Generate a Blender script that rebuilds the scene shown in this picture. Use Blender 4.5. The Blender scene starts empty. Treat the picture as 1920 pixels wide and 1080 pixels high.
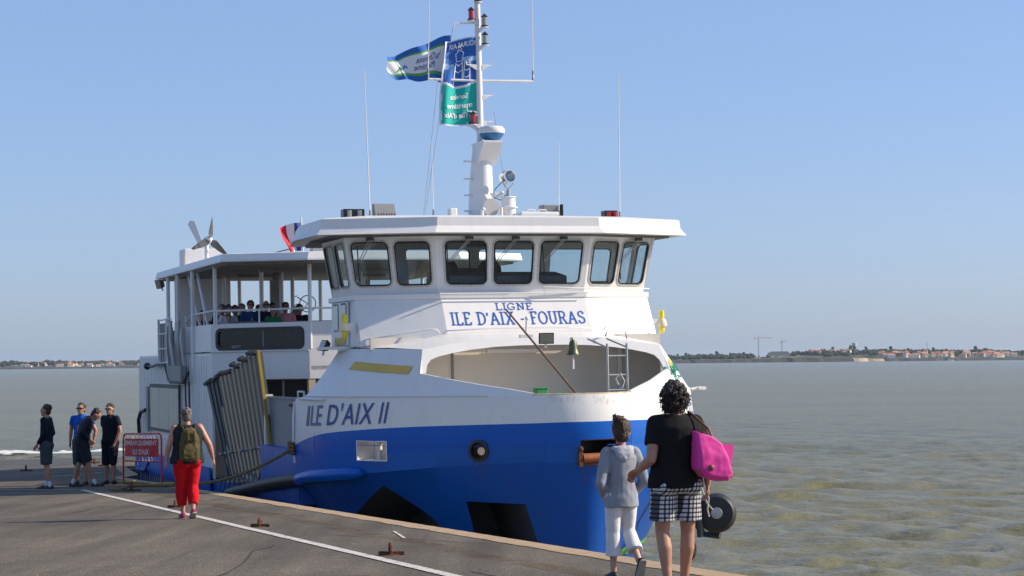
import bpy, bmesh, math, random
from mathutils import Vector, Matrix, noise
from mathutils.geometry import tessellate_polygon
R = math.radians
random.seed(7)
scene = bpy.context.scene
COL = scene.collection

# ------------------------------------------------------------------ camera
FPX = 3700.0                      # focal length in pixels of a 1920 wide frame
EYE = Vector((0, 0, 4.3))
pitch = math.atan(141 / FPX); roll = R(0.55)
fwd = Vector((0, math.cos(pitch), math.sin(pitch)))
upv = Vector((0, -math.sin(pitch), math.cos(pitch)))
rgt = Vector((1, 0, 0))
r2 = rgt * math.cos(roll) - upv * math.sin(roll)
u2 = upv * math.cos(roll) + rgt * math.sin(roll)
cam_data = bpy.data.cameras.new('camera')
cam = bpy.data.objects.new('camera', cam_data); COL.objects.link(cam)
cam_data.sensor_width = 36; cam_data.lens = FPX / 1920 * 36
cam_data.clip_start = 0.1; cam_data.clip_end = 60000
m = Matrix((r2, u2, -fwd)).transposed().to_4x4(); m.translation = EYE
cam.matrix_world = m
scene.camera = cam

# ------------------------------------------------------------------ sky and sun
SUN_EL = R(32); SUN_PHI = R(-5)   # the sun stands to the right, a little beyond the ferry's beam
sun_dir = Vector((math.cos(SUN_EL) * math.cos(SUN_PHI), -math.cos(SUN_EL) * math.sin(SUN_PHI), math.sin(SUN_EL)))
world = bpy.data.worlds.new('World'); scene.world = world; world.use_nodes = True
wn = world.node_tree.nodes; wl = world.node_tree.links
sky = wn.new('ShaderNodeTexSky'); sky.sky_type = 'NISHITA'; sky.sun_disc = False
sky.sun_elevation = SUN_EL; sky.sun_rotation = math.atan2(sun_dir.x, sun_dir.y)
sky.altitude = 0; sky.air_density = 1.0; sky.dust_density = 0.8; sky.ozone_density = 5.0
wn['Background'].inputs[1].default_value = 0.108
tint = wn.new('ShaderNodeMix'); tint.data_type = 'RGBA'; tint.blend_type = 'MULTIPLY'; tint.inputs[0].default_value = 1.0
tint.inputs[7].default_value = (1.03, 1.0, 1.22, 1)          # the camera's white balance
air = wn.new('ShaderNodeMix'); air.data_type = 'RGBA'; air.inputs[0].default_value = 0.42; air.inputs[7].default_value = (2.55, 3.72, 5.45, 1)   # even light of a clear hazy sky
wl.new(sky.outputs[0], tint.inputs[6]); wl.new(tint.outputs[2], air.inputs[6]); wl.new(air.outputs[2], wn['Background'].inputs[0])
sl = bpy.data.lights.new('sun', 'SUN'); sl.energy = 5.0; sl.angle = R(0.53); sl.color = (1.0, 0.87, 0.69)
so = bpy.data.objects.new('sun', sl); COL.objects.link(so)
so.rotation_euler = (-sun_dir).to_track_quat('-Z', 'Y').to_euler(); so.location = (30, -5, 30)
scene.view_settings.view_transform = 'Standard'; scene.view_settings.look = 'None'
scene.view_settings.exposure = 0.34; scene.view_settings.gamma = 1.0
scene.view_settings.use_curve_mapping = False

# ------------------------------------------------------------------ materials
def principled(name):
    mt = bpy.data.materials.new(name); mt.use_nodes = True
    return mt, mt.node_tree.nodes, mt.node_tree.links, mt.node_tree.nodes['Principled BSDF']
def setin(b, k, v):
    if k in b.inputs: b.inputs[k].default_value = v
def mat(name, col, rough=0.5, metal=0.0, var=0.08, vscale=3.0, bump=0.0, bscale=40.0, spec=0.5, coat=0.0, sss=0.0, detail=5.0, stretch=None):
    """painted / cloth / metal surface: base colour with noise variation and fine relief"""
    mt, n, l, b = principled(name)
    tc = n.new('ShaderNodeTexCoord'); src = tc.outputs['Object']
    if stretch:
        mp = n.new('ShaderNodeMapping'); mp.inputs['Scale'].default_value = stretch; l.new(src, mp.inputs[0]); src = mp.outputs[0]
    nz = n.new('ShaderNodeTexNoise'); nz.inputs['Scale'].default_value = vscale; nz.inputs['Detail'].default_value = detail
    l.new(src, nz.inputs['Vector'])
    mx = n.new('ShaderNodeMix'); mx.data_type = 'RGBA'
    c = Vector(col[:3])
    mx.inputs[6].default_value = (*[max(0, x * (1 - 2 * var)) for x in c], 1); mx.inputs[7].default_value = (*[min(1, x * (1 + 2 * var)) for x in c], 1)
    l.new(nz.outputs['Fac'], mx.inputs[0]); l.new(mx.outputs[2], b.inputs['Base Color'])
    b.inputs['Roughness'].default_value = rough; b.inputs['Metallic'].default_value = metal
    setin(b, 'Specular IOR Level', spec); setin(b, 'Coat Weight', coat)
    if sss: setin(b, 'Subsurface Weight', sss); setin(b, 'Subsurface Radius', (0.02, 0.008, 0.004))
    if bump:
        n2 = n.new('ShaderNodeTexNoise'); n2.inputs['Scale'].default_value = bscale; n2.inputs['Detail'].default_value = 4
        l.new(src, n2.inputs['Vector'])
        bp = n.new('ShaderNodeBump'); bp.inputs['Strength'].default_value = bump; bp.inputs['Distance'].default_value = 0.02
        l.new(n2.outputs['Fac'], bp.inputs['Height']); l.new(bp.outputs[0], b.inputs['Normal'])
    return mt
def steel_paint(name, col, rust=0.0, streak=0.25, rough=0.32, dirtcol=(0.30, 0.24, 0.16), spec=0.5):
    """gloss paint on plating: slight dents, grime running down, rust spots"""
    mt, n, l, b = principled(name)
    tc = n.new('ShaderNodeTexCoord')
    mp = n.new('ShaderNodeMapping'); mp.inputs['Scale'].default_value = (3.5, 3.5, 0.35); l.new(tc.outputs['Object'], mp.inputs[0])
    st = n.new('ShaderNodeTexNoise'); st.inputs['Scale'].default_value = 2.2; st.inputs['Detail'].default_value = 7; l.new(mp.outputs[0], st.inputs['Vector'])
    rp = n.new('ShaderNodeValToRGB'); rp.color_ramp.elements[0].position = 0.52; rp.color_ramp.elements[1].position = 0.82
    l.new(st.outputs['Fac'], rp.inputs[0])
    mul = n.new('ShaderNodeMath'); mul.operation = 'MULTIPLY'; mul.inputs[1].default_value = streak; l.new(rp.outputs[0], mul.inputs[0])
    mx = n.new('ShaderNodeMix'); mx.data_type = 'RGBA'; mx.inputs[6].default_value = (*col, 1); mx.inputs[7].default_value = (*[c * 0.55 + d * 0.3 for c, d in zip(col, dirtcol)], 1)
    l.new(mul.outputs[0], mx.inputs[0]); last = mx.outputs[2]
    if rust:
        rn = n.new('ShaderNodeTexNoise'); rn.inputs['Scale'].default_value = 5; rn.inputs['Detail'].default_value = 8; rn.inputs['Roughness'].default_value = 0.7
        l.new(mp.outputs[0], rn.inputs['Vector'])
        rr = n.new('ShaderNodeValToRGB'); rr.color_ramp.elements[0].position = 0.66 - rust * 0.2; rr.color_ramp.elements[1].position = 0.74 - rust * 0.1
        l.new(rn.outputs['Fac'], rr.inputs[0])
        m2 = n.new('ShaderNodeMix'); m2.data_type = 'RGBA'; m2.inputs[7].default_value = (0.22, 0.085, 0.03, 1)
        l.new(rr.outputs[0], m2.inputs[0]); l.new(last, m2.inputs[6]); last = m2.outputs[2]
    l.new(last, b.inputs['Base Color']); setin(b, 'Specular IOR Level', spec)
    rg = n.new('ShaderNodeMath'); rg.operation = 'MULTIPLY_ADD'; rg.inputs[1].default_value = 0.25; rg.inputs[2].default_value = rough - 0.1
    l.new(st.outputs['Fac'], rg.inputs[0]); l.new(rg.outputs[0], b.inputs['Roughness'])
    dn = n.new('ShaderNodeTexNoise'); dn.inputs['Scale'].default_value = 1.7; dn.inputs['Detail'].default_value = 2; l.new(tc.outputs['Object'], dn.inputs['Vector'])
    bp = n.new('ShaderNodeBump'); bp.inputs['Strength'].default_value = 0.35; bp.inputs['Distance'].default_value = 0.035
    l.new(dn.outputs['Fac'], bp.inputs['Height']); l.new(bp.outputs[0], b.inputs['Normal'])
    return mt
def glass_mat(name, tint, refl=0.12):
    mt = bpy.data.materials.new(name); mt.use_nodes = True; n = mt.node_tree.nodes; l = mt.node_tree.links
    n.remove(n['Principled BSDF'])
    tr = n.new('ShaderNodeBsdfTransparent'); tr.inputs[0].default_value = (*tint, 1)
    gl = n.new('ShaderNodeBsdfGlossy'); gl.inputs['Roughness'].default_value = 0.02
    lw = n.new('ShaderNodeLayerWeight'); lw.inputs[0].default_value = 0.5
    pw = n.new('ShaderNodeMath'); pw.operation = 'POWER'; pw.inputs[1].default_value = 4.0; l.new(lw.outputs['Facing'], pw.inputs[0])
    ad = n.new('ShaderNodeMath'); ad.operation = 'MULTIPLY_ADD'; ad.inputs[1].default_value = 0.9; ad.inputs[2].default_value = refl; ad.use_clamp = True; l.new(pw.outputs[0], ad.inputs[0])
    mx = n.new('ShaderNodeMixShader'); l.new(ad.outputs[0], mx.inputs[0]); l.new(tr.outputs[0], mx.inputs[1]); l.new(gl.outputs[0], mx.inputs[2])
    l.new(mx.outputs[0], n['Material Output'].inputs[0])
    return mt
M = {}
M['white'] = steel_paint('white_paint', (0.73, 0.72, 0.70), streak=0.2)
M['white_rusty'] = steel_paint('white_paint_rusty', (0.72, 0.71, 0.68), rust=0.02, streak=0.25)
M['white_clean'] = mat('white_gloss', (0.74, 0.73, 0.71), 0.35, var=0.03)
M['blue'] = steel_paint('blue_hull_paint', (0.0, 0.092, 0.44), streak=0.25, rough=0.3, spec=0.28, dirtcol=(0.0, 0.07, 0.25))
M['blue_faded'] = steel_paint('blue_faded_paint', (0.004, 0.098, 0.42), streak=0.4, rough=0.42, spec=0.28, dirtcol=(0.08, 0.15, 0.33))
M['blue_lower'] = steel_paint('blue_lower_paint', (0.0, 0.072, 0.37), streak=0.4, rough=0.38, spec=0.28, dirtcol=(0.08, 0.1, 0.1))
M['green_paint'] = steel_paint('green_boot_paint', (0.10, 0.42, 0.03), streak=0.2)
M['text_blue'] = mat('text_blue', (0.012, 0.10, 0.42), 0.4, var=0.04)
M['name_blue'] = mat('name_blue', (0.010, 0.05, 0.24), 0.4, var=0.04)
M['yellow'] = mat('yellow_stripe', (0.62, 0.42, 0.07), 0.5, var=0.07)
M['yellow_bright'] = mat('yellow_plastic', (0.82, 0.66, 0.02), 0.4, var=0.03)
M['cream'] = mat('cream_plastic', (0.80, 0.66, 0.42), 0.45, var=0.05)
M['black'] = mat('black_rubber', (0.014, 0.014, 0.015), 0.55, var=0.25, bump=0.2)
M['blackgloss'] = mat('black_gloss', (0.012, 0.012, 0.013), 0.3, var=0.1)
M['darkgrey'] = mat('dark_grey', (0.045, 0.047, 0.05), 0.55, var=0.15)
M['grey'] = mat('grey_paint', (0.22, 0.225, 0.23), 0.5, var=0.12)
M['grey_ramp'] = steel_paint('grey_ramp_paint', (0.062, 0.072, 0.080), rust=0.08, streak=0.45, rough=0.5, dirtcol=(0.05, 0.05, 0.05))
M['galv'] = mat('galvanised_steel', (0.42, 0.42, 0.42), 0.42, 0.6, var=0.15, bump=0.1)
M['steel'] = mat('stainless_steel', (0.62, 0.62, 0.62), 0.22, 1.0, var=0.05)
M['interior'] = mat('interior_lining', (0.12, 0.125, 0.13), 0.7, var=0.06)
M['console'] = mat('console_grey', (0.10, 0.11, 0.125), 0.55, var=0.08)
M['rust'] = mat('rusty_iron', (0.13, 0.055, 0.028), 0.85, 0.2, var=0.35, vscale=18, bump=0.8, bscale=60)
M['bronze'] = mat('bell_bronze', (0.12, 0.13, 0.08), 0.45, 0.7, var=0.2)
M['wood'] = mat('spar_wood', (0.13, 0.075, 0.04), 0.6, var=0.3, vscale=20)
M['rope'] = mat('old_rope', (0.20, 0.145, 0.07), 0.9, var=0.35, vscale=30, bump=0.8, bscale=120)
M['rope_pale'] = mat('pale_rope', (0.55, 0.50, 0.42), 0.9, var=0.2, vscale=30)
M['rope_green'] = mat('green_rope', (0.06, 0.42, 0.30), 0.85, var=0.25, vscale=40)
M['green_box'] = mat('green_winch_paint', (0.03, 0.26, 0.07), 0.45, var=0.1)
M['red'] = mat('red_paint', (0.64, 0.014, 0.018), 0.45, var=0.06)
M['red_banner'] = mat('red_banner', (0.62, 0.012, 0.024), 0.6, var=0.07, bump=0.15, bscale=8)
M['red_lens'] = mat('red_lens', (0.45, 0.005, 0.008), 0.12, var=0.05, coat=0.5)
M['clear_lens'] = mat('clear_lens', (0.35, 0.34, 0.28), 0.08, 0.5, var=0.1)
M['letter'] = mat('white_lettering', (0.80, 0.79, 0.78), 0.6, var=0.03)
M['radar_blue'] = mat('radar_blue', (0.02, 0.16, 0.38), 0.4, var=0.05)
M['glass'] = glass_mat('window_glass', (0.78, 0.86, 0.87), 0.07)
M['glass_dark'] = glass_mat('tinted_glass', (0.10, 0.115, 0.13), 0.05)
M['recess_shade'] = mat('recess_dark', (0.03, 0.036, 0.055), 0.8, var=0.3)  # near-black paints in the shade inside the hull recesses

# ------------------------------------------------------------------ mesh builder
class MB:
    def __init__(self): self.v = []; self.f = []; self.m = []
    def add(self, vs, fs, mi=0, T=None):
        o = len(self.v)
        self.v += [tuple(T @ Vector(p)) if T else tuple(p) for p in vs]
        self.f += [tuple(o + i for i in f) for f in fs]; self.m += [mi] * len(fs); return self
    def box(self, c, s, mi=0, T=None, rot=None):
        x, y, z = s[0] / 2, s[1] / 2, s[2] / 2
        vs = [Vector((a * x, b * y, d * z)) for a in (-1, 1) for b in (-1, 1) for d in (-1, 1)]
        if rot: vs = [rot @ p for p in vs]
        vs = [p + Vector(c) for p in vs]
        return self.add(vs, [(0, 1, 3, 2), (4, 6, 7, 5), (0, 4, 5, 1), (2, 3, 7, 6), (0, 2, 6, 4), (1, 5, 7, 3)], mi, T)
    def loft(self, rings, mi=0, cap=True, T=None, closed=True):
        n = len(rings[0]); vs = [p for r in rings for p in r]; fs = []
        for i in range(len(rings) - 1):
            for j in range(n if closed else n - 1):
                k = (j + 1) % n
                fs.append((i * n + j, i * n + k, (i + 1) * n + k, (i + 1) * n + j))
        if cap: fs += [tuple(range(n))[::-1], tuple((len(rings) - 1) * n + j for j in range(n))]
        return self.add(vs, fs, mi, T)
    def cyl(self, a, b, r0, r1=None, n=10, mi=0, cap=True, T=None):
        r1 = r0 if r1 is None else r1
        a = Vector(a); b = Vector(b); d = (b - a)
        if d.length < 1e-7: return self
        d.normalize(); p = d.orthogonal().normalized(); q = d.cross(p)
        rg = lambda c, r: [c + (p * math.cos(2 * math.pi * j / n) + q * math.sin(2 * math.pi * j / n)) * r for j in range(n)]
        return self.loft([rg(a, r0), rg(b, r1)], mi, cap, T)
    def tube(self, pts, r, n=8, mi=0, T=None, closed=False):
        pts = [Vector(p) for p in pts]; rs = r if isinstance(r, (list, tuple)) else [r] * len(pts)
        rings = []; prev = None
        for i, c in enumerate(pts):
            a = pts[max(0, i - 1)]; b = pts[min(len(pts) - 1, i + 1)]; d = (b - a).normalized()
            if prev is None: p = d.orthogonal().normalized()
            else:
                p = prev - d * prev.dot(d); p = p.normalized() if p.length > 1e-6 else d.orthogonal().normalized()
            prev = p; q = d.cross(p)
            rings.append([c + (p * math.cos(2 * math.pi * j / n) + q * math.sin(2 * math.pi * j / n)) * rs[i] for j in range(n)])
        return self.loft(rings, mi, True, T)
    def lathe(self, prof, c=(0, 0, 0), ax=(0, 0, 1), n=20, mi=0, T=None):
        d = Vector(ax).normalized(); p = d.orthogonal().normalized(); q = d.cross(p); c = Vector(c)
        rings = [[c + d * h + (p * math.cos(2 * math.pi * j / n) + q * math.sin(2 * math.pi * j / n)) * max(r, 1e-4) for j in range(n)] for r, h in prof]
        return self.loft(rings, mi, True, T)
    def ball(self, c, r, n=14, mi=0, T=None):
        r = (r, r, r) if not isinstance(r, (tuple, list, Vector)) else r; c = Vector(c); k = n // 2 + 1
        rings = []
        for i in range(k + 1):
            t = math.pi * i / k; s = max(math.sin(t), 1e-3)
            rings.append([c + Vector((r[0] * s * math.cos(2 * math.pi * j / n), r[1] * s * math.sin(2 * math.pi * j / n), -r[2] * math.cos(t))) for j in range(n)])
        return self.loft(rings, mi, True, T)
    def prism(self, pts, d, mi=0, T=None):
        """polygon (3-D points) swept by vector d"""
        d = Vector(d); a = [Vector(p) for p in pts]; n = len(a)
        vs = a + [p + d for p in a]
        return self.add(vs, [tuple(range(n))[::-1], tuple(range(n, 2 * n))] + [(i, (i + 1) % n, n + (i + 1) % n, n + i) for i in range(n)], mi, T)
    def holed(self, outer, holes, O, X, Y, th, mi=0):
        """flat plate with holes: 2-D outline and holes in the frame (O, X, Y), thickness th along -normal"""
        O = Vector(O); X = Vector(X); Y = Vector(Y); N = X.cross(Y).normalized()
        loops = [outer] + holes; flat = [p for lp in loops for p in lp]
        tris = tessellate_polygon([[Vector((p[0], p[1], 0)) for p in lp] for lp in loops])
        P = [O + X * p[0] + Y * p[1] for p in flat]; n = len(P)
        vs = P + [p - N * th for p in P]; fs = []
        for t in tris:
            a, b, c = [flat[i] for i in t]
            s = (b[0] - a[0]) * (c[1] - a[1]) - (b[1] - a[1]) * (c[0] - a[0])
            t = t if s > 0 else t[::-1]
            fs.append(tuple(t)); fs.append(tuple(i + n for i in t[::-1]))
        o = 0
        for lp in loops:
            k = len(lp)
            for i in range(k):
                a, b = o + i, o + (i + 1) % k; fs.append((a, b, b + n, a + n))
            o += k
        return self.add(vs, fs, mi)
    def build(self, name, mats, parent=None, smooth=False, bevel=0, sharp=40, recalc=True):
        me = bpy.data.meshes.new(name); me.from_pydata([tuple(p) for p in self.v], [], self.f)
        mats = mats if isinstance(mats, (list, tuple)) else [mats]
        for x in mats: me.materials.append(M[x] if isinstance(x, str) else x)
        me.polygons.foreach_set('material_index', self.m)
        if recalc:
            bm = bmesh.new(); bm.from_mesh(me); bmesh.ops.recalc_face_normals(bm, faces=bm.faces); bm.to_mesh(me); bm.free()
        if smooth:
            me.polygons.foreach_set('use_smooth', [True] * len(me.polygons)); me.set_sharp_from_angle(angle=R(sharp))
        o = bpy.data.objects.new(name, me); COL.objects.link(o)
        if parent: o.parent = parent
        if bevel:
            md = o.modifiers.new('bevel', 'BEVEL'); md.width = bevel; md.segments = 2; md.limit_method = 'ANGLE'; md.angle_limit = R(50)
        me.update(); return o
def tag(o, label, cat, group=None, kind=None):
    o['label'] = label; o['category'] = cat
    if group: o['group'] = group
    if kind: o['kind'] = kind
    return o
def empty(name, T=None):
    o = bpy.data.objects.new(name, None); COL.objects.link(o); o.empty_display_size = 0.2
    if T is not None: o.matrix_world = T
    return o
def rrect(x0, y0, x1, y1, r, k=5):
    out = []
    for cx, cy, a0 in ((x1 - r, y0 + r, -90), (x1 - r, y1 - r, 0), (x0 + r, y1 - r, 90), (x0 + r, y0 + r, 180)):
        for i in range(k + 1):
            a = R(a0 + 90 * i / k); out.append((cx + r * math.cos(a), cy + r * math.sin(a)))
    return out
def lerp(a, b, t): return a + (b - a) * t
def text_mesh(s, size=1.0, bold=0.0, shear=0.0, space=1.0):
    """flat outline of a text in the built-in font: list of triangles/polys in 2-D"""
    cu = bpy.data.curves.new('text', 'FONT'); cu.body = s; cu.size = size; cu.offset = bold; cu.shear = shear; cu.space_character = space; cu.resolution_u = 3
    o = bpy.data.objects.new('text', cu); COL.objects.link(o)
    dg = bpy.context.evaluated_depsgraph_get(); me = bpy.data.meshes.new_from_object(o.evaluated_get(dg))
    vs = [v.co.copy() for v in me.vertices]; fs = [tuple(p.vertices) for p in me.polygons]
    bpy.data.objects.remove(o); bpy.data.meshes.remove(me); bpy.data.curves.remove(cu)
    return vs, fs
def text_fit(s, w, h, **k):
    """text scaled into the box 0..w, 0..h"""
    vs, fs = text_mesh(s, **k)
    x0 = min(v.x for v in vs); x1 = max(v.x for v in vs); y0 = min(v.y for v in vs); y1 = max(v.y for v in vs)
    return [((v.x - x0) / (x1 - x0) * w, (v.y - y0) / (y1 - y0) * h) for v in vs], fs
import numpy as np
# ------------------------------------------------------------------ ground frame: u runs away along the pier, v across towards the water
TH = R(19.277)
UU = Vector((-math.sin(TH), math.cos(TH), 0)); VV = Vector((math.cos(TH), math.sin(TH), 0))
def gz(u): return 2.9194 - 0.02864 * u
def G(u, v, dz=0.0): return UU * u + VV * v + Vector((0, 0, gz(u) + dz))
def structure(o): o['kind'] = 'structure'; return o

# asphalt
def asphalt_mat(name, c0, c1, wet=0.0):
    mt, n, l, b = principled(name)
    tc = n.new('ShaderNodeTexCoord')
    big = n.new('ShaderNodeTexNoise'); big.inputs['Scale'].default_value = 0.35; big.inputs['Detail'].default_value = 8; big.inputs['Roughness'].default_value = 0.62
    fine = n.new('ShaderNodeTexNoise'); fine.inputs['Scale'].default_value = 26; fine.inputs['Detail'].default_value = 3
    vor = n.new('ShaderNodeTexVoronoi'); vor.inputs['Scale'].default_value = 60
    for x in (big, fine, vor): l.new(tc.outputs['Object'], x.inputs['Vector'])
    mx = n.new('ShaderNodeMix'); mx.data_type = 'RGBA'; mx.inputs[6].default_value = (*c0, 1); mx.inputs[7].default_value = (*c1, 1)
    rp = n.new('ShaderNodeValToRGB'); rp.color_ramp.elements[0].position = 0.34; rp.color_ramp.elements[1].position = 0.68
    l.new(big.outputs['Fac'], rp.inputs[0]); l.new(rp.outputs[0], mx.inputs[0])
    m2 = n.new('ShaderNodeMix'); m2.data_type = 'RGBA'; m2.blend_type = 'MULTIPLY'; m2.inputs[0].default_value = 0.85
    r2_ = n.new('ShaderNodeValToRGB'); r2_.color_ramp.elements[0].position = 0.3; r2_.color_ramp.elements[0].color = (0.55, 0.55, 0.55, 1); r2_.color_ramp.elements[1].position = 0.7; r2_.color_ramp.elements[1].color = (1.35, 1.33, 1.28, 1)
    l.new(fine.outputs['Fac'], r2_.inputs[0]); l.new(mx.outputs[2], m2.inputs[6]); l.new(r2_.outputs[0], m2.inputs[7])
    mpz = n.new('ShaderNodeMapping'); mpz.inputs['Rotation'].default_value = (0, 0, -TH); mpz.inputs['Scale'].default_value = (1.6, 0.10, 1); l.new(tc.outputs['Object'], mpz.inputs[0])
    trk = n.new('ShaderNodeTexNoise'); trk.inputs['Scale'].default_value = 1.3; trk.inputs['Detail'].default_value = 6; l.new(mpz.outputs[0], trk.inputs['Vector'])
    rt = n.new('ShaderNodeValToRGB'); rt.color_ramp.elements[0].position = 0.35; rt.color_ramp.elements[0].color = (0.74, 0.73, 0.72, 1); rt.color_ramp.elements[1].position = 0.66; rt.color_ramp.elements[1].color = (1.16, 1.14, 1.10, 1); l.new(trk.outputs['Fac'], rt.inputs[0])
    mt4 = n.new('ShaderNodeMix'); mt4.data_type = 'RGBA'; mt4.blend_type = 'MULTIPLY'; mt4.inputs[0].default_value = 1.0; l.new(m2.outputs[2], mt4.inputs[6]); l.new(rt.outputs[0], mt4.inputs[7]); m2 = mt4
    # pale chips and gull spots
    sp = n.new('ShaderNodeTexVoronoi'); sp.inputs['Scale'].default_value = 2.2; sp.inputs['Randomness'].default_value = 1.0; l.new(tc.outputs['Object'], sp.inputs['Vector'])
    s2 = n.new('ShaderNodeMath'); s2.operation = 'LESS_THAN'; s2.inputs[1].default_value = 0.035; l.new(sp.outputs['Distance'], s2.inputs[0])
    m3 = n.new('ShaderNodeMix'); m3.data_type = 'RGBA'; m3.inputs[7].default_value = (0.42, 0.40, 0.36, 1); l.new(s2.outputs[0], m3.inputs[0]); l.new(m2.outputs[2], m3.inputs[6])
    l.new(m3.outputs[2], b.inputs['Base Color'])
    b.inputs['Roughness'].default_value = 0.85 - wet
    setin(b, 'Specular IOR Level', 0.25 + wet)
    bp = n.new('ShaderNodeBump'); bp.inputs['Strength'].default_value = 0.7; bp.inputs['Distance'].default_value = 0.01
    l.new(vor.outputs['Distance'], bp.inputs['Height']); l.new(bp.outputs[0], b.inputs['Normal'])
    return mt
M['asphalt'] = asphalt_mat('asphalt', (0.108, 0.094, 0.076), (0.160, 0.140, 0.114))
M['apron'] = asphalt_mat('wet_apron', (0.075, 0.072, 0.058), (0.11, 0.105, 0.085), 0.2)
M['coping'] = mat('coping_concrete', (0.40, 0.285, 0.17), 0.9, var=0.16, vscale=6, bump=0.6, bscale=70)
M['oldconc'] = mat('quay_wall', (0.16, 0.14, 0.11), 0.9, var=0.3, vscale=1.5, bump=0.5)
M['stain'] = asphalt_mat('rust_stained_asphalt', (0.15, 0.105, 0.068), (0.20, 0.145, 0.095))

def sheet(name, poly, dz, m, side=None):
    mb = MB(); vs = [G(u, v, dz) for u, v in poly]; n = len(vs)
    mb.add(vs, [tuple(range(n))])
    if side is not None:
        lo = [Vector((p.x, p.y, side)) for p in vs]
        mb.add(vs + lo, [(i, (i + 1) % n, n + (i + 1) % n, n + i) for i in range(n)], 1)
    return mb
EDGE = 7.30
pier_poly = [(-15, -40), (-15, EDGE), (51.5, EDGE), (53.6, 8.0), (64.5, 9.2), (67, 11.8), (75.5, 11.75), (64.1, 5.3), (36, -10.5), (10, -40)]
structure(sheet('pier', pier_poly, 0, None, -3).build('pier', ['asphalt', 'oldconc']))
structure(sheet('pier_apron', [(8, -42), (36.3, -10.5), (64.1, 5.3), (75.5, 11.75), (78, 17), (85.5, 17), (86.2, 6), (86.5, -12), (80, -42)], -0.03, None, -3).build('pier_apron', ['apron', 'oldconc']))
def interp_(tab, x):
    for (a, b), (c, d) in zip(tab, tab[1:]):
        if x <= c: return b + (d - b) * max(0, (x - a) / (c - a))
    return tab[-1][1]
# coping along the edge, chipped on its inner side
mb = MB(); k = 260; rnd = random.Random(3); ins = []; out = []
for i in range(k + 1):
    u = lerp(-5, 51.5, i / k); w = 0.25 + 0.05 * noise.noise(Vector((u * 1.3, 0, 0))) + 0.035 * noise.noise(Vector((u * 6, 3, 0)))
    e = 0.02 * noise.noise(Vector((u * 4, 9, 0)))
    out.append(G(u, EDGE + 0.03 + e, 0.012)); ins.append(G(u, EDGE - w, 0.006))
vs = ins + out + [p - Vector((0, 0, 0.25)) for p in out]; n = k + 1
mb.add(vs, [(i, i + 1, n + i + 1, n + i) for i in range(k)] + [(n + i, n + i + 1, 2 * n + i + 1, 2 * n + i) for i in range(k)])
structure(mb.build('quay_coping', 'coping'))
mb = MB(); vs = []
for i in range(13):
    t = i / 12; u = lerp(51.5, 64.5, t); v = interp_([(51.5, EDGE), (53.6, 8.0), (64.5, 9.2)], u)
    vs += [G(u, v - 0.3, 0.006), G(u, v + 0.05, 0.012)]
mb.add(vs, [(2 * i, 2 * i + 1, 2 * i + 3, 2 * i + 2) for i in range(12)])
structure(mb.build('quay_coping_end', 'coping'))
# brown stained band along the wheel track near the edge
mb = MB(); k = 160; a = []; c = []
for i in range(k + 1):
    u = lerp(2, 40, i / k)
    a.append(G(u, 6.42 + 0.12 * noise.noise(Vector((u * .5, 1, 0))) + 0.05 * noise.noise(Vector((u * 3, 5, 0))), 0.004)); c.append(G(u, 6.12 + 0.1 * noise.noise(Vector((u * .4, 7, 0))) + 0.06 * noise.noise(Vector((u * 2.5, 2, 0))), 0.004))
mb.add(a + c, [(i, i + 1, k + 2 + i, k + 1 + i) for i in range(k)])
def stain_mat():
    mt = M['stain']; n = mt.node_tree.nodes; l = mt.node_tree.links
    tr = n.new('ShaderNodeBsdfTransparent'); mx = n.new('ShaderNodeMixShader'); tc = n.new('ShaderNodeTexCoord')
    nz = n.new('ShaderNodeTexNoise'); nz.inputs['Scale'].default_value = 1.1; nz.inputs['Detail'].default_value = 9; nz.inputs['Roughness'].default_value = 0.7; l.new(tc.outputs['Object'], nz.inputs['Vector'])
    rp = n.new('ShaderNodeValToRGB'); rp.color_ramp.elements[0].position = 0.42; rp.color_ramp.elements[1].position = 0.72; l.new(nz.outputs['Fac'], rp.inputs[0])
    l.new(rp.outputs[0], mx.inputs[0]); l.new(tr.outputs[0], mx.inputs[1]); l.new(n['Principled BSDF'].outputs[0], mx.inputs[2]); l.new(mx.outputs[0], n['Material Output'].inputs[0])
stain_mat()
structure(mb.build('pier_stain', 'stain'))
# painted line, worn
def line_mat():
    mt, n, l, b = principled('worn_line_paint'); b.inputs['Base Color'].default_value = (0.55, 0.52, 0.47, 1); b.inputs['Roughness'].default_value = 0.8
    tr = n.new('ShaderNodeBsdfTransparent'); mx = n.new('ShaderNodeMixShader'); tc = n.new('ShaderNodeTexCoord')
    nz = n.new('ShaderNodeTexNoise'); nz.inputs['Scale'].default_value = 9; nz.inputs['Detail'].default_value = 8; nz.inputs['Roughness'].default_value = 0.75; l.new(tc.outputs['Object'], nz.inputs['Vector'])
    rp = n.new('ShaderNodeValToRGB'); rp.color_ramp.elements[0].position = 0.36; rp.color_ramp.elements[1].position = 0.46; l.new(nz.outputs['Fac'], rp.inputs[0])
    l.new(rp.outputs[0], mx.inputs[0]); l.new(tr.outputs[0], mx.inputs[1]); l.new(b.outputs[0], mx.inputs[2]); l.new(mx.outputs[0], n['Material Output'].inputs[0])
    return mt
M['line'] = line_mat()
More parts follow.
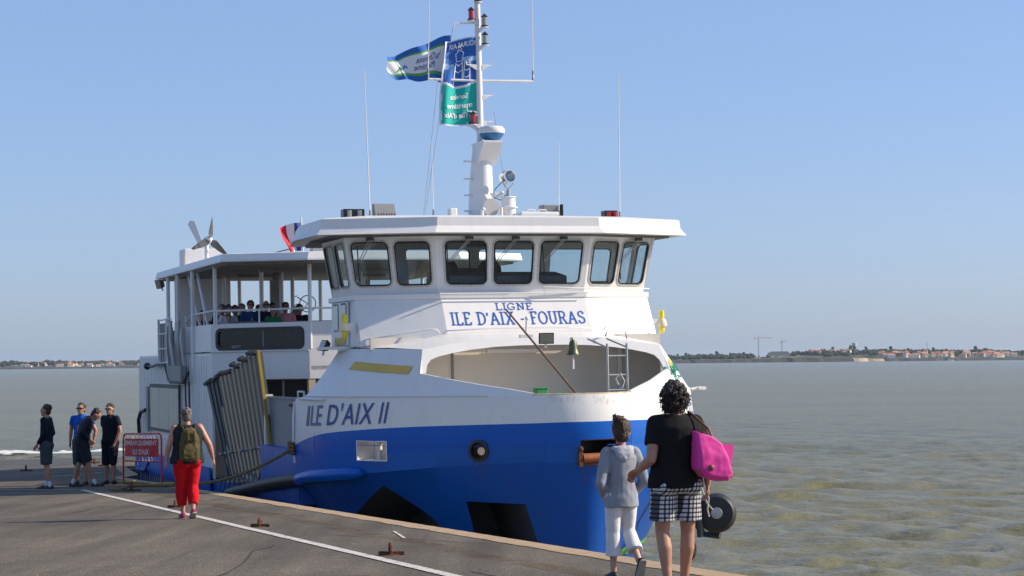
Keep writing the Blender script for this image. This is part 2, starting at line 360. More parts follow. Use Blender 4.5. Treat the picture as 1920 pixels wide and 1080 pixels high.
def stripe(name, pts, w):
    mb = MB(); vs = []; n = 0
    for (u0, v0), (u1, v1) in zip(pts, pts[1:]):
        L = max(2, int(math.hypot(u1 - u0, v1 - v0) / 0.5))
        nx, ny = -(v1 - v0), (u1 - u0); q = math.hypot(nx, ny); nx, ny = nx / q * w / 2, ny / q * w / 2
        row = []
        for i in range(L + 1):
            t = i / L; u = lerp(u0, u1, t); v = lerp(v0, v1, t); e = 0.012 * noise.noise(Vector((u * 3, v * 3, 0)))
            row += [G(u + nx, v + ny + e, 0.008), G(u - nx, v - ny + e, 0.008)]
        mb.add(row, [(2 * i, 2 * i + 1, 2 * i + 3, 2 * i + 2) for i in range(L)])
    return structure(mb.build(name, 'line'))
stripe('painted_line', [(6, 5.20), (42.6, 5.21)], 0.13)
stripe('painted_line_turn', [(43.0, 5.17), (44.4, 3.6), (46.5, 1.0)], 0.12)
stripe('painted_line_far', [(54.2, 5.6), (57.5, 7.6)], 0.14)
stripe('painted_line_short', [(60.0, 8.2), (63.5, 10.0)], 0.14)
stripe('scratch_mark', [(22.0, 6.35), (23.4, 6.62)], 0.035)
stripe('scratch_mark_near', [(15.3, 5.5), (15.9, 5.95)], 0.04)

# tar-sealed cracks and repair patches in the asphalt
M['tar'] = mat('crack_tar', (0.028, 0.026, 0.024), .8, var=.2)
M['patch'] = asphalt_mat('patched_asphalt', (0.105, 0.094, 0.08), (0.15, 0.134, 0.114))
rnd = random.Random(17)
for (u, v, du, dv, n_) in ((12, 1.5, .5, .18, 20), (17, 4.6, .12, -.42, 14), (24, -1, .45, .22, 26), (30, 3.2, -.2, -.45, 12), (35.5, 1.2, .3, .25, 12), (20.5, 6.9, .35, -.12, 8), (27.5, 6.75, .4, -.1, 10)):
    a = []; c = []
    for i in range(n_):
        w = .006 + .006 * rnd.random(); a.append(G(u - w * dv * 2, v + w, .005)); c.append(G(u + w * dv * 2, v - w, .005)); u += du + rnd.gauss(0, .1); v += dv + rnd.gauss(0, .07)
    mb = MB(); mb.add(a + c, [(i, i + 1, n_ + i + 1, n_ + i) for i in range(n_ - 1)]); structure(mb.build('pier_crack', 'tar'))
for u0, u1, v0, v1 in ((32.5, 35.0, -1.2, .6), (15.4, 16.9, 5.5, 6.1)):
    pts = [(lerp(u0, u1, t / 6), v0 + rnd.gauss(0, .03)) for t in range(7)] + [(lerp(u1, u0, t / 6), v1 + rnd.gauss(0, .03)) for t in range(7)]
    mb = MB(); mb.add([G(u, v, .0045) for u, v in pts], [tuple(range(14))]); structure(mb.build('pier_patch', 'patch'))
# ------------------------------------------------------------------ water: one sheet to the horizon, real waves, finer near the pier
def water():
    rs = list(np.arange(10, 32, 0.5)) + list(np.arange(32, 110, 0.17))
    while rs[-1] < 15000: rs.append(rs[-1] * 1.0064)
    rs = np.array(rs); nc = 430; ang = np.linspace(R(-52), R(52), nc)
    rr, aa = np.meshgrid(rs, ang, indexing='ij'); x = rr * np.sin(aa); y = rr * np.cos(aa) - 4
    sp = np.maximum(np.gradient(rs)[:, None], rr * (ang[1] - ang[0]))
    rng = np.random.RandomState(5); h = np.zeros_like(x); dx = np.zeros_like(x); dy = np.zeros_like(x)
    for i in range(56):
        lam = 0.55 * (4.4 / 0.55) ** (i / 55.0); k = 2 * math.pi / lam
        d = R(-78) + rng.normal(0, 0.8); amp = 0.0100 * lam ** 0.50 * rng.uniform(0.6, 1.2) * (0.75 if lam > 5 else 1)
        ph = rng.uniform(0, 6.28); fade = np.clip((lam / sp - 2.2) / 2.0, 0, 1)
        gx = np.sin(x * 0.021 + i) * np.cos(y * 0.017 + i * 1.7)      # gusts: patches of rougher and calmer water
        t = k * (x * math.cos(d) + y * math.sin(d)) + ph + 0.8 * np.sin(0.05 * x + i)
        a = amp * fade * (1 + 0.45 * gx)
        h += a * np.sin(t); dx -= 0.8 * a * math.cos(d) * np.cos(t); dy -= 0.8 * a * math.sin(d) * np.cos(t)
    co = np.stack([x - dx, y - dy, h], -1).reshape(-1, 3).astype(np.float32)
    nr = len(rs); idx = np.arange(nr * nc).reshape(nr, nc)
    q = np.stack([idx[:-1, :-1], idx[:-1, 1:], idx[1:, 1:], idx[1:, :-1]], -1).reshape(-1, 4)
    me = bpy.data.meshes.new('sea'); me.vertices.add(len(co)); me.vertices.foreach_set('co', co.ravel())
    me.loops.add(q.size); me.loops.foreach_set('vertex_index', q.ravel().astype(np.int32))
    me.polygons.add(len(q)); me.polygons.foreach_set('loop_start', np.arange(0, q.size, 4, dtype=np.int32)); me.polygons.foreach_set('loop_total', np.full(len(q), 4, np.int32))
    me.polygons.foreach_set('use_smooth', np.ones(len(q), bool)); me.update(calc_edges=True)
    if me.polygons[0].normal.z < 0: me.flip_normals()
    mt, n, l, b = principled('muddy_sea'); me.materials.append(mt)
    tc = n.new('ShaderNodeTexCoord')
    nz = n.new('ShaderNodeTexNoise'); nz.inputs['Scale'].default_value = 0.02; nz.inputs['Detail'].default_value = 4; l.new(tc.outputs['Object'], nz.inputs['Vector'])
    mx = n.new('ShaderNodeMix'); mx.data_type = 'RGBA'; mx.inputs[6].default_value = (0.182, 0.172, 0.092, 1); mx.inputs[7].default_value = (0.205, 0.178, 0.092, 1)
    l.new(nz.outputs['Fac'], mx.inputs[0])
    mps = n.new('ShaderNodeMapping'); mps.inputs['Scale'].default_value = (0.10, 1.0, 1.0); l.new(tc.outputs['Object'], mps.inputs[0])
    ns = n.new('ShaderNodeTexNoise'); ns.inputs['Scale'].default_value = 0.022; ns.inputs['Detail'].default_value = 12; ns.inputs['Roughness'].default_value = 0.74; l.new(mps.outputs[0], ns.inputs['Vector'])
    rs_ = n.new('ShaderNodeValToRGB'); rs_.color_ramp.elements[0].position = 0.3; rs_.color_ramp.elements[0].color = (0.76, 0.82, 0.86, 1); rs_.color_ramp.elements[1].position = 0.7; rs_.color_ramp.elements[1].color = (1.1, 1.08, 1.04, 1); l.new(ns.outputs['Fac'], rs_.inputs[0])
    mm = n.new('ShaderNodeMix'); mm.data_type = 'RGBA'; mm.blend_type = 'MULTIPLY'; mm.inputs[0].default_value = 1.0; l.new(mx.outputs[2], mm.inputs[6]); l.new(rs_.outputs[0], mm.inputs[7]); pass
    mp = n.new('ShaderNodeMapping'); mp.inputs['Scale'].default_value = (0.55, 1.0, 1.0); l.new(tc.outputs['Object'], mp.inputs[0])
    n1 = n.new('ShaderNodeTexNoise'); n1.inputs['Scale'].default_value = 1.6; n1.inputs['Detail'].default_value = 6; n1.inputs['Roughness'].default_value = 0.6; l.new(mp.outputs[0], n1.inputs['Vector'])
    bp = n.new('ShaderNodeBump'); bp.inputs['Strength'].default_value = 1.0; bp.inputs['Distance'].default_value = 0.13
    l.new(n1.outputs['Fac'], bp.inputs['Height'])
    mp2 = n.new('ShaderNodeMapping'); mp2.inputs['Scale'].default_value = (0.35, 1.0, 1.0); l.new(tc.outputs['Object'], mp2.inputs[0])
    n3 = n.new('ShaderNodeTexNoise'); n3.inputs['Scale'].default_value = 0.16; n3.inputs['Detail'].default_value = 9; n3.inputs['Roughness'].default_value = 0.72; l.new(mp2.outputs[0], n3.inputs['Vector'])
    bp2 = n.new('ShaderNodeBump'); bp2.inputs['Strength'].default_value = 1.0; bp2.inputs['Distance'].default_value = 0.42
    l.new(n3.outputs['Fac'], bp2.inputs['Height']); l.new(bp.outputs[0], bp2.inputs['Normal'])
    # silty water: body colour under a sea surface whose unresolved ripples cap the mirror share
    df = n.new('ShaderNodeBsdfDiffuse'); l.new(mm.outputs[2], df.inputs['Color']); l.new(bp2.outputs[0], df.inputs['Normal'])
    gl = n.new('ShaderNodeBsdfGlossy'); gl.inputs['Roughness'].default_value = 0.1; l.new(bp2.outputs[0], gl.inputs['Normal'])
    lw = n.new('ShaderNodeLayerWeight'); lw.inputs[0].default_value = 0.5; l.new(bp2.outputs[0], lw.inputs['Normal'])
    pw = n.new('ShaderNodeMath'); pw.operation = 'POWER'; pw.inputs[1].default_value = 4.2; l.new(lw.outputs['Facing'], pw.inputs[0])
    fa = n.new('ShaderNodeMath'); fa.operation = 'MULTIPLY_ADD'; fa.inputs[1].default_value = 0.76; fa.inputs[2].default_value = 0.03; l.new(pw.outputs[0], fa.inputs[0])
    ms = n.new('ShaderNodeMixShader'); l.new(fa.outputs[0], ms.inputs[0]); l.new(df.outputs[0], ms.inputs[1]); l.new(gl.outputs[0], ms.inputs[2]); l.new(ms.outputs[0], n['Material Output'].inputs[0]); n.remove(b)
    o = bpy.data.objects.new('sea', me); COL.objects.link(o); return structure(o)
water()
# surf breaking on the apron
M['foam'] = mat('sea_foam', (0.60, 0.61, 0.59), 0.8, var=0.1, vscale=2, bump=0.6, bscale=6)
mb = MB(); rnd = random.Random(11)
for i in range(72):
    u = 88 + rnd.gauss(0, 0.5) + (9 + rnd.random() * 3 if i % 3 == 0 else 0); v = rnd.uniform(-14, 19)
    if i % 3 == 0: v = rnd.choice([rnd.uniform(6, 11.5), rnd.uniform(12.6, 15)])
    p = UU * u + VV * v + Vector((0, 0, 0.12 if i % 3 else 0.2)); a = rnd.uniform(0.25, 1.0); c = rnd.uniform(0.06, 0.22); k = 11; ring = []
    for j in range(k):
        t = 2 * math.pi * j / k; w = rnd.uniform(0.6, 1.25); q = p + VV * (math.cos(t) * a * w) + UU * (math.sin(t) * c * w); ring.append(q)
    mb.add(ring + [p + Vector((0, 0, 0.03 + 0.07 * rnd.random()))], [(j, (j + 1) % k, k) for j in range(k)])
o = mb.build('surf_foam', 'foam', smooth=True, sharp=80); tag(o, 'white surf breaking on the end of the pier', 'foam', kind='stuff')

# ------------------------------------------------------------------ far shores
M['rock'] = mat('shore_rock', (0.045, 0.037, 0.032), 0.9, var=0.4, vscale=0.06, detail=8)
M['grassland'] = mat('coast_scrub', (0.060, 0.078, 0.035), 0.95, var=0.4, vscale=0.03, detail=8)
M['sand'] = mat('beach_sand', (0.45, 0.34, 0.22), 0.9, var=0.1)
M['cliff'] = mat('brown_cliff', (0.19, 0.125, 0.08), 0.9, var=0.3, vscale=0.05, detail=8)
M['leaf_far'] = mat('distant_foliage', (0.026, 0.042, 0.018), 0.95, var=0.35, vscale=0.09, detail=6)
M['bark'] = mat('tree_bark', (0.06, 0.045, 0.03), 0.9, var=0.2)
M['wall_white'] = mat('house_render', (0.72, 0.69, 0.62), 0.8, var=0.05, vscale=0.1)
M['wall_cream'] = mat('house_render_cream', (0.60, 0.50, 0.38), 0.8, var=0.05, vscale=0.1)
M['roof_tile'] = mat('roof_tile', (0.42, 0.15, 0.075), 0.85, var=0.15, vscale=0.3)
M['roof_pale'] = mat('roof_tile_pale', (0.46, 0.24, 0.15), 0.85, var=0.15, vscale=0.3)
M['crane_red'] = mat('crane_orange', (0.52, 0.17, 0.06), 0.5, var=0.08)
M['crane_grey'] = mat('crane_grey', (0.16, 0.22, 0.30), 0.5, var=0.08)
M['concrete'] = mat('tower_concrete', (0.58, 0.53, 0.46), 0.85, var=0.06, vscale=0.1)
def fx(px, Y): return (px - 960) / FPX * Y
def interp(tab, x):
    for (a, b), (c, d) in zip(tab, tab[1:]):
        if x <= c: return lerp(b, d, max(0, (x - a) / (c - a)))
    return tab[-1][1]
def shore(name, Y, px0, px1, cl, hl, beach=None):
    mb = MB(); k = 120; prof = ((-60, None), (0, 0), (25, 1), (120, 2), (320, 3), (900, 4)); rows = []
    for i in range(k + 1):
        px = lerp(px0, px1, i / k); X = fx(px, Y); c = interp(cl, px); h = interp(hl, px)
        j = noise.noise(Vector((px * .05, 0, 0)))
        rows.append([(X, Y - 60 + 30 * j, -2), (X, Y + 25 * j, 0.15), (X, Y + 25 + 25 * j, c * (1 + 0.25 * j)), (X, Y + 120, c + 1), (X, Y + 320, h * (1 + 0.15 * j)), (X * 1.15, Y + 900, h * 0.6)])
    vs = [p for r in rows for p in r]; w = 6
    for i in range(k):
        px = lerp(px0, px1, (i + .5) / k)
        for j in range(5):
            mi = (0, 0, 1, 1, 1)[j]
            if j == 1 and beach and beach[0] < px < beach[1]: mi = 2
            if j in (1, 2) and 1470 < px < 1590: mi = 3 if j == 2 else 0
            mb.add([vs[i * w + j], vs[(i + 1) * w + j], vs[(i + 1) * w + j + 1], vs[i * w + j + 1]], [(0, 1, 2, 3)], mi)
    return structure(mb.build(name, ['rock', 'grassland', 'sand', 'cliff'], smooth=True, sharp=80))
YR, YL = 5000.0, 6600.0
clR = [(1180, 7), (1300, 8), (1420, 9), (1500, 13), (1580, 11), (1640, 7), (1700, 7), (2100, 6)]
hlR = [(1180, 9), (1330, 11), (1420, 13), (1500, 16), (1560, 20), (1650, 21), (1750, 19), (1850, 17), (2100, 14)]
clL = [(-400, 6), (400, 6)]; hlL = [(-400, 13), (60, 13), (200, 15), (400, 13)]
shore('far_shore', YR, 1150, 2300, clR, hlR, (1604, 1660))
shore('far_shore_left', YL, -500, 420, clL, hlL)
def blob(mb, c, r, rnd, mi=0):
    n, k = 7, 4; rings = []
    for i in range(k + 1):
        t = math.pi * (0.04 + 0.92 * i / k); rings.append([Vector(c) + Vector((r[0] * math.sin(t) * math.cos(6.283 * j / n), r[1] * math.sin(t) * math.sin(6.283 * j / n), -r[2] * math.cos(t))) * rnd.uniform(0.78, 1.18) - Vector(c) * 0 if False else Vector((c[0] + r[0] * math.sin(t) * math.cos(6.283 * j / n) * rnd.uniform(.75, 1.2), c[1] + r[1] * math.sin(t) * math.sin(6.283 * j / n) * rnd.uniform(.75, 1.2), c[2] - r[2] * math.cos(t) * rnd.uniform(.8, 1.15))) for j in range(n)])
    mb.loft(rings, mi)
def wood(name, Y, hl, spans, label, seed):
    mb = MB(); rnd = random.Random(seed)
    for px0, px1, cnt, hmin, hmax, d0, d1 in spans:
        for _ in range(cnt):
            px = rnd.uniform(px0, px1); d = rnd.uniform(d0, d1); h = interp(hl, px) * min(1, d / 320 + 0.25)
            s = rnd.uniform(hmin, hmax)
            for q in range(3):
                blob(mb, (fx(px, Y) + rnd.uniform(-.5, .5) * s, Y + d + rnd.uniform(-4, 4), h + s * rnd.uniform(0.3, 0.62)), (s * rnd.uniform(.35, .6), s * .5, s * rnd.uniform(.3, .45)), rnd)
    o = mb.build(name, 'leaf_far', smooth=False, recalc=False); return tag(o, label, 'wood', kind='stuff')
wood('distant_wood', YR, hlR, [(1150, 1420, 190, 8, 14, 130, 300), (1420, 1480, 14, 4, 7, 140, 300), (1505, 1640, 110, 7, 13, 200, 420), (1560, 1700, 80, 8, 12, 120, 330), (1640, 1930, 240, 8, 15, 260, 420), (1690, 2200, 90, 4, 8, 130, 240), (1920, 2200, 90, 8, 13, 200, 400)],
     'dark green trees massed along the far shore at right', 4)
wood('distant_wood', YL, hlL, [(-450, 90, 190, 12, 19, 130, 380), (90, 400, 190, 9, 15, 150, 400), (190, 220, 14, 11, 15, 300, 380)], 'bluish trees massed along the far shore at left', 5)
# single trees one can tell apart on the skyline
def far_tree():
    t = empty('distant_tree'); mb = MB(); mb.tube([(0, 0, -4), (0.1, 0, 3), (0.3, 0, 7)], [0.6, 0.45, 0.25], 6); mb.cyl((0.2, 0, 5), (2.2, 0.4, 8), 0.25, 0.1, 5); mb.cyl((0.2, 0, 5.5), (-2, 0.2, 8.5), 0.22, 0.1, 5); mb.build('trunk', 'bark', t)
    mb = MB(); rnd = random.Random(9)
    for i in range(16):
        a = rnd.uniform(0, 6.28); q = rnd.uniform(0, 2.6); blob(mb, (q * math.cos(a), q * math.sin(a), rnd.uniform(5.5, 11)), (rnd.uniform(1.1, 1.9), rnd.uniform(1.1, 1.9), rnd.uniform(.9, 1.5)), rnd)
    mb.build('crown', 'leaf_far', t, recalc=False); return t
def copy_tree(o, parent=None):
    c = o.copy(); COL.objects.link(c); c.parent = parent
    if parent is not None: c.matrix_parent_inverse = o.matrix_parent_inverse.copy()
    for ch in list(o.children): copy_tree(ch, c)
    return c
ft = far_tree()
for i, (px, s) in enumerate([(1290, 1.2), (1306, 1.45), (1367, 1.6), (1395, 1.2), (1422, 1.3), (1600, 1.6), (1635, 1.9), (1642, 1.7), (1666, 1.6), (1716, 1.7), (1750, 1.3), (1800, 1.5), (1884, 1.8), (1905, 1.4)]):
    t = ft if i == 0 else copy_tree(ft)
    d = 330; t.location = (fx(px, YR), YR + d, interp(hlR, px)); t.scale = (s, s, s * 1.05); t.rotation_euler.z = i * 1.3
    tag(t, 'single dark tree rising above the far shore skyline', 'tree', 'skyline trees on the far shore')
# houses
def far_house(name, wm, rm, w, d, h, rf):
    t = empty(name); mb = MB(); mb.box((0, 0, h / 2 - 1), (w, d, h + 2)); mb.build('wall', wm, t)
    mb = MB(); e = 0.5; mb.prism([(-w / 2 - e, -d / 2 - e, h), (-w / 2 - e, d / 2 + e, h), (-w / 2 - e, 0, h + rf)], (w + 2 * e, 0, 0)); mb.build('roof', rm, t); return t
protos = [far_house('distant_house', 'wall_white', 'roof_tile', 11, 8, 4.2, 2.6), far_house('distant_house', 'wall_white', 'roof_pale', 15, 9, 4.0, 2.4), far_house('distant_house', 'wall_cream', 'roof_tile', 9, 8, 5.5, 2.5)]
rnd = random.Random(21); used = set()
spots = [(rnd.uniform(1667, 1925), YR, hlR, rnd.uniform(60, 250), 'low white house with orange roof in the far town at right', 'houses of the far town at right') for _ in range(64)] + \
        [(rnd.uniform(1552, 1622), YR, hlR, rnd.uniform(200, 330), 'orange roofed house on the wooded rise of the far shore', 'houses on the far wooded rise') for _ in range(14)] + \
        [(rnd.uniform(1664, 1690), YR, hlR, rnd.uniform(60, 120), 'low white house with orange roof in the far town at right', 'houses of the far town at right') for _ in range(5)] + \
        [(rnd.uniform(20, 275), YL, hlL, rnd.uniform(40, 260), 'tiny pale house on the hazy far shore at left', 'houses on the far shore at left') for _ in range(55)]
for px, Y, hl, d, lab, grp in spots:
    k = rnd.randrange(3)
    o = protos[k] if k not in used else copy_tree(protos[k]); used.add(k)
    o.location = (fx(px, Y), Y + d, interp(hl, px) * min(1, d / 320 + 0.22) + 1.5 + (5 if 'wooded' in lab else 0)); o.rotation_euler.z = rnd.uniform(-0.6, 0.6); s = rnd.uniform(0.8, 1.3); o.scale = (s, s, s * 1.05)
    tag(o, lab, 'house', grp)
b = empty('distant_building'); mb = MB(); mb.box((0, 0, 4), (56, 14, 10)); mb.build('wall', 'wall_cream', b); mb = MB(); mb.box((2, 0, 10.2), (46, 15, 2.4)); mb.build('roof', 'roof_pale', b)
for i in range(7): MB().box((-22 + i * 7.2, -7.1, 5), (3.2, 0.3, 3)).build('window', 'darkgrey', b)
b.location = (fx(1478, YR), YR + 200, 17); tag(b, 'long pale building under construction below the larger crane', 'building')
# cranes
def crane(px, z1, jib, cj, label, back, m1, base):
    t = empty('tower_crane'); mb = MB()
    for dx in (-.9, .9):
        for dy in (-.9, .9): mb.box((dx, dy, z1 / 2), (.35, .35, z1))
    for i in range(int(z1 / 3)):
        z = i * 3; mb.cyl((-.9, -.9, z), (.9, -.9, z + 3), .14, n=4); mb.cyl((.9, .9, z), (-.9, .9, z + 3), .14, n=4)
    mb.build('mast', 'crane_grey', t)
    mb = MB()
    for y, z in ((-.7, 0), (.7, 0), (0, 1.6)): mb.box(((jib) / 2, y, z1 + z), (jib, .35, .35))
    for i in range(int(jib / 2.5)): mb.cyl((i * 2.5, -.7, z1), (i * 2.5 + 2.5, 0, z1 + 1.6), .14, n=4)
    mb.build('jib', m1, t)
    mb = MB(); mb.box((-cj / 2, 0, z1), (cj, 1.6, .6)); mb.build('counter_jib', m1, t)
    mb = MB(); mb.box((-cj + 1.5, 0, z1 - 1), (3, 1.8, 2.6)); mb.build('counterweight', 'concrete', t)
    mb = MB(); mb.cyl((0, 0, z1), (0, 0, z1 + 5), .5, .15, 5); mb.cyl((0, 0, z1 + 5), (jib * .6, 0, z1 + 1.6), .1, n=4); mb.cyl((0, 0, z1 + 5), (-cj + 1, 0, z1 + .3), .1, n=4); mb.build('tower_head', m1, t)
    mb = MB(); mb.box((1.3, -1.2, z1 - 1.6), (1.6, 1.5, 2.2)); mb.build('cab', 'wall_white', t)
    t.location = (fx(px, YR), YR + back, base); tag(t, label, 'crane')
crane(1441, 50, 37, 11, 'larger tower crane with orange jib on the far shore', 220, 'crane_red', 14)
crane(1497, 40, 13, 6, 'smaller pale tower crane right of the larger one', 320, 'roof_pale', 15)
t = empty('water_tower'); mb = MB(); mb.lathe([(4.2, 0), (4.0, 12), (4.0, 14)], n=18); mb.build('shaft', 'concrete', t)
mb = MB(); mb.lathe([(4.2, 14), (6.0, 17), (6.2, 26), (5.8, 27), (0.5, 27.6)], n=18); mb.build('tank', 'concrete', t)
t.location = (fx(1649, YR), YR + 380, 24); tag(t, 'pale concrete water tower above the far trees', 'water tower')
t = empty('radio_mast'); mb = MB(); mb.cyl((0, 0, 0), (0, 0, 34), 0.8, 0.35, 6); mb.build('mast', 'crane_grey', t); mb = MB(); [mb.box((0, 0, z), (2.2, .3, 1.2)) for z in (26, 30)]; mb.build('antenna', 'crane_grey', t)
t.location = (fx(1788, YR), YR + 330, 18); tag(t, 'thin grey radio mast above the far town', 'mast')
t = empty('moored_boat'); mb = MB(); mb.prism([(-7, -1.6, 0), (6, -1.6, 0), (8.5, 0, .6), (6, 1.6, 0), (-7, 1.6, 0)], (0, 0, 2.0)); mb.build('hull', 'wall_white', t); mb = MB(); mb.box((-1, 0, 3), (6, 2.4, 2)); mb.build('cabin', 'wall_white', t)
t.location = (fx(1778, YR - 60), YR - 70, 0); tag(t, 'small white boat moored off the far town', 'boat')

# ------------------------------------------------------------------ air
mb = MB(); mb.box((0, 8450, 42), (30000, 17300, 90))
mt = bpy.data.materials.new('haze_air'); mt.use_nodes = True; n = mt.node_tree.nodes; n.remove(n['Principled BSDF'])
vol = n.new('ShaderNodeVolumePrincipled'); vol.inputs['Color'].default_value = (0.72, 0.85, 1.0, 1); vol.inputs['Density'].default_value = 0.000026; vol.inputs['Anisotropy'].default_value = 0.2
mt.node_tree.links.new(vol.outputs[0], n['Material Output'].inputs['Volume'])
o = mb.build('haze', mt); o['kind'] = 'stuff'; o['label'] = 'thin bluish sea haze over the bay'; o['category'] = 'haze'
# ------------------------------------------------------------------ the ferry. Its own frame: x forward, y to port, z up
LIST = 0.011
fw = Vector((math.sin(TH), -math.cos(TH), 0)); pt0 = Vector((math.cos(TH), math.sin(TH), 0)); Z = Vector((0, 0, 1))
pt = pt0 * math.cos(LIST) + Z * math.sin(LIST); upz = Z * math.cos(LIST) - pt0 * math.sin(LIST)
KU = 1.27                                  # the ferry is drawn in units of 1.27 m; z = 0.914 is its waterline
SHIP = (Matrix((fw, pt, upz)).transposed() * KU).to_4x4(); SHIP.translation = Vector((0.286, 40.64, -1.161))
ferry = empty('ferry', SHIP)
tag(ferry, 'white and blue passenger ferry moored bow-first along the pier', 'ferry')
def mir(p): return (p[0], -p[1], p[2])
def cr(pts, n, stem=False):
    """Catmull-Rom through points, n samples per span"""
    P = [Vector(p) for p in pts]; P = [Vector((P[1].x, -P[1].y, P[1].z)) if stem else P[0] * 2 - P[1]] + P + [P[-1] * 2 - P[-2]]; out = []
    for i in range(1, len(P) - 2):
        a, b, c, d = P[i - 1:i + 3]
        for j in range(n):
            t = j / n; out.append(0.5 * ((2 * b) + (c - a) * t + (2 * a - 5 * b + 4 * c - d) * t * t + (3 * b - a - 3 * c + d) * t ** 3))
    out.append(P[-2]); return out
# hull: plan curves at each level, stem first, half breadth positive
LV = [
 [(1.7, 0, -.6), (1.6, .15, -.6), (1.35, .35, -.6), (.8, .8, -.6), (.1, 1.25, -.6), (-.8, 1.8, -.6), (-1.5, 2.2, -.6), (-2.1, 2.4, -.6), (-2.8, 2.5, -.6)],
 [(2.3, 0, .6), (2.18, .24, .6), (1.9, .5, .6), (1.25, 1.0, .6), (.5, 1.5, .6), (-.5, 2.05, .6), (-1.25, 2.4, .6), (-2.0, 2.55, .6), (-2.8, 2.6, .6)],
 [(2.52, 0, 1.3), (2.4, .30, 1.3), (2.1, .62, 1.3), (1.45, 1.15, 1.3), (.65, 1.68, 1.3), (-.35, 2.2, 1.3), (-1.15, 2.5, 1.3), (-1.95, 2.62, 1.3), (-2.8, 2.66, 1.3)],
 [(2.58, 0, 1.42), (2.45, .31, 1.42), (2.15, .64, 1.42), (1.5, 1.18, 1.42), (.7, 1.72, 1.42), (-.3, 2.24, 1.42), (-1.1, 2.53, 1.42), (-1.95, 2.64, 1.42), (-2.8, 2.68, 1.42)],
 [(2.76, 0, 2.1), (2.64, .38, 2.1), (2.36, .76, 2.1), (1.72, 1.38, 2.1), (.92, 1.98, 2.1), (-.08, 2.5, 2.08), (-.95, 2.8, 2.06), (-1.9, 2.9, 2.05), (-2.8, 2.94, 2.05)],
 [(2.96, 0, 2.83), (2.86, .45, 2.83), (2.62, .87, 2.84), (1.97, 1.56, 2.80), (1.17, 2.22, 2.72), (.17, 2.77, 2.62), (-.68, 3.06, 2.54), (-1.7, 3.1, 2.46), (-2.8, 3.1, 2.38)],
 [(2.99, 0, 3.08), (2.90, .45, 3.08), (2.66, .87, 3.08), (2.00, 1.56, 3.05), (1.19, 2.23, 3.0), (.2, 2.78, 2.93), (-.64, 3.07, 2.86), (-1.7, 3.11, 2.76), (-2.8, 3.11, 2.68)],
 [(3.0, 0, 3.43), (2.92, .45, 3.43), (2.68, .86, 3.42), (2.02, 1.55, 3.40), (1.2, 2.22, 3.37), (.22, 2.77, 3.31), (-.62, 3.07, 3.24), (-1.7, 3.12, 3.12), (-2.8, 3.12, 3.0)],
 [(2.90, 0, 3.83), (2.82, .43, 3.83), (2.60, .80, 3.83), (1.96, 1.48, 3.83), (1.15, 2.15, 3.83), (.2, 2.70, 3.83), (-.6, 3.03, 3.83), (-1.7, 3.1, 3.82), (-2.8, 3.1, 3.78)],
]
LV = [c[:-2] + [(-1.6, c[-2][1], c[-2][2]), (-2.35, c[-1][1], c[-1][2])] for c in LV]
LV[5:] = [[(x, y * (1 + .045 * min(1, max(0, (y - .9) / 1.6))), z) for x, y, z in c] for c in LV[5:]]
NS = 6
CV = [cr(c, NS, True) for c in LV]            # 49 points each
def full(c): return [mir(p) for p in c[::-1]] + [tuple(p) for p in c[1:]]     # starboard aft .. stem .. port aft (starboard = negative y)
mb = MB(); rings = [full(c) for c in CV]; n = len(rings[0]); bands = ['lower', 'lower', 'green', 'lower', 'lower', 'faded', 'blue', 'white']
matidx = {'lower': 0, 'green': 1, 'faded': 2, 'blue': 3, 'white': 4}
vs = [p for r in rings for p in r]; o0 = len(mb.v); mb.v += [tuple(p) for p in vs]
for i in range(len(rings) - 1):
    for j in range(n - 1):
        b_ = bands[i]
        if b_ == 'green': b_ = 'green' if j > n // 2 - 3 else 'lower'
        mb.f.append((i * n + j, i * n + j + 1, (i + 1) * n + j + 1, (i + 1) * n + j)); mb.m.append(matidx[b_])
for i in range(len(rings) - 1): mb.f.append((i * n, (i + 1) * n, (i + 1) * n + n - 1, i * n + n - 1)); mb.m.append(0)       # transom of the bow block
DECKZ = 3.30
mb.f.append(tuple(range(n))); mb.m.append(0)
top = len(rings) - 1
mb.f.append(tuple(top * n + j for j in range(n))); mb.m.append(4)
hull = mb.build('bow_hull', ['blue_lower', 'green_paint', 'blue_faded', 'blue', 'white_rusty', 'recess_shade', 'white', 'blackgloss'], ferry)
def cutter(verts_mb, mi):
    me = bpy.data.meshes.new('cut'); me.from_pydata([tuple(v) for v in verts_mb.v], [], verts_mb.f)
    for x in hull.data.materials: me.materials.append(x)
    me.polygons.foreach_set('material_index', [mi] * len(me.polygons))
    bm = bmesh.new(); bm.from_mesh(me); bmesh.ops.recalc_face_normals(bm, faces=bm.faces); bm.to_mesh(me); bm.free()
    c = bpy.data.objects.new('cut', me); COL.objects.link(c); c.matrix_world = SHIP
    return c
def hullpt(s, z, off=0.0):
    """point on the starboard shell: s in spans from the stem (0..8), z height"""
    i = min(max(s * NS, 0), len(CV[0]) - 1.001); a = int(i); t = i - a
    col = [Vector(c[a]).lerp(Vector(c[a + 1]), t) for c in CV]
    for p, q in zip(col, col[1:]):
        if p.z <= z <= q.z or q is col[-1]:
            k = (z - p.z) / max(1e-6, q.z - p.z); r = p.lerp(q, k); break
    if off:
        b = Vector(CV[6][min(a + 1, len(CV[6]) - 1)]) - Vector(CV[6][a]); nn = Vector((-b.y, b.x, 0)).normalized()
        if nn.y < 0: nn = -nn
        r = r + nn * off
    return Vector((r.x, -r.y, r.z))
cuts = []
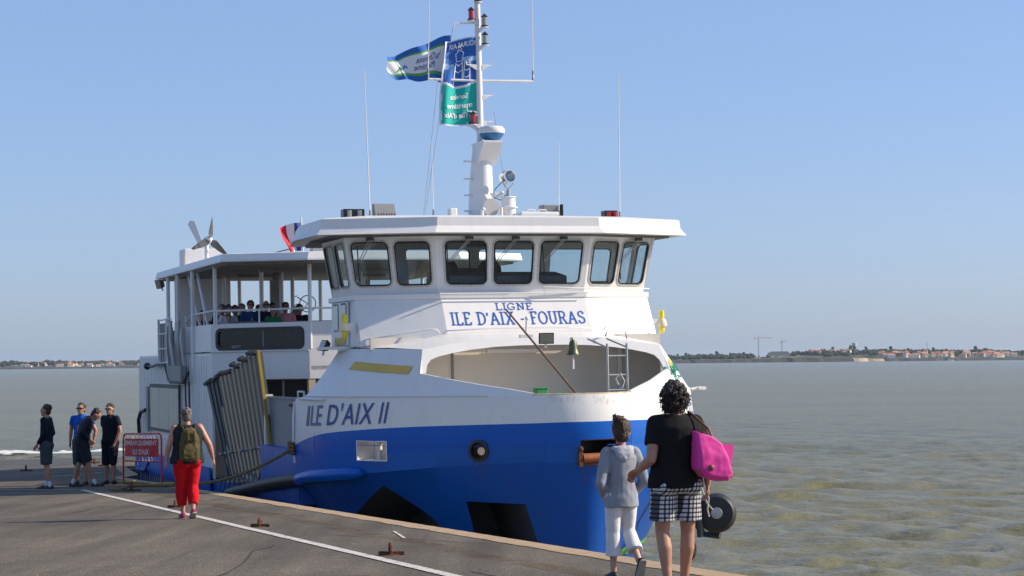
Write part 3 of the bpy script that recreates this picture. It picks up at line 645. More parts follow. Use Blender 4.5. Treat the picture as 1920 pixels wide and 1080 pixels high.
# open deck well inside the bulwark, side recesses, ports
cm = MB(); inner = [Vector((p[0] - 0.05, p[1] * 0.955, 0)) for p in full(CV[8])]
k = len(inner); cm.loft([[Vector((p.x, p.y, DECKZ)) for p in inner], [Vector((p.x, p.y, 4.2)) for p in inner]]); cuts.append(cutter(cm, 6))
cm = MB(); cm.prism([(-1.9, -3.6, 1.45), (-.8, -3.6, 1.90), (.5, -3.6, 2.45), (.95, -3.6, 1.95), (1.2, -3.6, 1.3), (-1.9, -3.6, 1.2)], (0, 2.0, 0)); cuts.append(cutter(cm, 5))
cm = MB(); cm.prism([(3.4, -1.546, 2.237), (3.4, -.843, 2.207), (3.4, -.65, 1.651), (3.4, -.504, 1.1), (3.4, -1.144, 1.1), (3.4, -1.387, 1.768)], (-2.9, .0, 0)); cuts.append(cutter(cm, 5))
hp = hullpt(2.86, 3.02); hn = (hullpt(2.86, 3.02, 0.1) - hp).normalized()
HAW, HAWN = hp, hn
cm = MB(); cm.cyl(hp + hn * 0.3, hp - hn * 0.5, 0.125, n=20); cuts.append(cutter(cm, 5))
pa, pb = hullpt(4.38, 3.0), hullpt(4.95, 2.99); pc = (pa + pb) / 2; pdir = (pb - pa); pdir.z = 0; plen = pdir.length; pdir.normalize(); pn = Vector((pdir.y, -pdir.x, 0)); pn = pn if pn.y < 0 else -pn
PORT = (pc, pdir, pn, plen)
cm = MB(); rot = Matrix((pdir, pn, Vector((0, 0, 1)))).transposed(); cm.box(pc, (plen, 1.2, 0.30), rot=rot); cuts.append(cutter(cm, 6))
cm = MB(); cm.box(pc - pn * .75 + Vector((0, 0, .1)), (plen, .9, .75), rot=rot); cuts.append(cutter(cm, 6))  # shaft added up to the deck well to let light into the port
cm = MB(); cm.box((2.75, .15, 2.985), (1.1, .70, .36)); cuts.append(cutter(cm, 7))
for c in cuts:
    md = hull.modifiers.new('cut', 'BOOLEAN'); md.operation = 'DIFFERENCE'; md.solver = 'EXACT'; md.object = c; md.material_mode = 'TRANSFER'
bpy.context.view_layer.update()
dg = bpy.context.evaluated_depsgraph_get(); me = bpy.data.meshes.new_from_object(hull.evaluated_get(dg))
hull.modifiers.clear(); hull.data = me
for c in cuts: bpy.data.objects.remove(c)
me.polygons.foreach_set('use_smooth', [True] * len(me.polygons)); me.set_sharp_from_angle(angle=R(24))
def part(mb, name, mats, parent=ferry, **k): return mb.build(name, mats, parent, **k)
# hawse pipe ring and anchor stock, mooring port frame, roller fairlead
mb = MB(); mb.lathe([(.12, -.02), (.16, -.02), (.165, .03), (.125, .035), (.12, -.02)], HAW, HAWN, 24); hw = part(mb, 'hawse_pipe', 'blackgloss', smooth=True)
mb = MB(); mb.cyl(HAW - HAWN * .35 + Vector((0.02, -.0, 0)), HAW - HAWN * .03 + Vector((.06, 0, -.01)), .05, .06, 14); part(mb, 'anchor_shank', 'steel', hw, smooth=True)
pc, pdir, pn, plen = PORT
def fr(a, b, z0, z1): return [pc + pdir * a + Vector((0, 0, z0)) + pn * .012, pc + pdir * b + Vector((0, 0, z1)) + pn * .012]
mb = MB(); loop = [(-plen / 2, -.15), (plen / 2, -.15), (plen / 2, .15), (-plen / 2, .15), (-plen / 2, -.15)]
for (a, z0), (b, z1) in zip(loop, loop[1:]): mb.cyl(pc + pdir * a + Vector((0, 0, z0)), pc + pdir * b + Vector((0, 0, z1)), .009, n=6)
po = part(mb, 'mooring_port', 'white_clean', smooth=True)
mb = MB(); mb.cyl(pc - pn * .22 + pdir * .05 - Vector((0, 0, .15)), pc - pn * .22 + pdir * .05 + Vector((0, 0, .12)), .045, n=10); part(mb, 'bollard', 'white_rusty', po, smooth=True)
mb = MB()
for a, b in (((2.93, -.22, 3.17), (2.93, .5, 3.17)), ((2.95, -.22, 2.80), (2.95, .5, 2.80)), ((2.95, -.22, 2.80), (2.93, -.22, 3.17)), ((2.92, .5, 2.80), (2.9, .5, 3.17))): mb.cyl(a, b, .022, n=6)
rf = part(mb, 'fairlead_frame', 'rust', smooth=True)
mb = MB(); mb.cyl((2.94, -.16, 2.89), (2.92, .5, 2.89), .072, n=14); part(mb, 'roller', mat('roller_rust', (.30, .10, .035), .7, .3, .3, 12), rf, smooth=True)
mb = MB(); mb.box((2.97, -.2, 2.92), (.05, .06, .3)); mb.ball((2.99, -.2, 3.03), .04, 8); part(mb, 'roller_bracket', 'rust', rf, smooth=True)
# rubbing fender along the starboard side
fk = [(-8.4, -3.2, 1.84), (-6.4, -3.24, 2.04), (-4.6, -3.28, 2.22), (-2.8, -3.32, 2.38), (-1.75, -3.33, 2.46)]
mb = MB(); mb.tube(cr(fk, 5), .105, 12); part(mb, 'rubber_fender', 'black', smooth=True)
mb = MB(); pts = [Vector(fk[-1])] + [hullpt(s, 2.50 + (7 - s) * .07, .06) for s in (6.6, 6.2, 5.7, 5.2, 4.8)]; mb.tube(cr(pts, 4), [.107] * 17 + [.104, .10, .09, .05], 12); part(mb, 'fender_fairing', 'blue', smooth=True)
# weld seam / rubbing bead along the sheer
mb = MB(); mb.tube([hullpt(s / 4, 3.835, .012) for s in range(11, 29)], .012, 5); part(mb, 'sheer_bead', 'white_clean')
mb = MB(); mb.tube([hullpt(s / 4, 3.78, .03) for s in range(24, 31)], .02, 6); part(mb, 'grab_bar', 'white_clean', smooth=True)

# weld seams between the shell plates
for sgn in (1, -1):
    pts = [hullpt(s / 4, 3.08, .002) for s in range(2, 30)]; mb = MB(); mb.tube([(p.x, p.y * sgn, p.z) for p in pts], .006, 4); part(mb, 'weld_seam', 'blue_faded', hull)
    for sv in (1.6, 4.6, 6.4):
        pts = [hullpt(sv, z, .001) for z in (3.48, 3.6, 3.7, 3.82)]; mb = MB(); mb.tube([(p.x, p.y * sgn, p.z) for p in pts], .004, 4); part(mb, 'weld_seam', 'white', hull)
        pts = [hullpt(sv, z, .001) for z in (2.86, 2.95, 3.1, 3.25)]; mb = MB(); mb.tube([(p.x, p.y * sgn, p.z) for p in pts], .004, 4); part(mb, 'weld_seam', 'blue', hull)
# rust runs below fittings
def run_mat():
    mt, n, l, b = principled('rust_run'); b.inputs['Base Color'].default_value = (.20, .075, .03, 1); b.inputs['Roughness'].default_value = .8
    tr = n.new('ShaderNodeBsdfTransparent'); mx = n.new('ShaderNodeMixShader'); tc = n.new('ShaderNodeTexCoord'); mp = n.new('ShaderNodeMapping'); mp.inputs['Scale'].default_value = (14, 14, 1.6); l.new(tc.outputs['Object'], mp.inputs[0])
    nz = n.new('ShaderNodeTexNoise'); nz.inputs['Scale'].default_value = 3.0; nz.inputs['Detail'].default_value = 6; l.new(mp.outputs[0], nz.inputs['Vector'])
    rp = n.new('ShaderNodeValToRGB'); rp.color_ramp.elements[0].position = .48; rp.color_ramp.elements[1].position = .85; rp.color_ramp.elements[1].color = (.45, .45, .45, 1); l.new(nz.outputs['Fac'], rp.inputs[0])
    l.new(rp.outputs[0], mx.inputs[0]); l.new(tr.outputs[0], mx.inputs[1]); l.new(b.outputs[0], mx.inputs[2]); l.new(mx.outputs[0], n['Material Output'].inputs[0]); return mt
M['rust_run'] = run_mat()
for sgn, s0, s1, z1, z0 in ((1, .02, .45, 2.78, 2.45), (-1, .02, 1.0, 2.78, 2.35), (1, 2.7, 3.0, 2.88, 2.6), (1, .2, 1.5, 3.82, 3.70), (-1, .1, 1.6, 3.82, 3.66), (1, 4.4, 4.9, 2.84, 2.70)):
    k = 12; mb = MB(); vs = []
    for i in range(k + 1):
        sv = lerp(s0, s1, i / k); zl = z0 + (z1 - z0) * .35 * (.5 + .5 * math.sin(i * 2.3 + s0 * 9))
        for t in range(4): p = hullpt(sv, lerp(zl, z1, t / 3), .004); vs.append((p.x, p.y * sgn, p.z))
    mb.add(vs, [(i * 4 + t, i * 4 + t + 1, i * 4 + t + 5, i * 4 + t + 4) for i in range(k) for t in range(3)]); part(mb, 'rust_run', 'rust_run', hull)
# aft hull: long side box under the passenger house
mb = MB(); mb.box((-11.9, 0, .65), (18.2, 6.2, 2.7)); part(mb, 'side_hull', 'blue')
mb = MB(); mb.box((-3.88, 0, 2.45), (3.04, 6.42, .9)); part(mb, 'boarding_sill', 'blue')
# boarding recess: inner bulwark, post with handrail
mb = MB(); mb.box((-3.83, -3.02, 3.32), (2.94, .05, .86)); mb.box((-3.83, -3.03, 3.765), (2.94, .10, .03)); part(mb, 'recess_bulwark', 'grey')
mb = MB(); mb.box((-5.32, -3.06, 2.95), (.10, .15, 1.72)); part(mb, 'boarding_post', 'white')
mb = MB(); mb.tube([(-5.24, -3.0, 3.55), (-5.18, -3.0, 3.66), (-5.18, -2.9, 3.68), (-5.18, -2.86, 3.66)], .014, 6); mb.tube([(-5.2, -3.0, 3.6), (-5.2, -3.0, 2.75), (-5.2, -2.85, 2.7)], .014, 6); part(mb, 'handrail', 'galv', smooth=True)
mb = MB(); mb.tube([(-2.45, -3.22, 3.72), (-2.40, -3.26, 3.5), (-2.40, -3.27, 3.0), (-2.40, -3.25, 2.7)], .03, 8); part(mb, 'edge_pipe', 'white_clean', smooth=True)
mb = MB(); mb.tube([(-3.2, -3.0, 3.77), (-3.2, -3.0, 3.88), (-2.75, -3.0, 3.88), (-2.75, -3.0, 3.77)], .018, 6); part(mb, 'grab_handle', 'white_clean', smooth=True)
mb = MB(); mb.box((-3.1, -3.06, 3.64), (1.0, .03, .045)); part(mb, 'rust_batten', 'rust')

# ------------------------------------------------------------------ forecastle: side plates, arch, whaleback, inner walls
def plate(side):
    cols = [((2.60, .80, 3.83), (2.58, .785, 3.86)), ((2.3, 1.14, 3.83), (2.28, 1.08, 3.93)), ((1.96, 1.48, 3.83), (1.92, 1.41, 4.0)), ((1.5, 1.87, 3.83), (1.47, 1.76, 4.09)), ((1.12, 2.17, 3.83), (1.1, 2.08, 4.18)),
            ((1.08, 2.19, 3.83), (.93, 1.99, 4.54)), ((.65, 2.45, 3.83), (.5, 2.19, 4.56)), ((.2, 2.70, 3.83), (.1, 2.36, 4.57)), ((-.2, 2.87, 3.83), (-.35, 2.5, 4.58)), ((-.6, 3.03, 3.83), (-.8, 2.63, 4.58)),
            ((-1.0, 3.07, 3.82), (-1.2, 2.78, 4.55)), ((-1.3, 3.09, 3.81), (-1.45, 3.0, 4.15)), ((-1.7, 3.1, 3.80), (-1.68, 3.22, 3.83))]
    cols = [((x, y * (1 + .045 * min(1, max(0, (y - .9) / 1.6))), z), tp) for (x, y, z), tp in cols]
    mb = MB(); vs = []; k = len(cols)
    for a, b in cols:
        for t in (0, .33, .66, 1): p = Vector(a).lerp(Vector(b), t); vs.append(Vector((p.x, p.y * side, p.z)))
    inn = [Vector((p.x - .01, p.y - .035 * side, p.z)) for p in vs]; N = len(vs); fs = []
    for i in range(k - 1):
        for j in range(3):
            q = (i * 4 + j, i * 4 + j + 1, i * 4 + j + 5, i * 4 + j + 4); fs.append(q); fs.append(tuple(N + x for x in q[::-1]))
        a, b = i * 4 + 3, i * 4 + 7; fs.append((a, b, N + b, N + a))
    a = (k - 1) * 4; fs += [(a + j, a + j + 1, N + a + j + 1, N + a + j) for j in range(3)]
    mb.add(vs + inn, fs); return mb, cols
for side in (-1, 1):
    mb, cols = plate(side); pl = part(mb, 'bulwark_plate', 'white', smooth=True, sharp=25)
    # yellow stripe lying on the plate
    mb = MB(); vs = []
    def on(x, z):
        for (a, b), (c, d) in zip(cols[5:], cols[6:]):
            def at(t): return Vector(a).lerp(Vector(c), t), Vector(b).lerp(Vector(d), t)
            for q in range(41):
                A, B = at(q / 40); tt = (z - A.z) / (B.z - A.z); p = A.lerp(B, tt)
                if abs(p.x - x) < .02: return Vector((p.x + .006, (p.y + .008) * side, p.z))
        return None
    for i in range(13):
        x = lerp(.86, -.52, i / 12)
        for z in (4.175 + .085 * i / 12, 4.29 + .095 * i / 12):
            p = on(x + (0.03 if z > 4.28 else 0), z)
            if p is None: p = on(x, z) or Vector((x, 2.5 * side, z))
            vs.append(p)
    mb.add(vs, [(2 * i, 2 * i + 1, 2 * i + 3, 2 * i + 2) for i in range(12)]); part(mb, 'yellow_stripe', 'yellow', pl)
mb = MB(); ax_ = lambda z: 1.09 - .425 * (z - 4.18)
lo = [(y, ax_(z), z) for y, z in ((0, 4.585), (.4, 4.583), (.8, 4.568), (1.2, 4.53), (1.5, 4.485), (1.74, 4.435), (1.87, 4.39), (1.945, 4.31), (1.985, 4.18))]
hi = [(y, ax_(z), z) for y, z in ((0, 4.71), (.4, 4.708), (.8, 4.695), (1.2, 4.665), (1.55, 4.62), (1.74, 4.59), (1.90, 4.56), (1.99, 4.545), (2.08, 4.18))]
def strip(tab): return [Vector((x, -y, z)) for y, x, z in tab[::-1]] + [Vector((x, y, z)) for y, x, z in tab[1:]]
L_, H_ = strip(lo), strip(hi); k = len(L_); D_ = Vector((-.06, 0, 0))
mb.add(L_ + H_ + [p + D_ for p in L_] + [p + D_ for p in H_], [(i, i + 1, k + i + 1, k + i) for i in range(k - 1)] + [(2 * k + i, 3 * k + i, 3 * k + i + 1, 2 * k + i + 1) for i in range(k - 1)] + [(i, 2 * k + i, 2 * k + i + 1, i + 1) for i in range(k - 1)])
part(mb, 'arch_frame', 'white', smooth=True, sharp=9)
# whaleback roof rising to the wheelhouse
fr_ = [Vector((x, y_, z)) for y_, x, z in ([(-y, x, z) for y, x, z in hi[:8][::-1]] + [(y, x, z) for y, x, z in hi[1:8]])]
bk = []
for p in fr_:
    y = p.y; a = min(1, abs(y) / 1.25)
    if abs(y) <= 1.25: bk.append(Vector((-.08, y * 1.0, 4.80)))
    else: t = (abs(y) - 1.25) / (1.99 - 1.25); bk.append(Vector((lerp(-.1, -.72, t), math.copysign(lerp(1.25, 2.62, t), y), lerp(4.80, 4.60, t))))
mb = MB(); k = len(fr_); mid = [(a.lerp(b, .5) + Vector((0, 0, .015))) for a, b in zip(fr_, bk)]
mb.add(fr_ + mid + bk, [(i, i + 1, k + i + 1, k + i) for i in range(k - 1)] + [(k + i, k + i + 1, 2 * k + i + 1, 2 * k + i) for i in range(k - 1)])
lowr = [p - Vector((0, 0, .05)) for p in fr_ + mid + bk]
mb.add(lowr, [(i, k + i, k + i + 1, i + 1) for i in range(k - 1)] + [(k + i, 2 * k + i, 2 * k + i + 1, k + i + 1) for i in range(k - 1)])
part(mb, 'whaleback_roof', 'white', smooth=True, sharp=40)
# back wall of the foredeck with a door seam and stiffeners
mb = MB(); mb.box((-.25, 0, 4.0), (.06, 5.0, 1.5)); bw = part(mb, 'foredeck_wall', mat('cream_wall', (.66, .60, .51), .6, var=.06, vscale=1.5))
mb = MB(); mb.box((-.2, -1.15, 3.9), (.03, .035, 1.3)); part(mb, 'wall_seam', 'grey', bw)
for y, z, s in ((-2.15, 4.3, .09), (-1.6, 3.98, .1)): mb = MB(); mb.box((-.15, y, z), (.1, s, .06)); part(mb, 'hinge', 'rust', bw)
mb = MB(); mb.box((-.16, -.1, 4.5), (.08, .95, .06)); part(mb, 'tube_lamp', 'letter', bw)
mb = MB(); mb.box((-.17, 1.75, 4.0), (.05, .05, 1.3)); part(mb, 'stiffener', 'white', bw)
# rusted capping of the bulwark at the bow
mb = MB(); pts = [(2.6, -.8, 3.835), (2.74, -.6, 3.835), (2.83, -.42, 3.835), (2.89, -.2, 3.835), (2.905, 0, 3.835), (2.89, .2, 3.835), (2.83, .42, 3.835), (2.74, .6, 3.835), (2.6, .8, 3.835)]
mb.tube(cr([(x - .03, y, z) for x, y, z in pts], 2), .017, 6); part(mb, 'bow_capping', mat('rusty_capping', (.55, .40, .25), .7, var=.45, vscale=7, detail=8), smooth=True)
# floodlight, bell, ladder, handrails
def flood(loc, aim, s, name='floodlight', parent=ferry, face='clear_lens'):
    T = Matrix.Translation(Vector(loc)) @ Vector(aim).to_track_quat('Y', 'Z').to_matrix().to_4x4()
    mb = MB(); mb.loft([[T @ Vector((x * s * .5, -.35 * s, z * s * .36)) for x, z in ((-.7, -.7), (.7, -.7), (.7, .7), (-.7, .7))], [T @ Vector((x * s * .5, 0, z * s * .36)) for x, z in ((-1, -1), (1, -1), (1, 1), (-1, 1))]]); f = part(mb, name, 'darkgrey', parent)
    mb = MB(); mb.box((0, .006, 0), (s * .84, .012, s * .58), T=T); part(mb, 'lamp_glass', face, f)
    mb = MB(); mb.cyl(T @ Vector((0, -.2 * s, -.2 * s)), T @ Vector((0, -.25 * s, -.6 * s)), .02, n=6); part(mb, 'bracket', 'white_clean', f); return f
flood((1.56, -.18, 4.68), (1, -.15, -.12), .24)
bell = MB(); bell.lathe([(.02, .13), (.045, .12), (.06, .08), (.068, .0), (.085, -.07), (.115, -.105), (.10, -.105)], (1.66, .22, 4.52), n=20); bl = part(bell, 'ship_bell', 'bronze', smooth=True)
mb = MB(); mb.tube([(1.55, .22, 4.66), (1.62, .22, 4.68), (1.66, .22, 4.64)], .012, 6); part(mb, 'bell_hanger', 'bronze', bl); mb = MB(); mb.cyl((1.66, .22, 4.44), (1.66, .22, 4.2), .012, .016, 6); part(mb, 'bell_rope', 'letter', bl)
lad = MB()
for y in (.57, .89): lad.tube([(2.2, y, 3.75), (2.2, y, 4.58)], .02, 8)
ld = part(lad, 'ladder', 'galv', smooth=True)
for z in (3.87, 4.1, 4.39): mb = MB(); mb.cyl((2.2, .57, z), (2.2, .89, z), .014, n=6); part(mb, 'rung', 'galv', ld, smooth=True)
for y in (.57, .89): mb = MB(); mb.cyl((2.2, y, 4.52), (1.4, y, 4.66), .014, n=6); part(mb, 'ladder_stay', 'galv', ld)
def rail(name, pts, r=.014, m='white_clean', parent=ferry): mb = MB(); mb.tube(pts, r, 6); return part(mb, name, m, parent, smooth=True)
rail('roof_handrail', [(-.02, -1.35, 4.80), (.02, -1.3, 4.84), (.06, -.6, 4.87), (.06, 0, 4.875), (.06, .7, 4.87), (.02, 1.25, 4.84), (-.02, 1.33, 4.80)])
rail('roof_handrail', [(-.6, -2.6, 4.68), (-.5, -2.5, 4.73), (-.02, -1.55, 4.87), (-.02, -1.45, 4.86), (-.05, -1.4, 4.80)])
rail('roof_handrail', [(-.05, 1.4, 4.80), (-.02, 1.45, 4.86), (-.1, 1.7, 4.86), (-.4, 2.4, 4.76), (-.5, 2.5, 4.68)])
rail('roof_grab', [(.95, 1.05, 4.70), (.95, 1.08, 4.79), (.7, 1.5, 4.77), (.7, 1.52, 4.66)], .013, 'galv')
mb = MB(); mb.box((2.45, -.62, 3.86), (.18, .17, .12)); mb.box((2.45, -.62, 3.93), (.2, .2, .02)); part(mb, 'green_winch_box', 'green_box', bevel=.01)
mb = MB(); mb.lathe([(.2, 0), (.2, .03), (.12, .05), (.02, .055)], (2.4, -.3, 3.80), n=18); part(mb, 'green_hatch_cover', 'green_box', smooth=True)
mb = MB(); mb.lathe([(.05, 0), (.05, .5)], (2.35, .74, 3.35), n=8); mb.tube([(2.3, .70, 3.95), (2.3, .66, 4.05), (2.3, .74, 4.12), (2.3, .8, 4.0), (2.3, .76, 3.9)], .012, 5); part(mb, 'hung_shackles', 'rope_pale', ld)
mb = MB(); mb.cyl((1.3, -.42, 4.70), (1.3, -.40, 4.98), .02, n=6); mb.ball((1.3, -.4, 5.0), .035, 8); mb.box((1.35, -.44, 4.72), (.1, .2, .05)); part(mb, 'flagstaff_socket', 'white_clean')

mb = MB(); mb.box((-1.45, 0, 3.95), (2.2, 4.9, 1.3)); part(mb, 'deckhouse_sun_block', 'white')  # added unseen block under the wheelhouse, keeps sun off the boarding recess
mb = MB(); mb.box((-3.9, .3, 2.95), (2.2, 5.0, .72)); part(mb, 'deckhouse_base', 'white')
# ------------------------------------------------------------------ lettering helpers
def put_text(s, w, h, fn, name, m, parent, **k):
    vs, fs = text_fit(s, w, h, **k); mb = MB(); mb.add([fn(x, y) for x, y in vs], fs); return part(mb, name, m, parent, recalc=False)
# slab-serif letters drawn as strokes: unit height 1
SER = {'I': (.34, [[(.17, 0), (.17, 1)]], [(.02, 0, .32), (.02, 1, .32)]), 'L': (.62, [[(.15, 0), (.15, 1)], [(.15, 0), (.58, 0), (.58, .2)]], [(.0, 0, .3), (.0, 1, .3)]),
 'E': (.66, [[(.15, 0), (.15, 1)], [(.15, 0), (.6, 0), (.6, .2)], [(.15, 1), (.58, 1), (.58, .8)], [(.15, .52), (.45, .52)]], [(.0, 0, .2), (.0, 1, .2)]),
 'D': (.78, [[(.16, 0), (.16, 1)], [(.16, 1), (.4, .99), (.6, .88), (.7, .68), (.72, .5), (.7, .32), (.6, .12), (.4, .01), (.16, 0)]], [(.0, 0, .2), (.0, 1, .2)]),
 "'": (.2, [[(.1, .98), (.1, .72)]], []), 'A': (.84, [[(.1, 0), (.42, 1), (.74, 0)], [(.22, .36), (.62, .36)]], [(.0, 0, .24), (.6, 0, .84)]),
 'X': (.8, [[(.1, 0), (.7, 1)], [(.1, 1), (.7, 0)]], [(.0, 0, .24), (.56, 0, .8), (.0, 1, .24), (.56, 1, .8)]), '-': (.44, [[(.08, .4), (.36, .4)]], []), ' ': (.34, [], []),
 'F': (.62, [[(.15, 0), (.15, 1)], [(.15, 1), (.58, 1), (.58, .8)], [(.15, .52), (.45, .52)]], [(.0, 0, .32), (.0, 1, .2)]),
 'O': (.86, [[(.43 + .36 * math.cos(t * math.pi / 9), .5 + .5 * math.sin(t * math.pi / 9)) for t in range(19)]], []),
 'U': (.8, [[(.15, 1), (.15, .35), (.22, .1), (.4, .0), (.58, .1), (.65, .35), (.65, 1)]], [(.0, 1, .3), (.5, 1, .8)]),
 'R': (.78, [[(.15, 0), (.15, 1)], [(.15, 1), (.45, 1), (.6, .9), (.62, .76), (.58, .6), (.42, .5), (.15, .5)], [(.4, .5), (.68, 0)]], [(.0, 0, .3), (.0, 1, .2), (.58, 0, .8)]),
 'S': (.66, [[(.56, .8), (.5, .94), (.32, 1), (.14, .92), (.09, .76), (.16, .6), (.36, .52), (.54, .42), (.59, .25), (.5, .06), (.3, 0), (.13, .07), (.07, .22)]], []),
 'G': (.84, [[(.7, .8), (.6, .94), (.42, 1), (.2, .9), (.09, .68), (.07, .5), (.1, .28), (.22, .08), (.44, 0), (.64, .08), (.7, .2), (.7, .42), (.45, .42)]], []),
 'N': (.84, [[(.16, 0), (.16, 1), (.66, 0), (.66, 1)]], [(.0, 0, .32), (.0, 1, .2), (.5, 1, .82)])}
def slab(s, w, h, fn, th, name, m, parent):
    x = 0; q = []; sc = []
    for ch in s:
        adv, st, se = SER[ch]
        for pl in st: q.append([(x + a, b) for a, b in pl])
        for a, y, b in se: sc.append([(x + a, y), (x + b, y)])
        x += adv + .1
    def split(pl):
        out = [[pl[0]]]
        for i in range(1, len(pl)):
            out[-1].append(pl[i])
            if i < len(pl) - 1:
                d1 = Vector((pl[i][0] - pl[i - 1][0], pl[i][1] - pl[i - 1][1])); d2 = Vector((pl[i + 1][0] - pl[i][0], pl[i + 1][1] - pl[i][1]))
                if d1.angle(d2) > .9: out.append([pl[i]])
        return out
    q = [p for pl in q for p in split(pl)]
    mb = MB(); kx = w / (x - .1)
    for pl in q + sc:
        P = [Vector((a * kx, b * (h - th) + th / 2)) for a, b in pl]; t = th if pl in q else th * .75; L = []; Rr = []
        for i, p in enumerate(P):
            a = P[max(0, i - 1)]; b = P[min(len(P) - 1, i + 1)]; d = (b - a); d = d.normalized() if d.length > 0 else Vector((1, 0)); nrm = Vector((-d.y, d.x)) * t / 2
            if i in (0, len(P) - 1): e = d * (t * .3 if len(P) > 2 or pl in sc else 0) * (-1 if i == 0 else 1); p = p + e
            L.append(p + nrm); Rr.append(p - nrm)
        kk = len(P); mb.add([fn(p.x, p.y) for p in L + Rr], [(i, kk + i, kk + i + 1, i + 1) for i in range(kk - 1)])
    return part(mb, name, m, parent, recalc=False)

# ------------------------------------------------------------------ wheelhouse
FB = [(-.10, 1.25, 4.79), (-.42, 1.25, 5.37)]; SB = [(-.49, 2.58, 4.62), (-.88, 2.565, 5.37)]
def quad_plate(name, a, b, c, d, m, parent=ferry, th=.04):
    """a b bottom, c d top; thickness inward"""
    mb = MB(); a, b, c, d = map(Vector, (a, b, c, d)); nn = (b - a).cross(d - a).normalized(); ctr = Vector((-2.5, 0, 5.2)); mid = (a + b + c + d) / 4
    if nn.dot(mid - ctr) < 0: nn = -nn
    V = [a, b, c, d]; mb.add(V + [p - nn * th for p in V], [(0, 1, 2, 3), (7, 6, 5, 4), (0, 4, 5, 1), (1, 5, 6, 2), (2, 6, 7, 3), (3, 7, 4, 0)]); return part(mb, name, m, parent)
fp = quad_plate('front_panel', mir(FB[0]), FB[0], FB[1], mir(FB[1]), 'white')
for s in (1, -1):
    g = (lambda p: p) if s > 0 else mir
    quad_plate('side_panel', g(FB[0]), g(SB[0]), g(SB[1]), g(FB[1]), 'white')
    quad_plate('side_wall', g(SB[0]), g((-2.45, 2.58, 4.62)), g((-2.45, 2.565, 5.37)), g(SB[1]), 'white')
# ledge between panel and windows
def poly_slab(mb, pts, z0, z1, mi=0): mb.loft([[Vector((x, y, z0)) for x, y in pts], [Vector((x, y, z1)) for x, y in pts]], mi)
led = [(-.40, 1.27), (-.90, 2.61), (-2.5, 2.61)]; ring = [(x, -y) for x, y in led[::-1]] + led
mb = MB(); poly_slab(mb, ring, 5.37, 5.455); part(mb, 'window_ledge', 'white', bevel=.012)
for pts in ([(-.36, -1.3, 5.40), (-.36, 0, 5.40), (-.36, 1.3, 5.40)],): rail('ledge_rail', [(x + .03, y, z + .05) for x, y, z in pts], .011)
rail('ledge_rail', [(-.34, .5, 5.42), (-.33, .5, 5.55), (-.36, 1.2, 5.52), (-.86, 2.6, 5.52)], .009)
# window band: front facet, two side facets, side walls, rear wall; each with round-cornered openings
def facet(name, bl, br, tr, tl, wins, rear=False, sub=True):
    """corner points seen from outside; wins = [(s0, s1, t0, t1)] in fractions of the facet"""
    bl, br, tr, tl = map(Vector, (bl, br, tr, tl)); X = (br - bl).normalized(); N = X.cross(tl - bl).normalized(); Y = N.cross(X)
    f2 = lambda p: ((p - bl).dot(X), (p - bl).dot(Y))
    A, B, C, D = map(f2, (bl, br, tr, tl))
    def uv(s, t): b0 = lerp(A[0], B[0], s); b1 = lerp(D[0], C[0], s); return (lerp(b0, b1, t), lerp(lerp(A[1], B[1], s), lerp(D[1], C[1], s), t))
    holes = []; rr = lambda s0, s1, t0, t1, g: None
    def skew(s0, s1, t0, t1, grow, r):
        w = (uv(s1, .5)[0] - uv(s0, .5)[0]); h = uv(.5, t1)[1] - uv(.5, t0)[1]
        base = rrect(-grow, -grow, w + grow, h + grow, r + grow); out = []
        for x, y in base:
            t = lerp(t0, t1, y / h); s = lerp(s0, s1, x / w); out.append(uv(s, t))
        return out
    holes = [skew(*w, 0, .09) for w in wins]
    mb = MB(); mb.holed([A, B, C, D], holes, bl, X, Y, .05); wall = part(mb, name, 'white')
    for w in wins:
        mb = MB(); mb.holed(skew(*w, .035, .09), [skew(*w, -.004, .09)], bl + N * .012, X, Y, .02, 0); fr = part(mb, 'window', 'galv_pale', wall)
        mb = MB(); mb.holed(skew(*w, .006, .09), [skew(*w, -.016, .08)], bl + N * .018, X, Y, .03, 0); part(mb, 'gasket', 'blackgloss', fr)
        mb = MB(); g = skew(*w, -.02, .08); mb.add([bl + X * x + Y * y - N * .012 for x, y in g], [tuple(range(len(g)))]); part(mb, 'pane', 'glass', fr, recalc=False)
    return wall, N
M['galv_pale'] = mat('window_flange', (.52, .50, .46), .5, .1, var=.3, vscale=30)
zb, zt = 5.455, 6.43
fbw = (-.52, 1.27, zb); ftw = (-.36, 1.36, zt); sbw = (-1.03, 2.565, zb); stw = (-.87, 2.745, zt); rbw = (-2.4, 2.565, zb); rtw = (-2.4, 2.745, zt)
t0, t1 = .155, .875
facet('wheelhouse_front', mir(fbw), fbw, ftw, mir(ftw), [(.06, .325, t0, t1), (.375, .63, t0, t1), (.68, .955, t0, t1)])
facet('wheelhouse_facet', fbw, sbw, stw, ftw, [(.065, .455, t0, t1), (.53, .94, t0, t1)])
facet('wheelhouse_facet', mir(sbw), mir(fbw), mir(ftw), mir(stw), [(.06, .47, t0, t1), (.545, .935, t0, t1)])
facet('wheelhouse_side', sbw, rbw, rtw, stw, [(.07, .46, t0, t1), (.54, .93, t0, t1)])
facet('wheelhouse_side', mir(rbw), mir(sbw), mir(stw), mir(rtw), [(.07, .46, t0, t1), (.54, .93, t0, t1)])
facet('wheelhouse_rear', rbw, mir(rbw), mir(rtw), rtw, [(.03, .245, .1, .86), (.275, .49, .1, .86), (.52, .735, .1, .86), (.765, .97, .1, .86)])
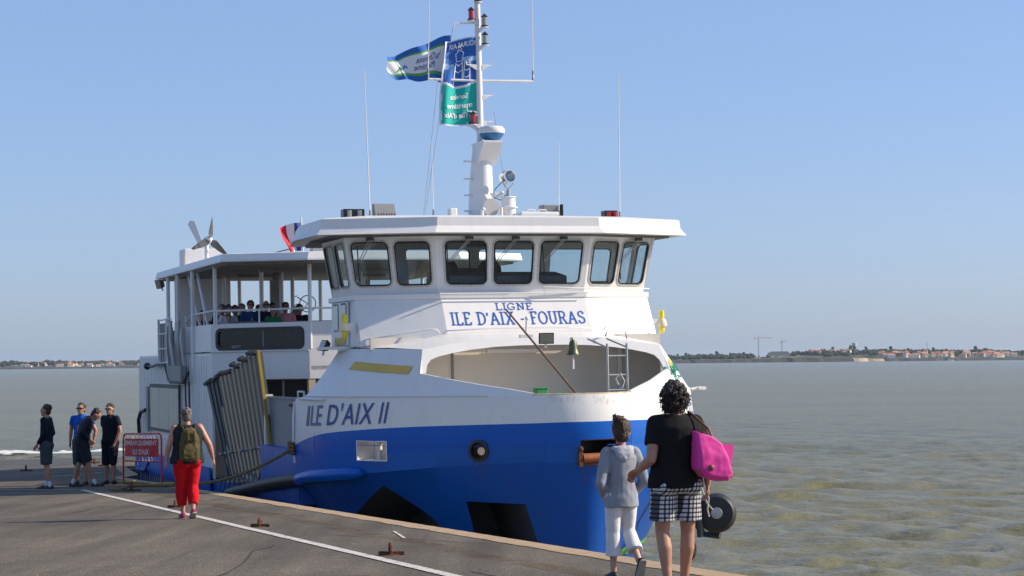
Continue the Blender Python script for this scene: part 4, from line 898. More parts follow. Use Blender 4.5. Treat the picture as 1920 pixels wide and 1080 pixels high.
# floor, lining, console, helm chair, pillars
mb = MB(); poly_slab(mb, [(x + .08 if x < -2 else x - .1, y * .96) for x, y in ring], 5.30, 5.36); part(mb, 'wheelhouse_floor', 'interior')
mb = MB(); mb.box((-.98, -.1, 5.58), (.55, 2.3, .34)); mb.prism([(-.72, -1.25, 5.75), (-1.25, -1.25, 5.75), (-1.25, -1.25, 5.84)], (0, 2.3, 0)); part(mb, 'helm_console', 'console', bevel=.02)
mb = MB(); mb.box((-1.15, 1.65, 5.52), (.4, .5, .28)); part(mb, 'chart_table', 'console')
for y in (-.72, .05):
    mb = MB(); mb.loft([[Vector((-1.75 + .02 * a, y + x * w, 5.45 + zz)) for x, a in ((-1, 0), (1, 0), (1, -5), (-1, -5))] for zz, w in ((0, .2), (.3, .22), (.5, .2), (.6, .13), (.62, .05))]); ch = part(mb, 'helm_chair', 'black', smooth=True, bevel=.02)
    mb = MB(); mb.box((-1.6, y, 5.48), (.42, .44, .1)); part(mb, 'seat', 'black', ch, bevel=.02)
mb = MB(); mb.box((-2.3, -.2, 5.7), (.1, .4, .5)); part(mb, 'cabinet', 'interior')
mb = MB(); mb.box((-.62, -.55, 6.28), (.1, .35, .12)); part(mb, 'overhead_unit', 'darkgrey')
# roof: flared lower strip, upright upper band, crowned top
RO = [(0, 1.46), (-.68, 3.24), (-2.3, 3.25), (-3.9, 2.95)]
def outline(ins):
    c = Vector((-2, 0)); pts = RO[:]; out = []
    for x, y in pts: d = Vector((x, y)) - c; L = d.length; e = c + d * ((L - ins) / L); out.append((e.x, e.y))
    return [(x, -y) for x, y in out[::-1]] + out
mb = MB(); rings = [[Vector((x, y, z)) for x, y in outline(i)] for i, z in ((.05, 6.415), (0, 6.42), (.10, 6.535), (.115, 6.675), (.16, 6.69), (1.1, 6.765), (1.9, 6.79))]
mb.loft(rings); part(mb, 'wheelhouse_roof', 'white')
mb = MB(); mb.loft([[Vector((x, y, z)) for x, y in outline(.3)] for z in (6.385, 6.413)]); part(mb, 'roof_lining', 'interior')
# wipers
for (x, y, z), (x2, y2, z2) in (((-.30, -.78, 6.35), (-.47, -1.12, 5.97)), ((-.30, .02, 6.35), (-.47, -.30, 5.97)), ((-.30, .86, 6.35), (-.47, .54, 5.97)), ((-.68, -2.35, 6.35), (-.86, -2.52, 5.98)), ((-.66, 2.35, 6.35), (-.72, 2.0, 5.98))):
    mb = MB(); mb.box((x - .02, y, z), (.07, .11, .05)); w = part(mb, 'wiper', 'darkgrey')
    for d in (0, .045): mb = MB(); mb.cyl((x + .02, y + d - .02, z - .01), (x2 + .03, y2 + d, z2), .008, n=5); part(mb, 'wiper_arm', 'galv', w)
    mb = MB(); mb.cyl((x2 + .02, y2 - .01, z2 + .28), (x2 - .02, y2 + .03, z2 - .3), .010, n=5); part(mb, 'wiper_blade', 'black', w)
# lettering on the front panel
a, b, c = Vector(mir(FB[0])), Vector(FB[0]), Vector(mir(FB[1])); PX = (b - a).normalized(); PN = PX.cross((c - a)).normalized(); PY = PN.cross(PX); Hh = (c - a).dot(PY)
PN = PN if PN.x > 0 else -PN
def onp(x, y): return a + PX * x + PY * y + PN * .006
slab("LIGNE", .64, .14, lambda x, y: onp(.90 + x, .43 + y), .017, 'lettering', 'text_blue', fp)
slab("ILE D'AIX - FOURAS", 2.32, .25, lambda x, y: onp(.10 + x, .155 + y), .025, 'lettering', 'text_blue', fp)
# ship's name on both bows, following the shell
def name_on(side):
    W = 2.5
    # arc along the sheer from aft (s=6.9) to s=4.6 on starboard
    samp = [hullpt(7.05 - i * .06, 3.5, .012) for i in range(75)]; L = [0]
    for p, q in zip(samp, samp[1:]): L.append(L[-1] + (q - p).length)
    def fn(x, y):
        x = W * (max(0, x) / W) ** .76 + .12
        for i in range(len(L) - 1):
            if x <= L[i + 1]: t = (x - L[i]) / (L[i + 1] - L[i]); s = 7.05 - (i + t) * .06; break
        else: s = 4
        p = hullpt(s, 3.36 + y + x * .032 - .02, .014); return Vector((p.x, p.y * (1 if side < 0 else -1), p.z))
    vs, fs = text_fit("ILE D'AIX II", W, .34, bold=.004, shear=.14, space=1.08); mb = MB(); mb.add([fn(x if side < 0 else W - x, y) for x, y in vs], fs); part(mb, 'ship_name', 'name_blue', hull, recalc=False)
name_on(-1); name_on(1)
# side door of the wheelhouse on the starboard side, emergency beacons, small lights
mb = MB(); mb.box((-1.70, -2.60, 5.0), (.95, .04, .72)); dr = part(mb, 'wheelhouse_door', 'white', bevel=.015)
for x in (-1.97, -1.45): mb = MB(); mb.holed(rrect(-.21, -.235, .21, .235, .06), [rrect(-.17, -.195, .17, .195, .05)], (x, -2.62, 5.11), (1, 0, 0), (0, 0, 1), .03); part(mb, 'window_frame', 'blackgloss', dr); mb = MB(); mb.box((x, -2.625, 5.11), (.34, .008, .4)); part(mb, 'pane', mat('door_glass', (.35, .48, .5), .08, var=.05, spec=.8), dr)
for s in (-1, 1):
    c = Vector((-.77, 2.78 * s, 4.95)); mb = MB(); mb.lathe([(.045, .05), (.045, .19), (.02, .2)], c, n=14); bc = part(mb, 'light_beacon', 'yellow_bright', smooth=True)
    mb = MB(); mb.lathe([(.05, .055), (.075, .03), (.095, -.06), (.09, -.075), (.03, -.08)], c, n=14); part(mb, 'beacon_collar', 'cream', bc, smooth=True)
    mb = MB(); mb.lathe([(.04, -.08), (.05, -.11), (.045, -.17), (.02, -.2)], c, n=14); part(mb, 'beacon_base', 'yellow_bright', bc, smooth=True)
    mb = MB(); mb.box(c + Vector((-.03, -.12 * s, -.02)), (.12, .1, .14)); part(mb, 'beacon_bracket', 'white_clean', bc)
flood((-1.85, -2.88, 4.66), (.15, -1, .45), .26)
mb = MB(); mb.box((-1.65, -2.63, 4.72), (.7, .02, .11)); part(mb, 'yellow_plate', 'yellow', dr)
mb = MB(); mb.lathe([(.36, 0), (.36, .04), (.2, .05)], (-1.3, -2.75, 4.58), n=24); part(mb, 'step_platform', 'white', smooth=True)

# ------------------------------------------------------------------ mast and roof equipment
mb = MB()
def ell(z, rx, ry, cx=-1.9, cy=-.04, n=20): return [Vector((cx + rx * math.cos(2 * math.pi * j / n), cy + ry * math.sin(2 * math.pi * j / n), z)) for j in range(n)]
mb.loft([ell(6.74, .30, .225), ell(7.3, .26, .20), ell(8.05, .19, .155, cy=-.01)]); mast = part(mb, 'mast', 'white_clean', smooth=True)
mb = MB(); mb.prism([(-1.75, -.15, 7.7), (-1.38, -.15, 8.04), (-1.38, -.15, 8.075), (-2.05, -.15, 8.075)], (0, .34, 0)); part(mb, 'radar_bracket', 'white_clean', mast)
mb = MB(); mb.lathe([(.11, 8.10), (.15, 8.12), (.205, 8.19), (.21, 8.21)], (-1.6, .07, 0), n=28); part(mb, 'radar_base', 'radar_blue', mast, smooth=True)
mb = MB(); mb.lathe([(.215, 8.21), (.225, 8.235), (.22, 8.29), (.19, 8.325), (.1, 8.34), (.01, 8.342)], (-1.6, .07, 0), n=28); part(mb, 'radar_dome', 'white_clean', mast, smooth=True)
mb = MB(); mb.cyl((-1.9, -.035, 8.1), (-1.93, -.035, 10.75), .062, .048, 14); pole = part(mb, 'mast_pole', 'white_clean', mast, smooth=True)
mb = MB(); mb.tube([(-1.9, -.95, 9.26), (-1.9, -.95, 9.16), (-1.9, 0, 9.155), (-1.9, .95, 9.175), (-1.9, .95, 9.28)], .022, 8); part(mb, 'yard', 'white_clean', mast, smooth=True)
def whip(name, a, b, r=.011):
    mb = MB(); mb.cyl(a, b, r, r * .5, 6); w = part(mb, name, 'white_clean', smooth=True)
    mb = MB(); mb.cyl(Vector(a) - Vector((0, 0, .02)), Vector(a) + Vector((0, 0, .14)), .022, .016, 8); part(mb, 'antenna_base', 'grey', w); return w
whip('whip_antenna', (-1.9, -.95, 9.2), (-1.9, -.90, 10.62)); whip('whip_antenna', (-1.9, .95, 9.22), (-1.9, .965, 10.62))
whip('whip_antenna', (-1.16, -2.215, 6.72), (-1.16, -2.27, 9.16), .013); whip('whip_antenna', (-1.16, 2.213, 6.72), (-1.16, 2.25, 9.24), .013)
whip('whip_antenna', (-1.2, -1.113, 6.74), (-1.2, -1.126, 8.02), .009); whip('whip_antenna', (-1.2, 1.114, 6.74), (-1.2, 1.142, 8.05), .009)
for i, (y0, z, s) in enumerate(((0.0, 9.42, 1), (0, 9.42, -1), (0, 8.9, 1), (0, 8.62, -1), (0, 8.45, 1), (0, 8.36, -1))):
    mb = MB(); mb.tube([(-1.88, -.035 + s * .04, z), (-1.88, -.035 + s * .23, z + .005), (-1.88, -.035 + s * .24, z + .07)], .012, 6); mb.prism([(-1.88, -.035 + s * .05, z), (-1.88, -.035 + s * .2, z), (-1.88, -.035 + s * .05, z - .09)], (0.015, 0, 0)); part(mb, 'mast_step', 'white_clean', mast)
for z in (6.9, 7.17, 7.45, 7.75): mb = MB(); mb.tube([(-1.85, -.18, z), (-1.85, -.36, z + .01)], .016, 6); mb.box((-1.85, -.27, z), (.12, .16, .01)); part(mb, 'mast_step', 'white_clean', mast)
def lantern(c, m, arm):
    c = Vector(c); mb = MB(); mb.lathe([(.045, -.075), (.045, .075)], c, n=14); o = part(mb, 'navigation_light', m, mast, smooth=True)
    mb = MB(); mb.lathe([(.065, -.1), (.065, -.075), (.05, -.07)], c, n=14); part(mb, 'lantern_base', 'blackgloss', o, smooth=True); mb = MB(); mb.lathe([(.05, .07), (.06, .085), (.03, .11), (.012, .13)], c, n=14); part(mb, 'lantern_cap', 'blackgloss', o, smooth=True)
    mb = MB(); mb.prism([c + Vector((0, 0, -.1)), c + Vector((0, arm, -.1)), c + Vector((0, arm, -.2))], (.04, 0, 0)); mb.lathe([(.07, -.115), (.07, -.1)], c, n=12); part(mb, 'lantern_bracket', 'white_clean', o)
lantern((-1.88, -.165, 10.29), 'red_lens', .13); lantern((-1.80, .045, 10.17), 'clear_lens', -.08); lantern((-1.80, .05, 9.86), 'clear_lens', -.08); lantern((-1.88, -.165, 8.50), 'red_lens', .13); lantern((-1.9, -.03, 10.62), 'clear_lens', -.02)
mb = MB(); mb.tube([(-1.9, -.06, 10.15), (-1.9, -.46, 10.13), (-1.9, -.49, 10.0)], .015, 6); part(mb, 'gaff', 'white_clean', mast, smooth=True)
for a, b in (((-1.9, -.5, 10.02), (-1.6, -1.15, 6.78)), ((-1.85, .2, 8.62), (-1.7, .33, 7.3)), ((-1.9, -.78, 9.15), (-1.5, -1.2, 6.78))): mb = MB(); mb.cyl(a, b, .004, n=4); part(mb, 'halyard', 'grey', mast)
# searchlight on its pedestal, horn, hatch, vents
mb = MB(); mb.lathe([(.125, 6.72), (.125, 6.92), (.165, 6.93), (.165, 6.94), (.125, 6.95), (.122, 7.1), (.14, 7.105), (.13, 7.12)], (-1.4, .275, 0), n=22); pd = part(mb, 'searchlight_pedestal', 'white_clean', smooth=True)
mb = MB(); mb.cyl((-1.4, .28, 7.1), (-1.4, .28, 7.24), .035, n=10); mb.tube([(-1.4, .17, 7.46), (-1.4, .2, 7.33), (-1.4, .28, 7.25), (-1.4, .36, 7.33), (-1.4, .39, 7.46)], .012, 6); part(mb, 'searchlight_yoke', 'galv', pd, smooth=True)
sd = Vector((1, .25, .08)).normalized(); sc_ = Vector((-1.42, .28, 7.46)); mb = MB(); mb.lathe([(.03, -.16), (.09, -.13), (.115, -.04), (.118, .06), (.125, .07), (.125, .085), (.1, .085), (.06, .02), (.01, -.02)], sc_, sd, 22); sl_ = part(mb, 'searchlight', 'steel', pd, smooth=True)
mb = MB(); mb.lathe([(.1, .07), (.03, .078), (.001, .08)], sc_, sd, 20); part(mb, 'lamp_glass', 'glass', sl_)
mb = MB(); mb.tube([(-1.4, .2, 7.4), (-1.4, .02, 7.22), (-1.4, .02, 7.1), (-1.4, .15, 7.06), (-1.4, .24, 7.16)], .008, 5); part(mb, 'cable', 'blackgloss', pd)
mb = MB(); mb.tube([(-1.6, .1, 7.1), (-1.45, .2, 7.2)], .03, 6); mb.box((-1.7, .12, 7.2), (.1, .4, .012)); part(mb, 'mast_brace', 'white_clean', mast)
mb = MB(); mb.lathe([(.145, .06), (.15, .05), (.09, -.02), (.03, -.12), (.02, -.25)], (-1.3, -.08, 6.93), (1, .05, .05), 22); mb.lathe([(.145, .06), (.03, .0), (.02, -.02)], (-1.3, -.08, 6.93), (1, .05, .05), 22); hn_ = part(mb, 'horn', 'cream_white', smooth=True) if 'cream_white' in M else part(mb, 'horn', 'white_clean', smooth=True)
mb = MB(); mb.ball((-1.35, -.15, 7.1), .055, 12); part(mb, 'horn_lamp', 'white_clean', hn_, smooth=True); mb = MB(); mb.box((-1.4, -.1, 6.8), (.1, .12, .14)); part(mb, 'horn_bracket', 'white_clean', hn_)
mb = MB(); mb.tube([(-1.2, -.26, 6.76), (-1.2, -.26, 6.86), (-1.17, -.23, 6.9)], .03, 8); part(mb, 'roof_vent', 'white_clean', smooth=True)
mb = MB(); mb.tube([(-1.2, .08, 6.76), (-1.2, .08, 6.92)], .028, 8); part(mb, 'roof_vent', 'white_clean', smooth=True)
mb = MB(); mb.box((-1.2, -.785, 6.82), (.16, .13, .16)); part(mb, 'junction_box', 'white_clean', bevel=.02)
mb = MB(); mb.box((-1.3, .68, 6.80), (.7, .68, .07)); ht = part(mb, 'roof_hatch', 'white_clean', bevel=.02)
for y in (.6, .8): mb = MB(); mb.tube([(-1.15, y - .08, 6.83), (-1.15, y - .06, 6.88), (-1.15, y + .06, 6.88), (-1.15, y + .08, 6.83)], .012, 6); part(mb, 'hatch_handle', 'white_clean', ht)
def sidelight(y, m, s):
    mb = MB(); mb.box((-1.35, y, 6.80), (.2, .36 if s < 0 else .24, .17)); o = part(mb, 'side_light', 'blackgloss', bevel=.01)
    for d in (-.07, .07): mb = MB(); mb.cyl((-1.24, y + d * (1.2 if s < 0 else .8), 6.74), (-1.24, y + d * (1.2 if s < 0 else .8), 6.86), .04, n=12); part(mb, 'lens', m, o, smooth=True)
sidelight(-2.46, 'clear_lens', -1); sidelight(2.1, 'red_lens', 1)
mb = MB(); mb.prism([(-1.2, -2.1, 6.72), (-1.45, -2.1, 6.72), (-1.45, -2.1, 6.98), (-1.34, -2.1, 6.98)], (0, .35, 0)); o = part(mb, 'floodlight_housing', 'grey')
for i in range(7): mb = MB(); mb.prism([(-1.17, -2.08 + i * .046, 6.76), (-1.17, -2.05 + i * .046, 6.76), (-1.19, -2.065 + i * .046, 6.82)], (-.03, 0, 0)); part(mb, 'cooling_fin', 'blackgloss', o)
mb = MB(); mb.box((-1.35, 1.0, 6.88), (.16, .34, .19)); o = part(mb, 'floodlight_housing', 'grey', bevel=.01); mb = MB(); mb.box((-1.3, 1.19, 6.88), (.14, .03, .21)); part(mb, 'end_cap', 'blackgloss', o)
# ------------------------------------------------------------------ passenger house behind the wheelhouse
FX, KX = -8.8, -10.6
Fs, Ks = (FX, -1.45), (KX, -3.1)
def wallq(name, p, q, z0, z1, m='white', th=.05, holes=(), parent=ferry):
    """upright wall from plan point p to q (seen from outside, left to right) with rectangular holes (s0, s1, z0, z1, r)"""
    a = Vector((*p, z0)); b = Vector((*q, z0)); X = (b - a).normalized(); L = (b - a).length
    mb = MB(); mb.holed([(0, 0), (L, 0), (L, z1 - z0), (0, z1 - z0)], [rrect(s0 * L, y0 - z0, s1 * L, y1 - z0, r) for s0, s1, y0, y1, r in holes], a, X, (0, 0, 1), th)
    return part(mb, name, m, parent), a, X, L
# starboard and port facets with the long window, front facet
for s in (-1, 1):
    p, q = ((KX, -3.1), (FX, -1.45)) if s < 0 else ((FX, 1.45), (KX, 3.1))
    w, a, X, L = wallq('deckhouse_facet', p, q, 4.63, 5.2, holes=[(.06, .94, 4.68, 5.08, .1)])
    N = X.cross(Vector((0, 0, 1)))
    mb = MB(); mb.holed(rrect(.06 * L - .03, .02, .94 * L + .03, .48, .12), [rrect(.06 * L + .035, .085, .94 * L - .035, .415, .08)], a + N * .015, X, (0, 0, 1), .03); wn_ = part(mb, 'long_window', 'blackgloss', w)
    for i, (s0, s1) in enumerate(((.07, .53), (.54, .93))): mb = MB(); mb.add([a - N * .02 + X * (t * L) + Vector((0, 0, z)) for t, z in ((s0, .05), (s1, .05), (s1, .45), (s0, .45))], [(0, 1, 2, 3)]); part(mb, 'pane', 'glass_dark', wn_, recalc=False)
    mb = MB(); mb.box(a + X * (.535 * L) + Vector((0, 0, .25)) - N * .012, (.03, .03, .42)); part(mb, 'mullion', 'grey', wn_)
    wallq('facet_apron', p, q, 4.045, 4.615)
    mb = MB(); v = Vector((p[0], p[1], 4.622)); u_ = Vector((q[0], q[1], 4.622)); mb.tube([v + N * .02, u_ + N * .02], .014, 6); part(mb, 'ledge_bead', 'white_clean')
wallq('deckhouse_front', (FX, -1.45), (FX, 1.45), 4.045, 5.2)
# sides: bulwark above, tall plank-lined wall below
for s in (-1, 1):
    y = 3.1 * s
    e = ((-13.6, y), (KX, y)) if s < 0 else ((KX, y), (-13.6, y))
    wallq('side_bulwark', *e, 4.63, 5.2)
    e = ((-20.4, y), (KX, y)) if s < 0 else ((KX, y), (-20.4, y))
    wallq('deckhouse_side', *e, 2.0, 4.6)
wallq('deckhouse_stern', (-20.4, 3.1), (-20.4, -3.1), 2.0, 4.6)
for i in range(34):                                       # vertical stiffening ribs of the side plating
    x = -20.2 + i * .28
    mb = MB(); mb.box((x, -3.15, 3.0 if x < -18.6 or x > -14.2 else 4.25), (.03, .012, 3.1 if x < -18.6 or x > -14.2 else .6)); part(mb, 'side_rib', 'white')
    if -18.6 <= x <= -14.2: mb = MB(); mb.box((x, -3.15, 2.05), (.03, .012, 1.2)); part(mb, 'side_rib', 'white')
mb = MB(); mb.box((-15.5, -3.165, 1.98), (9.8, .03, .5)); part(mb, 'side_skirt', 'blue_faded')
M['side_glass'] = mat('side_door_glass', (.16, .27, .30), .06, var=.1, vscale=1.0, spec=1.0)
mb = MB(); mb.holed([(0, 0), (4.2, 0), (4.2, 1.12), (0, 1.12)], [[(.1, .08), (4.1, .08), (4.1, 1.02), (.1, 1.02)]], (-18.45, -3.17, 2.80), (1, 0, 0), (0, 0, 1), .04); sdw = part(mb, 'side_window', 'darkgrey')
for k in range(3): mb = MB(); mb.box((-17.68 + k * 1.33, -3.165, 3.35), (1.31, .012, .96)); part(mb, 'pane', 'side_glass', sdw)
mb = MB(); mb.box((-18.75, -3.17, 3.3), (.3, .04, 1.1)); part(mb, 'side_locker', 'grey')
# decks and inner dark spaces of the car deck
mb = MB(); mb.add([(KX, -3.05, 4.3), (FX, -1.42, 4.3), (FX, 1.42, 4.3), (KX, 3.05, 4.3), (-20.3, 3.05, 4.3), (-20.3, -3.05, 4.3)] + [(KX, -3.05, 4.22), (FX, -1.42, 4.22), (FX, 1.42, 4.22), (KX, 3.05, 4.22), (-20.3, 3.05, 4.22), (-20.3, -3.05, 4.22)],
     [(0, 1, 2, 3, 4, 5), (11, 10, 9, 8, 7, 6)] + [(i, (i + 1) % 6, 6 + (i + 1) % 6, 6 + i) for i in range(6)]); part(mb, 'passenger_deck', 'grey')
mb = MB(); mb.box((-10.9, 0, 3.1), (.06, 6.0, 2.2)); cb = part(mb, 'cabin_bulkhead', mat('cream_bulkhead', (.42, .33, .22), .6, var=.1))
mb = MB(); mb.box((-10.84, -1.7, 3.25), (.04, 1.35, 1.5)); dd = part(mb, 'cabin_doorway', 'blackgloss', cb); mb = MB(); mb.box((-10.81, -1.55, 3.25), (.02, .05, 1.5)); part(mb, 'door_jamb', 'galv', cb)
for x, y in ((-8.88, -1.4), (-8.88, 1.4), (-9.9, -2.4)): mb = MB(); mb.box((x, y, 3.0), (.14, .14, 2.1)); part(mb, 'deck_pillar', mat('cream_paint', (.55, .44, .29), .5, var=.08))
mb = MB(); mb.box((-6.9, 0, 1.98), (8.0, 6.0, .06)); part(mb, 'car_deck', 'darkgrey')
for y in (2.9,): mb = MB(); mb.box((-6.6, y, 3.0), (7.5, .06, 1.9)); part(mb, 'port_bulwark', 'white')
# posts, rails, canopy
def post(x, y, z0=5.2, z1=6.43, r=.04, nm='canopy_post'): mb = MB(); mb.cyl((x, y, z0), (x, y, z1), r, n=10); return part(mb, nm, 'white_clean', smooth=True)
post(KX + .05, -3.02, 5.18); post(FX - .02, -1.42, 4.65); post(FX - .02, 1.42, 4.65); post(KX + .05, 3.02)
for x in (-12.6, -14.5, -15.8): post(x, -3.12, 4.3, r=.045); post(x, 3.05, 4.3)
for x, y in ((-12.4, -1.2), (-12.4, .6), (-14.8, -2.0), (-14.8, -.4), (-14.8, 1.3), (-17, -1.2), (-17, .8), (-11.2, -1.9)): post(x, y, 4.3, r=.045)
for x, y in ((-17.0, -.3), (-17.0, 1.9), (-16.9, -2.4)): mb = MB(); mb.box((x, y, 5.4), (.1, .3, 2.1)); part(mb, 'canopy_column', 'grey')
top_rail = [(-13.6, -3.1, 5.30), (-12.9, -3.1, 5.45), (KX, -3.1, 5.47), (FX, -1.45, 5.47), (FX, 1.45, 5.47), (KX, 3.1, 5.47), (-13.5, 3.1, 5.47)]
rail('top_rail', top_rail, .022)
for t in (.5,): mb = MB(); x = lerp(KX, FX, t); y = lerp(-3.1, -1.45, t); mb.cyl((x, y, 5.19), (x, y, 5.47), .018, n=6); part(mb, 'rail_stanchion', 'white_clean')
for x, y in ((KX + .12, -3.0), (-11.4, -3.1), (-12.4, -3.1), (-13.6, -3.1), (FX, -.7), (FX, 0), (FX, .7)): mb = MB(); mb.cyl((x, y, 5.19), (x, y, 5.46), .018, n=6); part(mb, 'rail_stanchion', 'white_clean')
# side gate of open bars
mb = MB()
for x in (-17.05, -15.9): mb.box((x, -3.15, 4.88), (.06, .05, 1.16))
gt = part(mb, 'side_gate', 'white_clean')
for z in (4.42, 4.75, 5.1, 5.43): mb = MB(); mb.cyl((-17.05, -3.16, z), (-15.2, -3.16, z), .018, n=6); part(mb, 'gate_bar', 'white_clean', gt)
for x in (-16.75, -16.45, -16.15): mb = MB(); mb.box((x, -3.15, 4.85), (.14, .03, 1.0)); part(mb, 'gate_upright', 'grey', gt)
# folded side gangway: warped grey boards
mb = MB(); mb.box((-14.1, -3.25, 4.18), (1.9, .12, .34)); gw = part(mb, 'folded_gangway', 'grey')
rnd = random.Random(2)
for i in range(8):
    x = -15.1 + i * .27; z1 = 5.25 + .12 * math.sin(i * 1.7); d = rnd.uniform(-.12, .18)
    mb = MB(); mb.tube([(x, -3.2, 4.3), (x + d * .4, -3.24, 4.65), (x + d, -3.27, 4.95), (x + d * .6, -3.25, z1)], [.05, .055, .05, .045], 6); part(mb, 'gangway_board', 'galv' if i % 3 else 'grey', gw, smooth=True)
mb = MB(); mb.tube([(-18.0, -3.3, 4.36), (-17.2, -3.3, 4.33), (-16.3, -3.32, 4.38), (-15.2, -3.32, 4.38), (-14.9, -3.3, 4.1), (-14.6, -3.3, 3.98), (-12.9, -3.3, 3.98), (-12.5, -3.25, 4.2)], .03, 8); part(mb, 'gangway_arm', 'darkgrey', gw, smooth=True)
mb = MB(); mb.ball((-17.9, -3.3, 4.35), .09, 10); part(mb, 'arm_pulley', 'blackgloss', gw, smooth=True)
for x in (-13.2, -12.75): mb = MB(); mb.tube([(x, -3.2, 4.0), (x + .05, -3.2, 3.2), (x, -3.2, 2.2)], .022, 6); part(mb, 'cable_pipe', 'darkgrey', gw)
# canopy roof
CAN = [(-8.2, 1.6), (-8.95, 3.2), (-17.1, 3.2)]; rg = [(x, -y) for x, y in CAN[::-1]] + CAN
mb = MB()
def insc(i): return [(x - (i if x > -16 else -i), y - math.copysign(i, y)) for x, y in rg]
mb.loft([[Vector((x, y, z)) for x, y in insc(i)] for i, z in ((.06, 6.405), (0, 6.415), (0, 6.45), (.03, 6.57), (.3, 6.60), (1.0, 6.62))]); part(mb, 'canopy_roof', 'white')
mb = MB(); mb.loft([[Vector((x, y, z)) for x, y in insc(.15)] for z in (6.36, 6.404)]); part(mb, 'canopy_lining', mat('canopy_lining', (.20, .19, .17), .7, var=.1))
for i, (x, y) in enumerate(((-11, -1.5), (-11, .8), (-13.5, -1.5), (-13.5, 1))): mb = MB(); mb.box((x, y, 6.33), (.2, .9, .07)); part(mb, 'ceiling_lamp', 'grey')
mb = MB(); mb.ball((-12.2, -1.35, 6.26), (.11, .11, .10), 12); part(mb, 'loudspeaker', 'grey', smooth=True)
flood((-16.7, -3.2, 6.28), (.3, -1, -.3), .3)
mb = MB(); mb.tube([(-12.7, -3.0, 6.4), (-11.0, -3.0, 4.7)], .035, 6); part(mb, 'canopy_brace', 'white_clean'); mb = MB(); mb.tube([(-13.8, -3.0, 6.4), (-11.6, -3.0, 4.5)], .035, 6); part(mb, 'canopy_brace', 'white_clean')
# inner screen, benches
mb = MB(); mb.box((-15.6, -2.35, 5.35), (.06, 1.3, 2.1)); part(mb, 'wind_screen', 'white')
for x in (-10.2, -11.4, -12.8, -14.2):
    for y in (-1.6, 1.0):
        mb = MB(); mb.box((x - .1, y, 4.72), (.45, 2.3, .06)); bn = part(mb, 'bench', 'grey'); mb = MB(); mb.box((x - .36, y, 5.0), (.06, 2.3, .5)); part(mb, 'bench_back', 'grey', bn)
        for dy in (-1, 1): mb = MB(); mb.box((x - .1, y + dy, 4.5), (.3, .06, .4)); part(mb, 'bench_leg', 'darkgrey', bn)
# things on the canopy: locker, wind generator, rolled awning, ensign staff
mb = MB(); mb.box((-15.5, -2.4, 6.82), (.7, .88, .44)); o = part(mb, 'roof_locker', 'white', bevel=.02)
mb = MB(); mb.box((-15.15, -2.86, 6.75), (.05, .04, .3)); part(mb, 'locker_hinge', 'galv', o)
mb = MB(); mb.cyl((-13.5, -2.63, 6.58), (-13.5, -2.63, 7.12), .045, n=10); wg = part(mb, 'wind_generator', 'white_clean', smooth=True)
hub = Vector((-13.4, -2.6, 7.13)); mb = MB(); mb.lathe([(.03, -.2), (.075, -.1), (.085, .0), (.06, .07), (.01, .1)], hub, (.85, .35, 0), 14); part(mb, 'generator_body', 'white_clean', wg, smooth=True)
bx_, by_ = Vector((-.35, .85, 0)).normalized(), Vector((0, 0, 1))
for k, ang in enumerate((83, 205, -38)):
    d = bx_ * math.cos(R(ang)) + by_ * math.sin(R(ang)); sd_ = bx_ * -math.sin(R(ang)) + by_ * math.cos(R(ang)); nn = Vector((.85, .35, 0)).normalized()
    c0 = hub + nn * .06; mb = MB(); ring = []
    for t, w in ((.03, .02), (.12, .075), (.3, .055), (.52, .018)): ring.append([c0 + d * t + sd_ * (w * q) + nn * (.02 * q2 + .03 * q) for q, q2 in ((-1, -.3), (1, -.3), (1, .3), (-1, .3))])
    mb.loft(ring); part(mb, 'blade', 'darkgrey', wg)
mb = MB(); tl = [Vector((-13.55, -2.72, 7.1)), Vector((-13.6, -2.8, 7.05)), Vector((-13.75, -3.0, 7.5)), Vector((-13.7, -2.95, 7.58)), Vector((-13.66, -2.86, 7.56))]; mb.prism(tl, (.02, -.006, 0)); part(mb, 'tail_vane', 'white_clean', wg)
mb = MB(); mb.cyl((-9.0, -1.5, 6.58), (-9.0, -1.53, 7.32), .02, .016, 8); part(mb, 'ensign_staff', 'white_clean', smooth=True)
mb = MB(); mb.box((-8.7, -1.0, 6.68), (.3, .8, .16)); part(mb, 'awning_box', 'galv')
mb = MB(); mb.tube([(-9.4, -2.0, 6.62), (-9.2, -1.5, 6.74), (-8.9, -1.1, 6.82)], .012, 5); part(mb, 'stay_bar', 'darkgrey')
# tangle of bicycles parked at the after rail, seen under the canopy
def bicycle(x, y, z, tilt):
    T = Matrix.Translation((x, y, z)) @ Matrix.Rotation(tilt, 4, 'X') @ Matrix.Scale(.62, 4)
    mb = MB(); mb.tube([(0, 0, .1), (0, .18, .42), (0, -.2, .45), (0, 0, .1), (0, .45, .1), (0, .4, .55)], .02, 6, T=T); b = part(mb, 'bicycle_frame', 'blackgloss', smooth=True)
    for yy in (-.45, .45):
        mb = MB(); mb.tube([(0, yy + .3 * math.cos(t * .4488), .1 + .3 * math.sin(t * .4488)) for t in range(15)], .018, 5, T=T); part(mb, 'wheel', 'black', b)
    mb = MB(); mb.tube([(-.2, .4, .62), (0, .38, .6), (.2, .4, .62)], .015, 5, T=T); part(mb, 'handlebar', 'blackgloss', b)
bicycle(-12.9, -.62, 5.42, .9)

